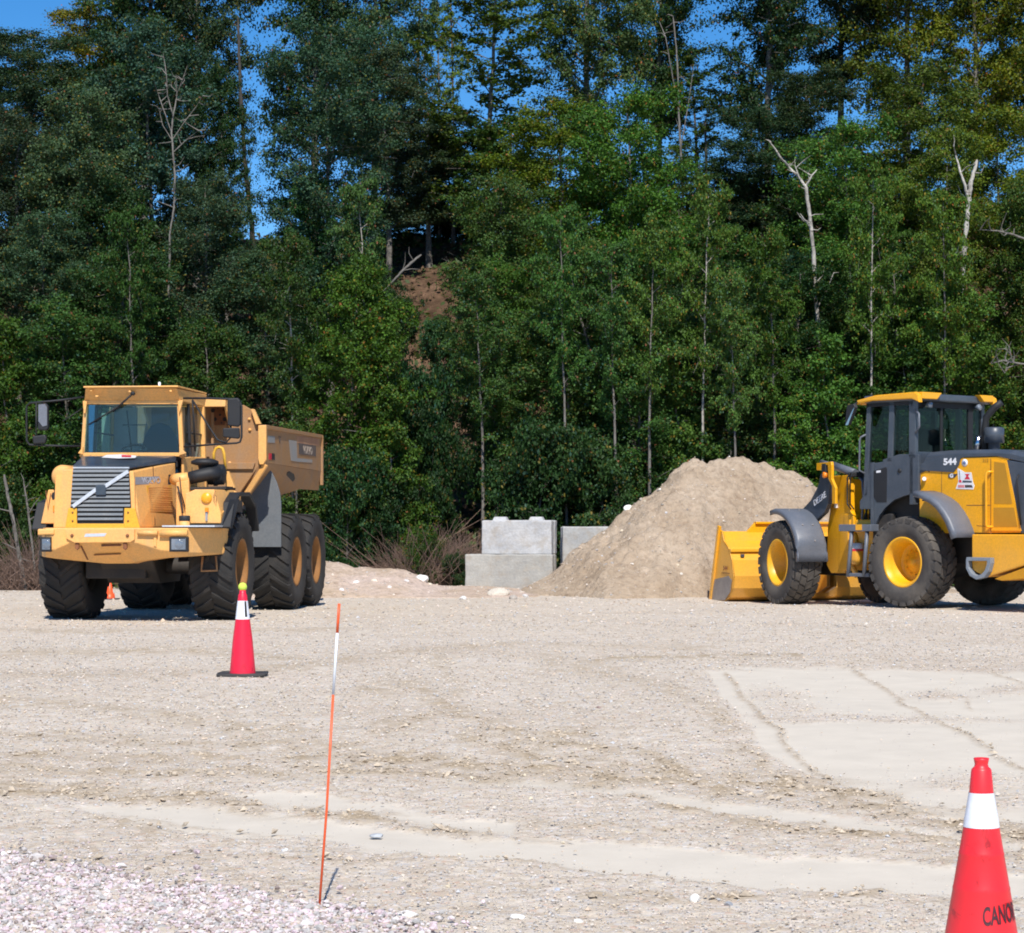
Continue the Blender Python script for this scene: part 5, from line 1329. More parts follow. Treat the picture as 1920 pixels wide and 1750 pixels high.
# counterweight
CXW = 1.16
mb = MB(); y0 = yz(1822, 1040, CXW)[0]; yt = yz(1822, 1002, CXW)[1]; zb1 = yz(1849, 1083, CXW)[1]
yr = y_rear_b + .55
side = [(y0, yt), (yr, yt), (yr, yt - .42), (yz(1849, 1083, CXW)[0], zb1), (y0, zb1 + .12)]
mb.prism(side, -CXW + .0, CXW, 'x'); P('counterweight', mb, M_LY, bev=.02)
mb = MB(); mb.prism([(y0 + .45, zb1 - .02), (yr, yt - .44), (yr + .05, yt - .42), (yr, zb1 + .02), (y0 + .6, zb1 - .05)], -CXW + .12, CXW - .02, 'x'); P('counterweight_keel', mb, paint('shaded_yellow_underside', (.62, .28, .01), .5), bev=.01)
# D-shaped boarding step on the counterweight corner
pts = [(1812,1045),(1857,1046),(1857,1056),(1853,1072),(1845,1083),(1830,1087),(1818,1080),(1811,1066),(1811,1050)]
cen = (1834, 1063)
inn = [(1815,1052),(1850,1052),(1850,1058),(1846,1070),(1840,1077),(1830,1080),(1822,1076),(1815,1064),(1815,1056)]
lx0 = CXW + .10
mb = MB(); O = [Sp(x, y, lx0) for x, y in pts]; I = [Sp(x, y, lx0) for x, y in inn]; n = len(O)
dx = Vector((-.10, 0, 0)); vs = O + I + [p + dx for p in O] + [p + dx for p in I]
fs = []
for i in range(n):
    j = (i + 1) % n; fs += [(i, j, n + j, n + i), (2*n + j, 2*n + i, 3*n + i, 3*n + j), (j, i, 2*n + i, 2*n + j), (n + i, n + j, 3*n + j, 3*n + i)]
mb.add(vs, fs); P('side_step', mb, paint('light_grey_step', (.22, .25, .29), .5), bev=.006)
# chassis, rear axle
mb = MB(); mb.tube([(-.9, 0, .775), (.9, 0, .775)], .15, 12); mb.lathe([(-.3, .12), (-.2, .28), (.2, .28), (.3, .12)], 16, 'x', (0, 0, .775)); mb.box(-.45, .45, -1.3, 1.6, .75, 1.3); mb.box(-.75, .72, -.95, .9, 1.2, 2.12)
P('rear_chassis', mb, M_DARK, bev=.01)
# ---- rear fender: broad hoop over the wheel
def fender(name, fr_front, pts_out, x0, x1, th, m, roll=.05):
    """pts_out: (y, z) along the hoop"""
    mb = MB(); rows = []
    for i, (y, z) in enumerate(pts_out):
        a = Vector(pts_out[max(i - 1, 0)]); b = Vector(pts_out[min(i + 1, len(pts_out) - 1)]); t = (b - a).normalized(); nn = Vector((t.y, -t.x))
        if nn.y < 0 and abs(t.x) > .2: nn = -nn
        row = [(x0, 0), (x0, th), (x0 + roll, th + roll * .5), (x1 - roll, th + roll * .5), (x1, th), (x1, -roll)]
        row = [Vector((xx, y + nn.x * off, z + nn.y * off)) for xx, off in row]
        rows.append(row)
    k = len(rows[0]); vs = [p for r_ in rows for p in r_]
    fs = [(i * k + j, i * k + j + 1, (i + 1) * k + j + 1, (i + 1) * k + j) for i in range(len(rows) - 1) for j in range(k - 1)]
    mb.add(vs, fs, True); o = P(name, mb, m, fr_front)
    so = o.modifiers.new('thickness', 'SOLIDIFY'); so.thickness = .02; so.offset = -1
    return o
FXR = 1.36
oy = [(1712,926),(1728,930),(1745,939),(1757,949),(1768,964),(1776,978),(1783,996),(1787,1010)]
out = [LR.S(x, y, FXR) for x, y in oy]
fender('rear_fender', False, out, .78, FXR, .03, M_LGP)
out2 = [(y, z) for y, z in out]
fender('rear_fender', False, out2, -FXR, -.78, .03, M_LGP)
for t in ((1793,1011),(1801,1010.5),(1809,1010)):
    q = Sp(t[0], t[1], 1.36)
mb = MB(); mb.box(.5, 1.0, out[0][0] - .12, out[0][0] + .1, out[0][1] - .12, out[0][1] - .02); P('fender_bracket', mb, M_BLK)
# ---- cab
CX = .92; cyr = LR.S(1712, 800, CX)[0]; cyf = LR.S(1624, 800, CX)[0]
ztc = LR.S(1712, 752, CX)[1]; zhd = top_y
cabL = bpy.data.objects.new('cab', None); COL.objects.link(cabL); cabL.parent = loader
def CP(name, mb, m, bev=.005): return mb.build(name, m, cabL, bev)
zfl = LR.S(1650, 1000, CX)[1]
# lower flank: big grey door panel with the cut-out for the wheel
flankpts = [(1631,870),(1655,866),(1655,862),(1686,852),(1712,852),(1722,852),(1722,925),(1712,926),(1696,930),(1676,938),(1660,952),(1648,968),(1641,985),(1632,985),(1632,955),(1612,955),(1612,940),(1622,925)]
mb = sideP(LR, flankpts, CX, .06); CP('door_skin', mb, M_LG, .008)
mb = sideP(LR, [(1636,884),(1661,876),(1663,880),(1662,942),(1644,942),(1637,930)], CX + .006, .01); CP('lower_window', mb, M_BLK, .002)
mb = sideP(LR, [(1643,883),(1651,882),(1651,886),(1643,887)], CX + .01, .01); CP('window_label', mb, M_STK, 0)
mb = sideP(LR, [(1632,868),(1637,867),(1637,985),(1632,985)], CX + .02, .06); CP('front_jamb', mb, M_LG)
mb = MB(); mb.lathe([(CX, .04), (CX + .02, .035), (CX + .022, 0)], 12, 'x', (0, yz(1687, 883, CX)[0], yz(1687, 883, CX)[1])); CP('door_lock', mb, M_BLK, 0)
def post(x0, y0, x1, y1, w, lx=CX, name='pillar', m=M_LG, d=.08):
    a, b = LR.S(x0, y0, lx), LR.S(x1, y1, lx); wv = w
    mb = MB(); A = [Vector((lx, a[0] - wv / 2, a[1])), Vector((lx, a[0] + wv / 2, a[1])), Vector((lx - d, a[0] + wv / 2, a[1])), Vector((lx - d, a[0] - wv / 2, a[1]))]
    B = [Vector((lx, b[0] - wv / 2, b[1])), Vector((lx, b[0] + wv / 2, b[1])), Vector((lx - d, b[0] + wv / 2, b[1])), Vector((lx - d, b[0] - wv / 2, b[1]))]
    mb.loft(A, B); return CP(name, mb, m)
post(1629, 752, 1622, 930, .09); post(1672, 752, 1668, 866, .11); post(1710, 752, 1710, 860, .14)
for xx in (-CX,):
    for ya_, w in ((cyf + .06, .09), ((cyf + cyr) / 2, .1), (cyr - .06, .14)):
        mb = MB(); mb.box(xx, xx + .08, ya_ - w / 2, ya_ + w / 2, zhd - .9, ztc); CP('pillar', mb, M_LG)
mb = MB(); mb.box(-CX, -CX + .05, cyf, cyr, zfl, zhd + .0); CP('door_skin', mb, M_LG)
# glass
mb = sideP(LR, [(1631,754),(1671,754),(1667,862),(1641,870),(1628,865)], CX - .03, .008); CP('door_window', mb, M_DGL, 0)
mb = sideP(LR, [(1675,754),(1703,754),(1701,848),(1673,857)], CX - .03, .008); CP('side_window', mb, M_DGL, 0)
mb = MB(); mb.box(-CX + .04, -CX + .048, cyf + .05, cyr - .05, zhd, ztc); CP('side_window', mb, M_DGL, 0)
mb = MB(); mb.box(-CX + .08, CX - .08, cyr - .02, cyr - .012, zhd - .02, ztc); CP('rear_window', mb, M_DGL, 0)
mb = MB(); mb.box(-CX + .06, CX - .06, cyf + .01, cyf + .018, zhd - .7, ztc); CP('windscreen', mb, M_DGL, 0)
mb = MB(); mb.box(-CX, CX, cyr - .08, cyr + .0, zhd - .9, zhd - .0); CP('rear_wall', mb, M_LG)
mb = MB(); zf_ = LR.S(1712, 926, CX)[1] + .06; mb.box(-CX + .06, CX - .08, cyf + .02, cyr - .02, zf_, zf_ + .08); CP('cab_floor', mb, M_BLK)
# black surround of the glass and top rails
mb = MB(); mb.box(-CX, CX, cyr - .06, cyr, ztc - .10, ztc); mb.box(-CX, CX, cyf, cyf + .06, ztc - .08, ztc); mb.box(CX - .06, CX, cyf, cyr, ztc - .06, ztc); mb.box(-CX, -CX + .06, cyf, cyr, ztc - .06, ztc); CP('top_rail', mb, M_BLK)
mb = MB(); mb.box(.16, .22, cyr - .03, cyr + .002, zhd, ztc - .1); CP('rear_mullion', mb, M_BLK)
mb = MB(); mb.box(-.62, -.50, cyr - .05, cyr + .004, zhd, ztc - .1); CP('rear_mullion', mb, M_BLK)
mb = MB(); mb.box(-CX, -CX + .10, cyr - .05, cyr + .003, zhd, ztc - .1); CP('rear_mullion', mb, M_BLK)
# interior
mb = MB(); mb.prism([(-.26, zhd - .3), (.26, zhd - .3), (.26, zhd + .32), (.16, zhd + .42), (-.16, zhd + .42), (-.26, zhd + .32)], cyr - .55, cyr - .40, 'y'); mb.box(-.27, .27, cyr - 1.0, cyr - .45, zhd - .45, zhd - .3); CP('seat', mb, M_BLK, .04)
mb = MB(); mb.prism([(-.02, zhd + .45), (-.28, zhd + .42), (-.30, zhd + .58), (-.05, zhd + .66)], cyr - .30, cyr - .28, 'y'); CP('pale_card', mb, paint('pale_green_card', (.35, .42, .30), .7), 0)
mb = MB(); mb.tube([(.0, cyf + .35, zhd - .5), (.0, cyf + .45, zhd - .05)], .04, 8); mb.tube([Vector((.2 * math.cos(a), cyf + .47 + .1 * math.sin(a), zhd - .03 + .16 * math.sin(a))) for a in np.linspace(0, 6.283, 20)], .014, 6); CP('steering_wheel', mb, M_BLK, 0)
# roof: grey core, yellow brow in front and over the rear corners
zr0 = LR.S(1712, 752, CX)[1]; zr1 = zr0 + .13
ov = .10
mb = MB(); mb.box(-CX - .05, CX + .05, cyf - .02, cyr + .12, zr0, zr0 + .13); CP('roof', mb, M_LG, .03)
yfr = LR.S(1606, 748, CX + ov)[0]
mb = MB(); mb.prism([(yfr, zr0 - .02), (yfr, zr0 + .06), (cyf + .3, zr0 + .13), (cyr + .12, zr0 + .145), (cyr + .20, zr0 + .10), (cyr + .22, zr0 - .04), (cyr + .05, zr0 + .03), (cyf + .2, zr0 + .035), (cyf - .1, zr0 + .0)], CX - .0, CX + ov, 'x'); CP('roof_brow', mb, M_LY, .02)
mb = MB(); mb.prism([(yfr, zr0 - .02), (yfr, zr0 + .06), (cyf + .3, zr0 + .13), (cyr + .12, zr0 + .145), (cyr + .20, zr0 + .10), (cyr + .22, zr0 - .04), (cyr + .05, zr0 + .03), (cyf + .2, zr0 + .035), (cyf - .1, zr0 + .0)], -CX - ov, -CX, 'x'); CP('roof_brow', mb, M_LY, .02)
mb = MB(); mb.prism([(yfr, zr0 - .02), (yfr - .03, zr0 + .02), (yfr, zr0 + .06), (cyf + .2, zr0 + .135), (cyf + .2, zr0 + .03)], -CX + .0, CX - .0, 'x'); CP('roof_brow', mb, M_LY, .01)
for s0, s1 in ((.42, CX), (-CX, -.55)):
    mb = MB(); mb.prism([(s0 + (.12 if s0 > 0 else 0), zr0 + .03), (s1 - (0 if s0 > 0 else .12), zr0 + .03), (s1, zr0 + .145), (s0, zr0 + .145)], cyr + .08, cyr + .21, 'y'); CP('rear_brow', mb, M_LY, .012)
for lx in (.62, -.66):
    mb = MB(); mb.lathe([(cyr + .02, 0), (cyr + .03, .05), (cyr + .12, .058), (cyr + .135, .05), (cyr + .135, 0)], 18, 'y', (lx, 0, zr0 - .06)); CP('work_lamp', mb, M_LAMP, 0)
# grab handles, mirror
mb = MB(); mb.tube([Sp(1717,770,CX), Sp(1723,776,CX + .03), Sp(1724,800,CX + .03), Sp(1717,812,CX)], .018, 8); CP('grab_handle', mb, M_LGP, 0)
mb = MB(); mb.tube([Sp(1624,815,CX + .04), Sp(1614,820,CX + .1), Sp(1612,826,CX + .1), Sp(1611,882,CX + .1), Sp(1622,888,CX + .03)], .017, 8); CP('grab_handle', mb, M_LGP, 0)
mb = MB(); mb.tube([Sp(1612,752,CX), Sp(1600,760,CX + .25), Sp(1592,765,CX + .3)], .016, 8); CP('mirror_arm', mb, M_BLK, 0)
mb = MB(); A = [Sp(x, y, CX + .32) for x, y in ((1588,760),(1600,757),(1603,764),(1590,797),(1584,797),(1586,772))]; mb.loft(A, [p + Vector((-.06, .02, 0)) for p in A]); CP('mirror', mb, M_BLK, .01)
mb = MB(); A = [Sp(x, y, CX + .325) for x, y in ((1602,764),(1590,797),(1585,797.5),(1599,768))]; mb.loft(A, [p + Vector((-.02, .0, 0)) for p in A]); CP('mirror_edge', mb, M_MIRROR, 0)
# pre-cleaner stack behind the cab
def rear_pt(x, y, lyy): return LR.T(x, y, lyy)
ex, ez = LR.S(1864, 820, -.45)
eyy = LR.S(1864, 820, -.45)[0]
mb = MB(); c = (-.45, eyy, 0); mb.lathe([(ez - .36, .10), (ez - .10, .10), (ez - .10, .17), (ez + .15, .17), (ez + .17, .13), (ez + .17, 0)], 28, 'z', (c[0], c[1], 0)); P('air_precleaner', mb, M_LG)
mb = MB(); mb.tube([(-.45, eyy - .2, zhd - .05), (-.45, eyy - .2, ez + .15), (-.45, eyy - .17, ez + .35), (-.50, eyy - .02, ez + .52), (-.55, eyy + .08, ez + .6)], [.07, .06, .06, .06, .055], 14); P('exhaust_pipe', mb, M_BLK)
mb = MB(); mb.tube([(-.38, eyy - .34, zhd - .02), (-.36, eyy - .26, zhd + .28)], [.075, .06], 14); P('chrome_elbow', mb, M_CHROME)

# ---- front frame (own axes), towers, arms, bucket
mb = MB(); mb.tube([(-.9, 0, .775), (.9, 0, .775)], .16, 12); mb.box(-.4, .4, -.5, 1.35, .55, 1.25); P('front_chassis', mb, M_DARK, True, .01)
FS = lambda x, y, lx: LFR.S(x, y, lx)
def fside(pts, lx, th): return sideP(LFR, pts, lx, th)
TX = .52
mb = fside([(1556,893),(1590,891),(1592,905),(1594,960),(1600,968),(1600,985),(1584,988),(1582,1075),(1558,1075),(1550,1060),(1552,985),(1556,960)], TX, .10); P('boom_tower', mb, M_LY, True, .012)
a0 = FS(1590, 900, TX)
mb = MB(); y1 = FS(1590, 950, TX)[0]; zt1_ = FS(1590, 893, TX)[1]; zb_1 = FS(1584, 1070, TX)[1]
mb.box(.05, TX - .01, y1 - .25, y1 + .02, FS(1592, 985, TX)[1], zt1_ - .05); P('tower_back', mb, M_LY, True, .01)
mb = MB(); mb.box(-TX, -TX + .1, y1 - .7, y1, zb_1, zt1_ - .02); P('boom_tower', mb, M_LY, True, .01)
mb = MB(); mb.box(-.1, TX + .02, y1 - .12, y1 + .10, FS(1590, 985, TX)[1] - .06, FS(1590, 963, TX)[1]); P('tower_step', mb, M_LY, True, .02)
mb = MB(); mb.prism([(y1 - .35, zb_1), (y1 + .02, zb_1), (y1 + .02, FS(1584, 990, TX)[1]), (y1 - .3, FS(1584, 990, TX)[1])], .1, TX + .01, 'x'); P('lower_post', mb, M_LY, True, .02)
# arm with the maker's name
AX = .74
arm = [(1538,888),(1552,888),(1556,900),(1554,920),(1552,945),(1545,962),(1520,985),(1490,1020),(1460,1070),(1446,1070),(1462,1020),(1480,985),(1507,952),(1520,938),(1532,915),(1536,902)]
mb = fside(arm, AX, .09); P('lift_arm', mb, M_HOOD, True, .01)
mb = MB(); mb.prism([FS(x, y, AX) for x, y in arm], -AX, -AX + .09, 'x'); P('lift_arm', mb, M_HOOD, True, .01)
a = FS(1526, 945, AX); b = FS(1551, 925, AX)
mid = Vector((AX + .006, (a[0] + b[0]) / 2 - .02, (a[1] + b[1]) / 2 - .01)); dr = Vector((0, b[0] - a[0], b[1] - a[1]))
t_ = put_text('DEERE', .155, M_STK, loader, mid, dr, Vector((1, 0, 0)).cross(dr), bold=.0012, sx=1.15); bake(t_, True)
mb = MB(); mb.tube([Vector((.0, FS(1559, 872, 0)[0], FS(1559, 872, 0)[1])), Vector((.0, FS(1604, 888, 0)[0], FS(1604, 888, 0)[1]))], .075, 14); mb.tube([Vector((.0, FS(1540, 866, 0)[0], FS(1540, 866, 0)[1])), Vector((.0, FS(1562, 873, 0)[0], FS(1562, 873, 0)[1]))], .04, 10); P('bucket_cylinder', mb, M_LGP, True)
# lamp bracket
LX = .80
mb = fside([(1531,869),(1558,866),(1559,872),(1559,898),(1566,915),(1566,945),(1560,945),(1560,912),(1553,898),(1552,872),(1540,873),(1538,882),(1531,882)], LX, .05); P('lamp_bracket', mb, M_LY, True, .006)
mb = MB(); c = FS(1545, 877, LX); mb.box(LX - .14, LX + .02, c[0] - .07, c[0] + .08, c[1] - .10, c[1] + .07); P('drive_lamp', mb, M_BLK, True, .02)
mb = MB(); c = FS(1547, 891, LX); mb.lathe([(LX - .05, 0), (LX - .04, .05), (LX + .03, .055), (LX + .04, .03), (LX + .04, 0)], 16, 'x', (0, c[0], c[1])); P('signal_lamp', mb, M_AMBER, True)
mb = MB(); c = FS(1567, 945, TX + .02); mb.box(TX, TX + .03, c[0] - .04, c[0] + .03, c[1] - .07, c[1] + .08); P('white_tag', mb, M_STK, True)
# hoses
rg = random.Random(5)
for k in range(7):
    o = (k - 3) * .035
    mb = MB(); a = Vector((.25 + o, y1 + .02, zt1_ + .02)); b = Vector((.3 + o * .6, y1 + .28 + rg.uniform(-.05, .1), zt1_ - .35)); c = Vector((.28 + o, y1 + .22, zt1_ - .85 - rg.uniform(0, .25))); d = Vector((.2 + o, y1 + .5, zt1_ - .95))
    pts = [a, (a * .4 + b * .6) + Vector((0, .05, .12)), b, (b + c) / 2 + Vector((rg.uniform(-.05, .05), .05, 0)), c, d]
    mb.tube(pts, .018, 7); P('hydraulic_hose', mb, M_BLK if k % 3 else M_LGP, True)
for x in (1591.5, 1597):
    mb = MB(); mb.tube([Vector((TX + .02, *FS(x + 4, 886, TX))), Vector((TX + .03, *FS(x, 897, TX))), Vector((TX + .03, *FS(x, 945, TX))), Vector((TX + .02, *FS(x + 6, 955, TX)))], .013, 7); P('hydraulic_pipe', mb, M_BLK, True)
mb = MB(); mb.box(.1, TX, y1 - .02, y1 + .14, zt1_ - .02, zt1_ + .07); P('valve_block', mb, M_BLK, True, .02)
# front fenders
fo = [(1486,951),(1500,950),(1516,951),(1530,954),(1543,962),(1552,975),(1558,992),(1562,1010),(1564,1028),(1564,1042)]
FX1 = 1.30
outf = [LFR.S(x - 4, y + 4, .98) for x, y in fo]
ang = np.linspace(RF(103), RF(2), 12)
outf = [(.93 * math.cos(t), .775 + .93 * math.sin(t)) for t in ang]
fender('front_fender', True, outf, .72, FX1, .03, M_LGP, .05); fender('front_fender', True, outf, -FX1, -.72, .03, M_LGP, .05)
for t, xx in ((.35, .95), (.35, 1.15), (.62, .9), (.62, 1.1), (.8, .95)):
    a = RF(112 - 110 * t); c = Vector((xx, .93 * math.cos(a), .775 + .93 * math.sin(a))); nrm = Vector((0, math.cos(a), math.sin(a)))
    mb = MB(); mb.tube([c + nrm * .05, c + nrm * .07], .018, 8); P('fender_bolt', mb, M_STEEL, True)
# bucket
BKx = 1.48
shell = [(-2.40, .0), (-1.75, .03), (-1.55, .10), (-1.44, .27), (-1.40, .5), (-1.46, .8), (-1.62, 1.04), (-1.82, 1.16), (-1.90, 1.34), (-1.94, 1.34), (-1.86, 1.14), (-1.65, 1.0), (-1.50, .79), (-1.44, .5), (-1.48, .29), (-1.58, .14), (-1.75, .07), (-2.40, .04)]
mb = MB(); mb.prism(shell, -BKx, BKx, 'x'); bucket = P('bucket', mb, M_LY, True, .008)
for s in (1, -1):
    mb = MB(); mb.prism(shell[:9] + [(-2.02, 1.37), (-2.15, 1.0), (-2.40, .10)], s * BKx, s * (BKx - .035), 'x'); P('bucket_side', mb, M_LY, True, .006)
    mb = MB(); mb.prism([(-2.38, .01), (-1.75, .04), (-1.52, .2), (-1.45, .42), (-1.6, .50), (-2.22, .42), (-2.36, .1)], s * (BKx + .004), s * (BKx + .014), 'x'); P('side_wear_plate', mb, M_STEEL, True, .002)
    mb = MB(); mb.prism([(-2.46, .0), (-2.36, .0), (-1.97, 1.43), (-2.05, 1.45)], s * (BKx - .02), s * (BKx + .035), 'x'); P('side_cutter', mb, M_LY, True, .006)
mb = MB(); mb.box(-BKx, BKx, -1.66, -1.50, .95, 1.01); P('stiffening_rib', mb, M_LY, True, .01)
mb = MB(); mb.prism([(-1.0, 1.3), (1.0, 1.3), (.80, 1.50), (-.80, 1.50)], -1.95, -1.89, 'y'); P('spill_guard', mb, M_LY, True, .006)
mb = MB(); mb.box(-.80, .80, -1.96, -1.84, 1.48, 1.52); P('spill_guard_lip', mb, M_LY, True, .006)
for s in (.45, -.45):
    mb = MB(); mb.prism([(-1.45, .15), (-1.0, .3), (-1.0, .6), (-1.45, .9), (-1.6, .95)], s - .03, s + .03, 'x'); mb.prism([(-1.45, .15), (-1.0, .3), (-1.0, .6), (-1.45, .9), (-1.6, .95)], s + .12, s + .18, 'x'); P('bucket_ear', mb, M_LY, True, .01)
a = LFR.S(1339, 1056, BKx + .016)
t_ = put_text('544', .11, M_RUST, loader, Vector((BKx + .018, -1.72, .64)), (0, 1, 0), (0, 0, 1), bold=.002, sx=1.2); bake(t_, True)
mb = MB(); mb.box(BKx + .002, BKx + .010, -1.92, -1.55, .545, .555); P('decal_line', mb, M_RUST, True)
mb = MB(); mb.box(1.22, 1.29, -1.50, -1.46, .86, .91); P('bucket_decal', mb, M_LG, True)
# ---- steps and tanks between the halves
mb = MB(); a = Sp(1580, 990, .95); b = Sp(1640, 990, .95); mb.box(.55, 1.05, min(a.y, b.y), max(a.y, b.y), a.z - .06, a.z + .06); P('step_beam', mb, M_LGP, bev=.01)
mb = MB(); c = Sp(1610, 989, 1.055); mb.box(1.05, 1.06, c.y - .07, c.y + .07, c.z - .05, c.z + .05); P('yellow_plate', mb, M_LY)
for (x0, y0_, x1, y1_) in ((1597,996,1590,1082), (1626,996,1620,1082)):
    mb = MB(); mb.tube([Sp(x0, y0_, 1.0), Sp(x0 - 3, y0_ + 40, 1.03), Sp(x1, y1_, 1.05)], .035, 8); P('step_rail', mb, M_LGP)
mb = MB(); a = Sp(1588, 1078, 1.05); b = Sp(1630, 1078, 1.05); mb.box(.80, 1.06, min(a.y, b.y), max(a.y, b.y), a.z - .03, a.z + .03); P('lower_step', mb, M_LGP, bev=.01)
mb = MB(); c = Sp(1606, 1040, .8); mb.lathe([(c.z - .18, 0), (c.z - .17, .08), (c.z - .08, .12), (c.z + .06, .12)], 20, 'z', (c.x, c.y, 0)); fl_ = P('filter_bowl', mb, M_LY)
mb = MB(); mb.lathe([(c.z + .06, .122), (c.z + .10, .122)], 20, 'z', (c.x, c.y, 0)); P('filter_band', mb, M_RED); mb = MB(); mb.lathe([(c.z + .10, .12), (c.z + .20, .115), (c.z + .2, 0)], 20, 'z', (c.x, c.y, 0)); P('filter_cap', mb, M_STK)
mb = MB(); mb.tube([Sp(1604, 1000, .7), Sp(1606, 1025, .75)], .03, 8); P('yellow_pipe', mb, M_LY)
mb = MB(); mb.tube([Sp(1598, 1062, .75), Sp(1608, 1082, .7)], .05, 8); P('yellow_pipe', mb, M_LY)
mb = MB(); mb.box(.2, .7, -1.6, -1.0, .75, 1.5); P('hinge_block', mb, M_LY, bev=.03)
mb = MB(); mb.box(-.6, .85, -1.05, -.6, .8, 1.6); P('tank', mb, M_DARK, bev=.03)

# ================================================================== the wooded bank behind
def crest(x): return 10.4 + 1.3 * sstep(0, 8, x) + .8 * perlin(np.asarray(x, float) / 6, 0 * np.asarray(x, float), 90)
def bank_h(x, y):
    x = np.asarray(x, float); y = np.asarray(y, float)
    toe = 49.2 + 1.2 * perlin(x / 7, x * 0 + 1.5, 91)
    t = sstep(0, 1, (y - toe) / 19.5)
    h = crest(x) * (t * .55 + .45 * np.clip((y - toe) / 19.5, 0, 1))
    h = h + (.5 * fbm(x / 2.6, y / 2.6, 92, 4)) * sstep(.02, .3, t)
    return h - .05 * (y < toe)
def bank_mat():
    m, nt, b = newmat('bank_soil')
    tc = nt.nodes.new('ShaderNodeTexCoord')
    def noise(s, d=5.0, r=.65):
        n = N(nt, 'ShaderNodeTexNoise', Scale=s, Detail=d, Roughness=r); nt.links.new(tc.outputs['Object'], n.inputs['Vector']); return n
    a, f, g = noise(.5), noise(5, 6), noise(18, 4)
    c = ramp(nt, a.outputs[0], [(.35, (.07, .045, .03)), (.5, (.125, .08, .055)), (.65, (.21, .135, .095))]).outputs[0]
    c = mixc(nt, 1, c, ramp(nt, f.outputs[0], [(.3, (.5, .5, .5)), (.7, (1.4, 1.35, 1.3))]).outputs[0], 'MULTIPLY')
    c = mixc(nt, ramp(nt, g.outputs[0], [(.58, (0, 0, 0)), (.7, (.7, .7, .7))]).outputs[0], c, (.06, .085, .03))
    nt.links.new(c, b.inputs['Base Color']); b.inputs['Roughness'].default_value = 1; b.inputs['Specular IOR Level'].default_value = .05
    bp = N(nt, 'ShaderNodeBump', Strength=1, Distance=.15); nt.links.new(f.outputs[0], bp.inputs['Height']); nt.links.new(bp.outputs[0], b.inputs['Normal'])
    return m
xs = np.arange(-45, 45.1, .45); ys = np.concatenate([np.arange(47.4, 71, .35), np.arange(71, 140, 3)])
X, Y = np.meshgrid(xs, ys); Z = bank_h(X, Y) * (1 - .15 * sstep(72, 120, Y))
Z[0] = -.6; Z[-1] = -.6
Z[:, 0] = np.minimum(Z[:, 0], -.6); Z[:, -1] = np.minimum(Z[:, -1], -.6)
id_ = np.arange(X.size).reshape(X.shape); F = np.stack([id_[:-1, :-1], id_[:-1, 1:], id_[1:, 1:], id_[1:, :-1]], -1).reshape(-1, 4)
hill = link('hillside', npmesh('hillside', np.stack([X, Y, Z], -1).reshape(-1, 3), F, bank_mat(), True))
tag(hill, 'steep brown earth bank behind the yard, mostly hidden by trees', kind='structure')
def bz(x, y): return max(float(bank_h(x, y)), gz(x, y))

def leaf_mat():
    m, nt, b = newmat('leaves')
    at = N(nt, 'ShaderNodeAttribute', attribute_name='lc'); oi = nt.nodes.new('ShaderNodeObjectInfo')
    c = mixc(nt, 1.0, at.outputs['Color'], oi.outputs['Color'], 'MULTIPLY')
    nt.links.new(c, b.inputs['Base Color']); b.inputs['Roughness'].default_value = .5; b.inputs['Specular IOR Level'].default_value = .16
    tr = nt.nodes.new('ShaderNodeBsdfTranslucent')
    c2 = mixc(nt, 1.0, c, (1.3, 1.5, .5), 'MULTIPLY'); nt.links.new(c2, tr.inputs[0])
    mx = nt.nodes.new('ShaderNodeMixShader'); mx.inputs[0].default_value = .25
    nt.links.new(b.outputs[0], mx.inputs[1]); nt.links.new(tr.outputs[0], mx.inputs[2]); nt.links.new(mx.outputs[0], nt.nodes['Material Output'].inputs[0])
    return m
M_LEAF = leaf_mat()
def bark_mat(name, col, streak, amt):
    m, nt, b = newmat(name)
    tc = nt.nodes.new('ShaderNodeTexCoord'); mp = nt.nodes.new('ShaderNodeMapping'); mp.inputs['Scale'].default_value = (3, 3, 1.2); nt.links.new(tc.outputs['Object'], mp.inputs[0])
    n = N(nt, 'ShaderNodeTexNoise', Scale=3.0, Detail=6.0, Roughness=.7); nt.links.new(mp.outputs[0], n.inputs['Vector'])
    mp2 = nt.nodes.new('ShaderNodeMapping'); mp2.inputs['Scale'].default_value = (2, 2, 14); nt.links.new(tc.outputs['Object'], mp2.inputs[0])
    n2 = N(nt, 'ShaderNodeTexNoise', Scale=1.5, Detail=3.0); nt.links.new(mp2.outputs[0], n2.inputs['Vector'])
    c = mixc(nt, ramp(nt, n.outputs[0], [(.4, (0, 0, 0)), (.65, (amt,) * 3)]).outputs[0], col, streak)
    c = mixc(nt, ramp(nt, n2.outputs[0], [(.60, (0, 0, 0)), (.66, (.8, .8, .8))]).outputs[0], c, streak)
    nt.links.new(c, b.inputs['Base Color']); b.inputs['Roughness'].default_value = .9
    return m
M_BARK = bark_mat('grey_bark', (.20, .185, .165), (.07, .06, .05), .8)
M_BIRCH = bark_mat('white_bark', (.48, .45, .40), (.10, .085, .07), .8)
M_DBARK = bark_mat('dark_bark', (.07, .06, .05), (.03, .025, .02), .8)
M_TWIG = bark_mat('dry_twig', (.22, .145, .11), (.12, .08, .06), .6)

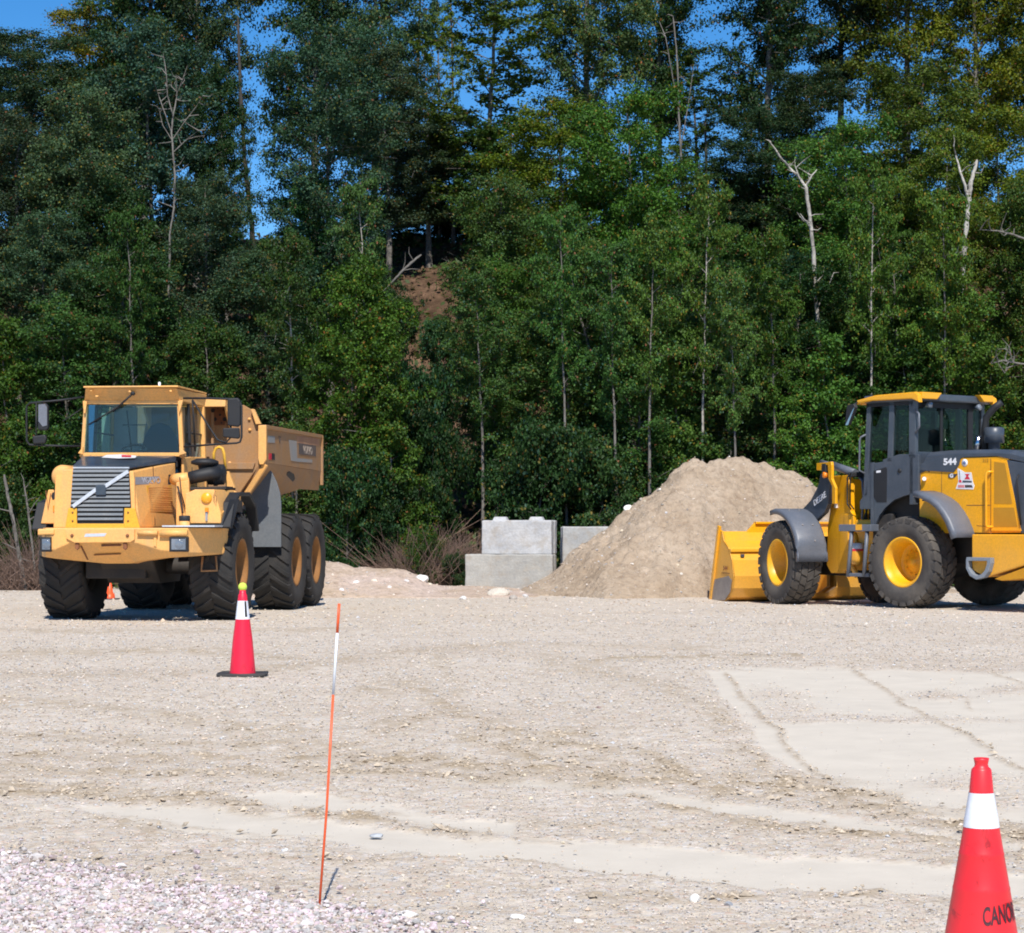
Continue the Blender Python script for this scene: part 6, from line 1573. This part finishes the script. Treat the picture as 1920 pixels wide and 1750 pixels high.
def tube_np(pts, rad, seg=6):
    pts = np.array(pts, float); n = len(pts)
    d = np.gradient(pts, axis=0); d /= np.linalg.norm(d, axis=1)[:, None] + 1e-9
    ref = np.array([.3, .9, .2]) if abs(d[0][1]) < .9 else np.array([1, 0, 0.])
    u = np.cross(d, ref); u /= np.linalg.norm(u, axis=1)[:, None]; w = np.cross(d, u)
    a = np.linspace(0, 2 * np.pi, seg, endpoint=False)
    V = pts[:, None, :] + (u[:, None, :] * np.cos(a)[None, :, None] + w[:, None, :] * np.sin(a)[None, :, None]) * np.array(rad)[:, None, None]
    i = np.arange((n - 1) * seg); r = i // seg; k = i % seg; k2 = (k + 1) % seg
    return V.reshape(-1, 3), np.stack([r * seg + k, r * seg + k2, (r + 1) * seg + k2, (r + 1) * seg + k], -1)

def make_tree(seed, H, W, base, n_leaf, leaf, shape='oval', trunk_r=.14, lean=0, nlimb=26, droop=.0, hue='green', tight=.30, fork=False, gap=.0):
    """unit tree standing at the origin: returns trunk mesh, crown mesh"""
    rg = np.random.default_rng(seed)
    tz = np.linspace(0, H * .97, 14)
    wob = np.cumsum(rg.normal(0, .07, (14, 2)), 0) * np.linspace(0, 1, 14)[:, None]
    tp = np.stack([wob[:, 0] + lean * tz, wob[:, 1], tz], -1)
    tr = trunk_r * (1 - .88 * (tz / tz[-1])) * (1 + .35 * np.exp(-tz * 2))
    Vs, Fs, off = [], [], 0
    def addt(p, r, seg=6):
        nonlocal off
        v, f = tube_np(p, r, seg); Vs.append(v); Fs.append(f + off); off += len(v)
    addt(tp, tr, 8)
    cents = []; wts = []
    def radius(t):      # crown profile, t 0 bottom .. 1 top
        if shape == 'oval': return np.sin(np.pi * np.clip(t * .78 + .14, 0, 1)) ** .5
        if shape == 'cone': return (1 - t) ** .8 * .95 + .1
        if shape == 'round': return np.sin(np.pi * np.clip(t * .9 + .07, 0, 1)) ** .5
        if shape == 'vase': return .55 + .5 * np.sin(np.pi * np.clip(t, 0, 1)) * (1 - .35 * t)
        return 1.0
    for i in range(nlimb):
        t = ((i + rg.uniform(0, 1)) / nlimb)
        if rg.uniform() < gap: continue
        z0 = H * (base + (1 - base) * t * .96)
        k = np.interp(z0, tz, np.arange(14)); p0 = np.array([np.interp(z0, tz, tp[:, 0]), np.interp(z0, tz, tp[:, 1]), z0])
        az = i * 2.4 + rg.uniform(-.5, .5); L = W * .5 * radius(t) * rg.uniform(.7, 1.12)
        up = .75 * (1 - t) * .6 + .35 - droop
        q = [p0]
        steps = 6; dz = up
        dirv = np.array([math.cos(az), math.sin(az), dz])
        for s in range(steps):
            q.append(q[-1] + dirv / np.linalg.norm(dirv) * L / steps * 1.1); dirv = dirv + rg.normal(0, .16, 3) + np.array([0, 0, -.06 - droop * .2])
        q = np.array(q); r0 = max(.012, np.interp(z0, tz, tr) * .42)
        addt(q, r0 * np.linspace(1, .25, len(q)), 5)
        for s in range(2, steps + 1):
            cents.append(q[s]); wts.append((.5 + s / steps) * (L + .3))
            for _ in range(2):
                o = rg.normal(0, 1, 3) * L * .2 * np.array([1, 1, .8]); cents.append(q[s] + o); wts.append(.7 * (L + .3))
            if s >= 3:
                o = rg.normal(0, 1, 3) * L * .25; o[2] *= .6
                addt([q[s - 1], q[s - 1] + o * .5 + rg.normal(0, .03, 3), q[s - 1] + o], [r0 * .35, r0 * .25, r0 * .12], 4)
    top = tp[-1]
    for _ in range(4): cents.append(top + rg.normal(0, .2, 3) * np.array([1, 1, 1.2])); wts.append(W * .2)
    trunk = npmesh('trunk', np.concatenate(Vs), np.concatenate(Fs), M_BARK, True)
    cents = np.array(cents); wts = np.array(wts); wts /= wts.sum()
    ci = rg.choice(len(cents), n_leaf, p=wts)
    sg = tight * W / 4.5
    dirs = rg.normal(0, 1, (n_leaf, 3)); rr = np.abs(rg.normal(0, 1, n_leaf)) ** .6
    dirs /= np.linalg.norm(dirs, axis=1)[:, None]
    csz = rg.uniform(.55, 1.35, len(cents))[ci]
    P_ = cents[ci] + dirs * (rr * sg * csz)[:, None] * np.array([1.15, 1.15, .72])
    # each leaf: a small folded rhomb facing mostly up and outwards
    nrm = dirs * .7 + rg.normal(0, .55, (n_leaf, 3)) + np.array([0, -.1, .55]); nrm /= np.linalg.norm(nrm, axis=1)[:, None]
    a = rg.normal(0, 1, (n_leaf, 3)); u = np.cross(nrm, a); u /= np.linalg.norm(u, axis=1)[:, None]; w = np.cross(nrm, u)
    ls = leaf * rg.uniform(.65, 1.35, n_leaf)[:, None]
    V = np.stack([P_ - u * ls * .6, P_ - w * ls * .42 + nrm * ls * .08, P_ + u * ls * .6, P_ + w * ls * .42 + nrm * ls * .08], 1).reshape(-1, 3)
    F = np.arange(n_leaf * 4).reshape(-1, 4)
    # leaf colours: own tint each, whole twigs lean one way, a few yellowing
    cc = rg.uniform(.75, 1.2, len(cents))[ci] * rg.uniform(.7, 1.3, n_leaf)
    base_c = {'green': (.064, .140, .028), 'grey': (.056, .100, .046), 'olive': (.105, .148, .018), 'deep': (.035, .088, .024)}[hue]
    C = np.array(base_c)[None] * cc[:, None]
    yl = rg.uniform(0, 1, n_leaf)
    C = np.where((yl < .05)[:, None], np.array([(.20, .17, .03)]) * rg.uniform(.7, 1.1, (n_leaf, 1)), C)
    C = np.where(((yl > .05) & (yl < .12))[:, None], np.array([(.05, .12, .075)]) * rg.uniform(.7, 1.2, (n_leaf, 1)), C)
    C = np.where((yl > .985)[:, None], np.array([(.22, .09, .04)]), C)
    C4 = np.repeat(np.concatenate([C, np.ones((n_leaf, 1))], 1), 4, 0)
    crown = npmesh('crown', V, F, M_LEAF, False, {'lc': C4})
    return trunk, crown, H

KIND = {
 'aspen_a': make_tree(1, 14, 5.2, .22, 72000, .080, 'oval', .17, .01, 42, hue='grey', tight=.30),
 'aspen_b': make_tree(2, 13, 4.6, .28, 62000, .080, 'vase', .15, -.015, 38, hue='grey', tight=.285),
 'green_a': make_tree(3, 12, 5.4, .14, 70000, .084, 'oval', .15, .01, 42, hue='green', tight=.285),
 'green_b': make_tree(4, 10, 4.6, .10, 56000, .084, 'round', .12, -.02, 36, hue='green', tight=.28),
 'olive_a': make_tree(5, 13, 5.0, .18, 64000, .080, 'oval', .15, .0, 40, hue='olive', tight=.285),
 'sapling': make_tree(6, 7, 3.3, .04, 34000, .075, 'cone', .07, .02, 26, hue='green', tight=.28),
 'bush': make_tree(7, 3.6, 3.8, .02, 30000, .084, 'round', .06, .0, 26, hue='deep', tight=.285),
 'sparse': make_tree(8, 14, 4.0, .12, 24000, .10, 'oval', .12, .0, 40, hue='olive', tight=.25, gap=.1),
 'deep_a': make_tree(9, 13, 5.0, .20, 70000, .082, 'oval', .16, .01, 42, hue='deep', tight=.285),
 'stem': make_tree(10, 11, 3.2, .50, 20000, .078, 'vase', .10, .05, 20, hue='green', tight=.26),
}
CAT = {'bush': 'bush', 'sapling': 'sapling'}
USED = {}
def tree(kind, x, ytop, Y, wpx, label, tint=(1, 1, 1), bark=None, name=None, group='trees on the bank behind the yard', rz=None):
    trunk, crown, H = KIND[kind]
    X = (x - 960) * Y / FPX; z0 = bz(X, Y) - .15
    ztop = CAM_H + (HORIZON - ytop) * Y / FPX
    sz = max(.25, (ztop - z0) / H)
    wnat = {'aspen_a': 5.2, 'aspen_b': 4.6, 'green_a': 5.4, 'green_b': 4.6, 'olive_a': 5.0, 'sapling': 3.3, 'bush': 3.8, 'sparse': 4.0, 'deep_a': 5.0, 'stem': 3.2}[kind]
    sx = wpx * Y / FPX / (wnat * 1.15)
    i = USED[kind] = USED.get(kind, 0) + 1
    root = empty(name or {'bush': 'leafy_bush', 'sapling': 'sapling', 'sparse': 'thin_tree'}.get(kind, 'broadleaf_tree'), (X, Y, z0), (i * 1.9 + x * .01) % 6.28 if rz is None else rz, label, CAT.get(kind, 'tree'), group)
    root.scale = (sx, sx, sz)
    t = link('trunk', trunk, root); c = link('crown', crown, root)
    if bark: t.material_slots[0].link = 'OBJECT'; t.material_slots[0].material = bark
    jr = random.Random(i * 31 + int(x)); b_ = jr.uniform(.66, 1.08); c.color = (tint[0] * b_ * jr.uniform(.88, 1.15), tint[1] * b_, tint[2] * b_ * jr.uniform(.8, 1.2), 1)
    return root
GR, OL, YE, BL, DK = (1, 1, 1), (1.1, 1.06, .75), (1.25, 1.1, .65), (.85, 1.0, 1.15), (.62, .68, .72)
BR = (1.35, 1.45, 1.0)
TREES = [
 ('bush', 790, 1000, 47.9, 90, 'low leafy bush in front of the reddish dry brush', OL),
 ('bush', 860, 1040, 47.6, 70, 'tiny green bush touching the left side of the lower block', GR),
 # crest and behind
 ('aspen_b', -30, 60, 66, 266, 'grey-green tree cut by the left edge of the picture, at the skyline', GR),
 ('aspen_a', 60, 62, 64, 294, 'grey-green tree under the clear patch of sky at the top left', GR),
 ('olive_a', 165, 8, 67, 266, 'tree with yellowing top leaves right of the sky patch at the top left', (1.5, 1.1, .8)),
 ('deep_a', 270, -320, 66, 294, 'dark tree on the crest second from the sky patch at the top left', GR),
 ('aspen_a', 370, -350, 65, 266, 'tall tree on the crest just left of the narrow sky gap', DK),
 ('deep_a', 590, -380, 67, 266, 'tall dark tree on the crest just right of the narrow sky gap', GR),
 ('aspen_a', 700, -320, 66, 280, 'tall tree on the crest left of the large sky opening', BL),
 ('sparse', 915, -140, 64, 290, 'thin see-through tree standing alone in the large sky opening', (.8, .95, .8)),
 ('sparse', 825, -60, 68, 120, 'spindly pale tree at the left side of the large sky opening', BR),
 ('aspen_b', 805, 215, 65, 230, 'lower tree filling the foot of the large sky opening on its left', GR),
 ('green_b', 960, 215, 63, 266, 'rounded tree filling the foot of the large sky opening', GR),
 ('aspen_a', 1095, -330, 66, 294, 'tall tree on the crest right of the large sky opening', OL),
 ('deep_a', 1235, -320, 69, 237, 'tree behind the pale forked trunk at the upper middle right', GR),
 ('sparse', 1310, 90, 68, 170, 'thin tree standing against the small sky gap at the upper right', (.7, .8, .7)),
 ('deep_a', 1440, -340, 66, 294, 'tall dark tree on the crest above the leaning white birch', GR),
 ('aspen_b', 1575, -310, 68, 266, 'tree on the crest above the cab of the loader', DK),
 ('olive_a', 1700, -360, 66, 308, 'olive tree on the crest above the loader hood', GR),
 ('olive_a', 1830, -320, 65, 294, 'yellowish olive tree on the crest at the upper right', YE),
 ('deep_a', 1950, -300, 66, 294, 'dark tree at the skyline cut by the right edge', GR),
 # middle of the slope
 ('aspen_a', 35, 215, 57, 300, 'grey-green tree on the slope at the left edge', GR),
 ('aspen_a', 165, 175, 56, 300, 'broad grey-green tree on the slope left of the bare pale crown', GR),
 ('aspen_b', 290, 60, 58, 312, 'grey-green tree behind the bare pale crown', BL),
 ('aspen_a', 385, 330, 55, 240, 'grey-green tree on the slope left of the narrow sky gap', GR),
 ('aspen_a', 620, 40, 58, 300, 'big blue-green tree above the dump truck body', BL),
 ('aspen_b', 730, 100, 63, 240, 'blue-green tree left of the large sky opening, in front of the crest', GR),
 ('green_a', 940, 330, 56, 230, 'green tree on the slope above the two stacked blocks', GR),
 ('olive_a', 1060, 190, 58, 312, 'olive tree on the slope left of the pointed light green top', OL),
 ('green_a', 1185, 170, 56, 312, 'tree with a pointed light green top in the middle right of the wood', OL),
 ('green_b', 1320, 415, 57, 264, 'green tree below the small sky gap', GR),
 ('aspen_a', 1425, 210, 60, 264, 'tree crown hanging over the leaning white birch', DK),
 ('green_a', 1590, 230, 57, 312, 'green tree right of the leaning white birch', (1.2, 1.1, .8)),
 ('olive_a', 1720, 120, 58, 324, 'olive tree left of the short white birch stub', GR),
 ('olive_a', 1880, 200, 57, 288, 'golden olive tree at the right edge behind the white stub', YE),
 # foot of the slope
 ('bush', 20, 900, 49.4, 180, 'low bush at the left edge behind the dry brush', OL),
 ('sapling', 35, 590, 50.5, 228, 'olive sapling left of the truck mirror', OL),
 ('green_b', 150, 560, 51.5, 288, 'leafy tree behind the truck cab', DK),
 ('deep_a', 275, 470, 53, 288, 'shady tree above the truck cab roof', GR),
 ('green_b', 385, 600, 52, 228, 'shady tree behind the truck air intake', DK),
 ('aspen_b', 505, 480, 54, 240, 'grey-green tree above the truck body', GR),
 ('green_b', 640, 490, 49.6, 276, 'dense olive-green tree rising behind the tail of the truck body', OL),
 ('sapling', 560, 760, 48.9, 204, 'sapling hidden behind the truck body', GR),
 ('sapling', 735, 640, 49.0, 204, 'slender sapling right of the dense olive-green tree', (1.1, 1.1, .8)),
 ('bush', 650, 850, 48.4, 180, 'bush beside the rear truck tyres', GR),
 ('bush', 715, 900, 48.9, 156, 'bush above the low sand bank', DK),
 ('green_b', 930, 570, 52, 190, 'leafy tree hanging above the left end of the blocks', GR),
 ('bush', 1010, 800, 48.8, 228, 'bush directly behind the stacked blocks', GR),
 ('green_b', 1060, 560, 50.4, 276, 'full green tree behind the blocks', GR),
 ('bush', 1135, 830, 48.9, 228, 'bush behind the left slope of the heap', (1.1, 1.1, .9)),
 ('green_b', 1200, 590, 49.9, 264, 'full green tree behind the left slope of the heap', GR),
 ('sapling', 1295, 600, 49.5, 240, 'sapling left of the heap crest', GR),
 ('green_b', 1375, 560, 50.8, 276, 'full green tree right above the heap crest', GR),
 ('sapling', 1470, 740, 48.8, 204, 'bright green sapling between heap and loader cab', BR),
 ('sapling', 1575, 620, 49.4, 252, 'light green sapling left of the loader cab roof', BR),
 ('green_b', 1680, 640, 50.5, 276, 'tree directly behind the loader cab', GR),
 ('green_b', 1790, 520, 51, 276, 'tree behind the loader exhaust', (1.1, 1.1, .9)),
 ('sapling', 1880, 640, 49.4, 252, 'sapling behind the loader hood at the right edge', OL),
 ('deep_a', 1490, 500, 53.5, 228, 'dark tree behind the foot of the leaning white birch', GR),
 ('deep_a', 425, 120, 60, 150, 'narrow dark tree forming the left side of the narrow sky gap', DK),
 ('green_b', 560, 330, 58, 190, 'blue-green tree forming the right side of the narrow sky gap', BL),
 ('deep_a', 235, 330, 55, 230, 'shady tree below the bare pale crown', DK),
 ('aspen_a', 80, 400, 53.5, 260, 'grey-green tree above the left truck mirror', GR),
 ('green_a', 1250, 300, 60, 240, 'tree on the upper slope between the pointed light green top and the small sky gap', GR),
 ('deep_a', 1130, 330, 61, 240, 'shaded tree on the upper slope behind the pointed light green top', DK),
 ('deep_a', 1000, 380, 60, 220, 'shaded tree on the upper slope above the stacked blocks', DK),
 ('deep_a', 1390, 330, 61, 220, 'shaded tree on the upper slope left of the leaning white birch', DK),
 ('aspen_a', 1510, 130, 61, 250, 'dark grey-green crown directly behind the fork of the leaning white birch', DK),
 ('deep_a', 1640, 300, 60, 240, 'shaded tree on the upper slope right of the leaning white birch', DK),
 ('olive_a', 1780, 240, 55.5, 230, 'olive tree around the short white birch stub', GR),
 ('green_a', 1950, 330, 54, 250, 'olive green tree cut by the right edge, halfway up', OL),
 ('deep_a', 1450, 470, 55, 210, 'shaded tree left of the foot of the leaning white birch', DK),
 ('green_b', 1620, 470, 54, 230, 'green tree halfway up, right of the foot of the leaning white birch', GR),
 ('deep_a', 1290, 480, 54, 220, 'shaded tree halfway up, above the heap crest', DK),
 ('green_b', 1120, 430, 53.5, 230, 'green tree halfway up, above the rear block', GR),
 ('green_b', 960, 480, 54.5, 190, 'green tree halfway up, above the stacked blocks', (1.1, 1.1, .85)),
 ('bush', 720, 385, 68.5, 190, 'bush on the skyline at the top of the bank, left of the brown earth', GR),
 ('bush', 815, 380, 69.0, 190, 'bush on the skyline at the top of the bank, above the brown earth', DK),
 ('bush', 900, 390, 68.0, 190, 'bush on the skyline under the large sky opening', GR),
 ('bush', 730, 560, 58.0, 120, 'small bush growing on the bare brown earth', GR),
 ('bush', 835, 600, 57.0, 110, 'small bush at the right rim of the bare brown earth', GR),
 ('bush', 690, 480, 62.0, 130, 'bush on top of the bare brown earth', DK),
 ('deep_a', 850, 330, 67.0, 150, 'dark tree on the crest above the bare brown earth', DK),
 ('bush', 765, 700, 50.6, 170, 'bush under the bare patch of brown earth', DK),
 ('bush', 820, 760, 50.2, 150, 'bush between the brown earth patch and the blocks', DK),
]
for k, x, yt, Y, w, lab, tint in TREES: tree(k, x, yt, Y, w, lab, tint)
for k, x, yt, Y in (('deep_a', -190, -150, 64), ('aspen_a', -330, 60, 57), ('green_b', -150, 420, 52), ('green_a', -420, 300, 53), ('olive_a', 2110, -150, 64), ('aspen_a', 2230, 80, 57), ('green_b', 2080, 420, 52), ('green_a', 2330, 330, 53)):
    tree(k, x, yt, Y, 320, 'tree of the same wood standing just outside the picture', GR, group='trees of the wood outside the picture')
STEMS = [
 ('stem', 255, 380, 50.5, 140, 'slender grey-stemmed tree above the truck windscreen', DK, M_BARK),
 ('stem', 690, 330, 51.5, 140, 'slender tree with a pale stem beside the dense olive-green tree', GR, M_BIRCH),
 ('stem', 1065, 380, 49.2, 140, 'slender grey-stemmed tree just right of the stacked blocks', GR, M_BARK),
 ('stem', 1320, 330, 49.0, 140, 'slender pale-stemmed tree above the left side of the heap crest', OL, M_BIRCH),
 ('stem', 1450, 420, 49.4, 140, 'slender grey-stemmed tree above the gap between heap and loader cab', OL, M_BARK),
 ('stem', 1640, 300, 50.4, 140, 'slender pale-stemmed tree above the loader cab roof', OL, M_BIRCH),
 ('stem', 1765, 350, 50.0, 140, 'slender grey-stemmed tree above the loader exhaust', OL, M_BARK),
 ('stem', 1222, 400, 48.6, 150, 'slender pale-stemmed tree behind the heap, left of its crest', GR, M_BARK),
 ('stem', 1160, 450, 48.9, 150, 'slender leaning tree right of the stacked blocks', GR, M_BARK),
 ('stem', 545, 430, 49.2, 150, 'slender pale-stemmed tree rising above the truck body', DK, M_BIRCH),
 ('stem', 905, 500, 50.0, 150, 'slender grey-stemmed tree above the left block', GR, M_BARK),
 ('stem', 1376, 500, 48.4, 130, 'slender stem standing right behind the heap crest', GR, M_BARK),
 ('stem', 1690, 430, 51.5, 150, 'slender grey stem above the loader cab', GR, M_BARK),
]
for k, x, yt, Y, w, lab, tint, bk in STEMS: tree(k, x, yt, Y, w, lab, tint, bk)

def bare(name, label, paths, Y, mat, cat='tree', k=.52, twigs=7):
    """leafless tree or snag: each path is [(x, y, radius_px), ...] in the photo's rows and columns, with its own depth wander"""
    rg = np.random.default_rng(int(paths[0][0][0])); p0 = px(paths[0][0][0], paths[0][0][1], Y)
    root = empty(name, (p0.x, Y, p0.z), 0, label, cat)
    for i, path in enumerate(paths):
        P_ = []; R_ = []
        for j, (x, y, r) in enumerate(path):
            yy = Y + (0 if i == 0 else (rg.uniform(-1, 1) * .12 * j)); q = px(x, y, yy) - p0; q.y = yy - Y; P_.append(q); R_.append(r * k * Y / FPX)
        t0 = np.arange(len(P_)); t1 = np.linspace(0, len(P_) - 1, len(P_) * 5 - 4)
        A_ = np.array([tuple(q) for q in P_]); Q_ = np.stack([np.interp(t1, t0, A_[:, k_]) for k_ in range(3)], -1)
        R1 = np.interp(t1, t0, R_)
        Q_[1:] += rg.normal(0, .14, (len(Q_) - 1, 3)) * R1[1:, None]; R1 = R1 * rg.uniform(.86, 1.12, len(R1)); R1[-1] *= .5
        v, f = tube_np(Q_, R1, 9)
        if twigs:
            tv, tf = [], []; o_ = 0
            for _ in range(twigs if i == 0 else twigs // 2):
                a_ = Q_[rg.integers(len(Q_) // 3, len(Q_))]; d_ = rg.normal(0, 1, 3) * np.array([1, .6, .5]) + np.array([0, 0, .6]); d_ *= rg.uniform(.15, .5) / np.linalg.norm(d_)
                v2, f2 = tube_np([a_, a_ + d_ * .5 + rg.normal(0, .04, 3), a_ + d_], [.016, .010, .004], 4); tv.append(v2); tf.append(f2 + o_); o_ += len(v2)
            v = np.concatenate([v] + tv); f = np.concatenate([f] + [q + len(v) - o_ for q in tf])
        o = link('trunk' if i == 0 else 'limb', npmesh('limb', v, f, mat, True), root)
    return root
bare('birch_tree', 'leaning white birch trunk forking left, above the left front of the loader',
     [[(1540,700,9),(1535,640,8.5),(1531,580,8),(1527,520,7.5),(1526,470,7),(1520,420,7),(1515,385,6.5),(1510,345,6)],
      [(1511,350,6),(1495,330,5),(1478,312,4.5),(1465,298,4),(1455,282,3),(1440,262,2)], [(1512,348,4),(1522,330,3),(1532,318,1.5)], [(1500,336,3),(1490,310,1.5)], [(1531,580,2.5),(1550,545,1.5),(1560,520,1)], [(1521,430,2.5),(1500,400,1.5)]], 53.2, M_BIRCH)
bare('birch_stub', 'short forked white birch trunk near the right edge, above the loader hood',
     [[(1803,580,6),(1804,540,7),(1806,500,8),(1809,450,8.5),(1814,405,8.5),(1817,368,9),(1820,345,8.5),(1827,318,7),(1832,300,5.5)],
      [(1815,372,6),(1808,345,5),(1800,320,4),(1793,295,3),(1788,275,2)], [(1806,500,2.5),(1790,470,1.5)]], 53.0, M_BIRCH)
bare('bare_tree', 'leafless pale crown standing out of the grey-green leaves at the upper left',
     [[(316,560,6),(318,490,6),(318,440,5),(326,390,5),(328,330,5),(325,290,5),(322,250,4.5),(324,215,4)],
      [(324,215,4),(314,180,3),(312,140,2.5),(306,100,1.5)], [(324,220,4),(332,180,3),(330,140,2)], [(322,250,3),(310,215,2.5),(296,175,2),(288,150,1.2)],
      [(325,260,3),(345,230,2.2),(368,200,1.5),(380,180,1)], [(326,285,3),(350,262,2),(372,245,1.2)], [(322,262,2.5),(305,235,1.6),(298,205,1)], [(330,180,2),(342,150,1.5),(352,122,1)]], 54.2, M_BARK, 'tree', .36, 9)
bare('bare_tree', 'pale bare stems reaching into the small sky gap at the upper right',
     [[(1282,420,5),(1280,340,5),(1276,280,5),(1273,220,4),(1272,160,4),(1268,90,3),(1262,30,3)], [(1273,215,3),(1262,150,2.5),(1248,70,2),(1236,40,1.5)], [(1276,280,2.5),(1290,200,2),(1300,130,1.5)]], 61.5, M_BARK, 'tree', .45)
bare('bare_tree', 'reddish bare pole left of the thin tree in the large sky opening',
     [[(852,300,4),(850,200,3.5),(848,100,3),(845,0,2.5),(844,-60,2)], [(849,90,1.5),(858,60,1)]], 69, M_TWIG)
bare('bare_tree', 'second bare pole at the left rim of the large sky opening',
     [[(784,330,6),(783,250,5.5),(782,160,5),(786,60,4),(788,-40,3)], [(784,180,2),(800,150,1.2)]], 68, M_TWIG)
bare('dark_trunk', 'thick black trunk at the left side of the narrow sky gap',
     [[(478,560,9),(476,480,9),(472,420,9),(462,330,8),(455,250,7),(450,150,6),(446,30,5)]], 62, M_DBARK)
bare('dark_trunk', 'dark conifer pole standing in the small sky gap at the upper right',
     [[(1325,440,6),(1325,370,5),(1324,300,4.5),(1322,230,4)], [(1325,375,2),(1350,372,1)], [(1325,350,2),(1298,352,1)], [(1324,330,2),(1350,326,1)]], 67, M_DBARK)
bare('fallen_branch', 'dead pale branch lying on the bare brown earth of the bank',
     [[(735,530,3),(755,508,4),(775,490,4.5),(790,478,3.5)], [(750,515,2),(720,545,1.5),(690,560,1)]], 56.5, M_BARK, 'branch', .6, 3)
bare('dead_branch', 'grey dead branch poking out of the leaves at the right edge below the white stub',
     [[(1925,684,3),(1900,680,3.5),(1880,676,3),(1858,682,2)], [(1900,680,2),(1893,662,1)], [(1890,678,2),(1884,700,1)]], 48.7, M_BARK, 'branch')
bare('dead_branch', 'arched grey branch right of the white birch stub',
     [[(1925,450,4),(1900,440,4),(1870,433,3),(1838,431,2)]], 51.2, M_BARK, 'branch')
bare('leaning_trunk', 'thin leaning grey trunk between the two white birches',
     [[(1685,640,6),(1672,600,6),(1660,560,6),(1645,520,5.5),(1625,485,5),(1606,460,3)]], 53.3, M_BARK)
bare('leaning_trunk', 'pair of shadowed grey trunks right above the truck cab roof',
     [[(212,760,13),(216,700,12),(222,650,11),(232,560,8)], [(226,740,9),(240,690,8),(246,600,6)], [(214,640,5),(222,665,5)]], 51.8, M_DBARK)
bare('leaning_trunk', 'thin grey trunk leaning left at the far left edge',
     [[(48,1112,9),(42,1080,9),(32,1020,7),(24,975,6),(16,935,6),(8,890,5)], ], 47.6, M_BARK)
bare('leaning_trunk', 'second thin trunk leaning left, beside the truck headlamp',
     [[(68,1112,4),(64,1060,4),(58,1000,4),(50,940,3.5),(44,900,2.5)]], 47.8, M_BARK)
bare('leaning_trunk', 'thin pale trunk leaning left behind the heap, above the rear block',
     [[(1162,830,5),(1150,780,6),(1135,730,6.5),(1120,690,6.5),(1104,650,5),(1090,600,4),(1075,540,3),(1068,480,2)]], 50.3, M_BARK)

# dry brush along the foot of the bank
def brush(x0, x1, yb, yt, Y, n, label, seed):
    rg = np.random.default_rng(seed); c = px((x0 + x1) / 2, yb, Y); z = bz(c.x, Y)
    Vs, Fs, off = [], [], 0; w = (x1 - x0) * Y / FPX; h = (yb - yt) * Y / FPX
    for i in range(n):
        a = np.array([rg.uniform(-.5, .5) * w, rg.uniform(-.5, .9), 0]); d = np.array([rg.normal(0, .5), rg.normal(0, .35), rg.uniform(.4, 1.1)]) * h * rg.uniform(.3, .8)
        m_ = a + d * .5 + rg.normal(0, .07, 3); zz = bank_h(c.x + a[0], Y + a[1]); a[2] = max(float(zz), 0) - z - .05; m_[2] += a[2]
        e = a + d; r = rg.uniform(.004, .012)
        v, f = tube_np([a, m_, e], [r, r * .8, r * .4], 3); Vs.append(v); Fs.append(f + off); off += len(v)
        if i % 2 == 0:
            e2 = m_ + rg.normal(0, .2, 3) * h * .6; v, f = tube_np([m_, e2], [r * .6, r * .3], 3); Vs.append(v); Fs.append(f + off); off += len(v)
    return tag(link('dry_brush', npmesh('dry_brush', np.concatenate(Vs), np.concatenate(Fs), M_TWIG, False), None, (c.x, Y, z)), label, 'brush', 'dry brush at the foot of the bank')
brush(0, 110, 1110, 940, 47.9, 700, 'tangle of dry brown brush at the far left edge beside the truck', 1)
brush(730, 905, 1095, 940, 48.2, 1900, 'reddish brown dry brush left of the concrete blocks', 2)
brush(700, 800, 1070, 880, 49.6, 300, 'dry brush above the right end of the low sand bank', 3)
brush(660, 860, 620, 480, 56.5, 300, 'dry brush on the bare upper bank', 4)

# ground cover over the whole bank, one mass
n = 110000
rg = np.random.default_rng(77)
yy = rg.uniform(48.2, 74, n); xx = rg.uniform(-.36, .36, n) * yy
dens = np.clip(.42 + .9 * fbm(xx / 2.3, yy / 2.3, 95, 3), 0, 1)
ux = 960 + FPX * xx / yy
bareness = np.exp(-(((ux - 745) / 95) ** 2)) * ((yy > 51) & (yy < 66))
keep = rg.uniform(0, 1, n) < dens * (1 - .55 * bareness)
xx, yy = xx[keep], yy[keep]; n = len(xx)
zz = bank_h(xx, yy) + np.abs(rg.normal(0, .16, n)); P_ = np.stack([xx, yy, zz], -1)
nrm = rg.normal(0, .6, (n, 3)) + np.array([0, -.3, .8]); nrm /= np.linalg.norm(nrm, axis=1)[:, None]
u = np.cross(nrm, rg.normal(0, 1, (n, 3))); u /= np.linalg.norm(u, axis=1)[:, None]; w = np.cross(nrm, u); ls = rg.uniform(.05, .13, n)[:, None]
V = np.stack([P_ - u * ls, P_ - w * ls * .6, P_ + u * ls, P_ + w * ls * .6], 1).reshape(-1, 3)
C = np.array([(.06, .10, .03)]) * rg.uniform(.6, 1.3, (n, 1)); C = np.where((rg.uniform(0, 1, n) < .25)[:, None], np.array([(.16, .10, .06)]), C)
uc = link('undergrowth', npmesh('undergrowth', V, np.arange(n * 4).reshape(-1, 4), M_LEAF, False, {'lc': np.repeat(np.concatenate([C, np.ones((n, 1))], 1), 4, 0)}))
tag(uc, 'low leaves and litter covering the earth bank', kind='stuff'); uc.color = (1, 1, 1, 1)
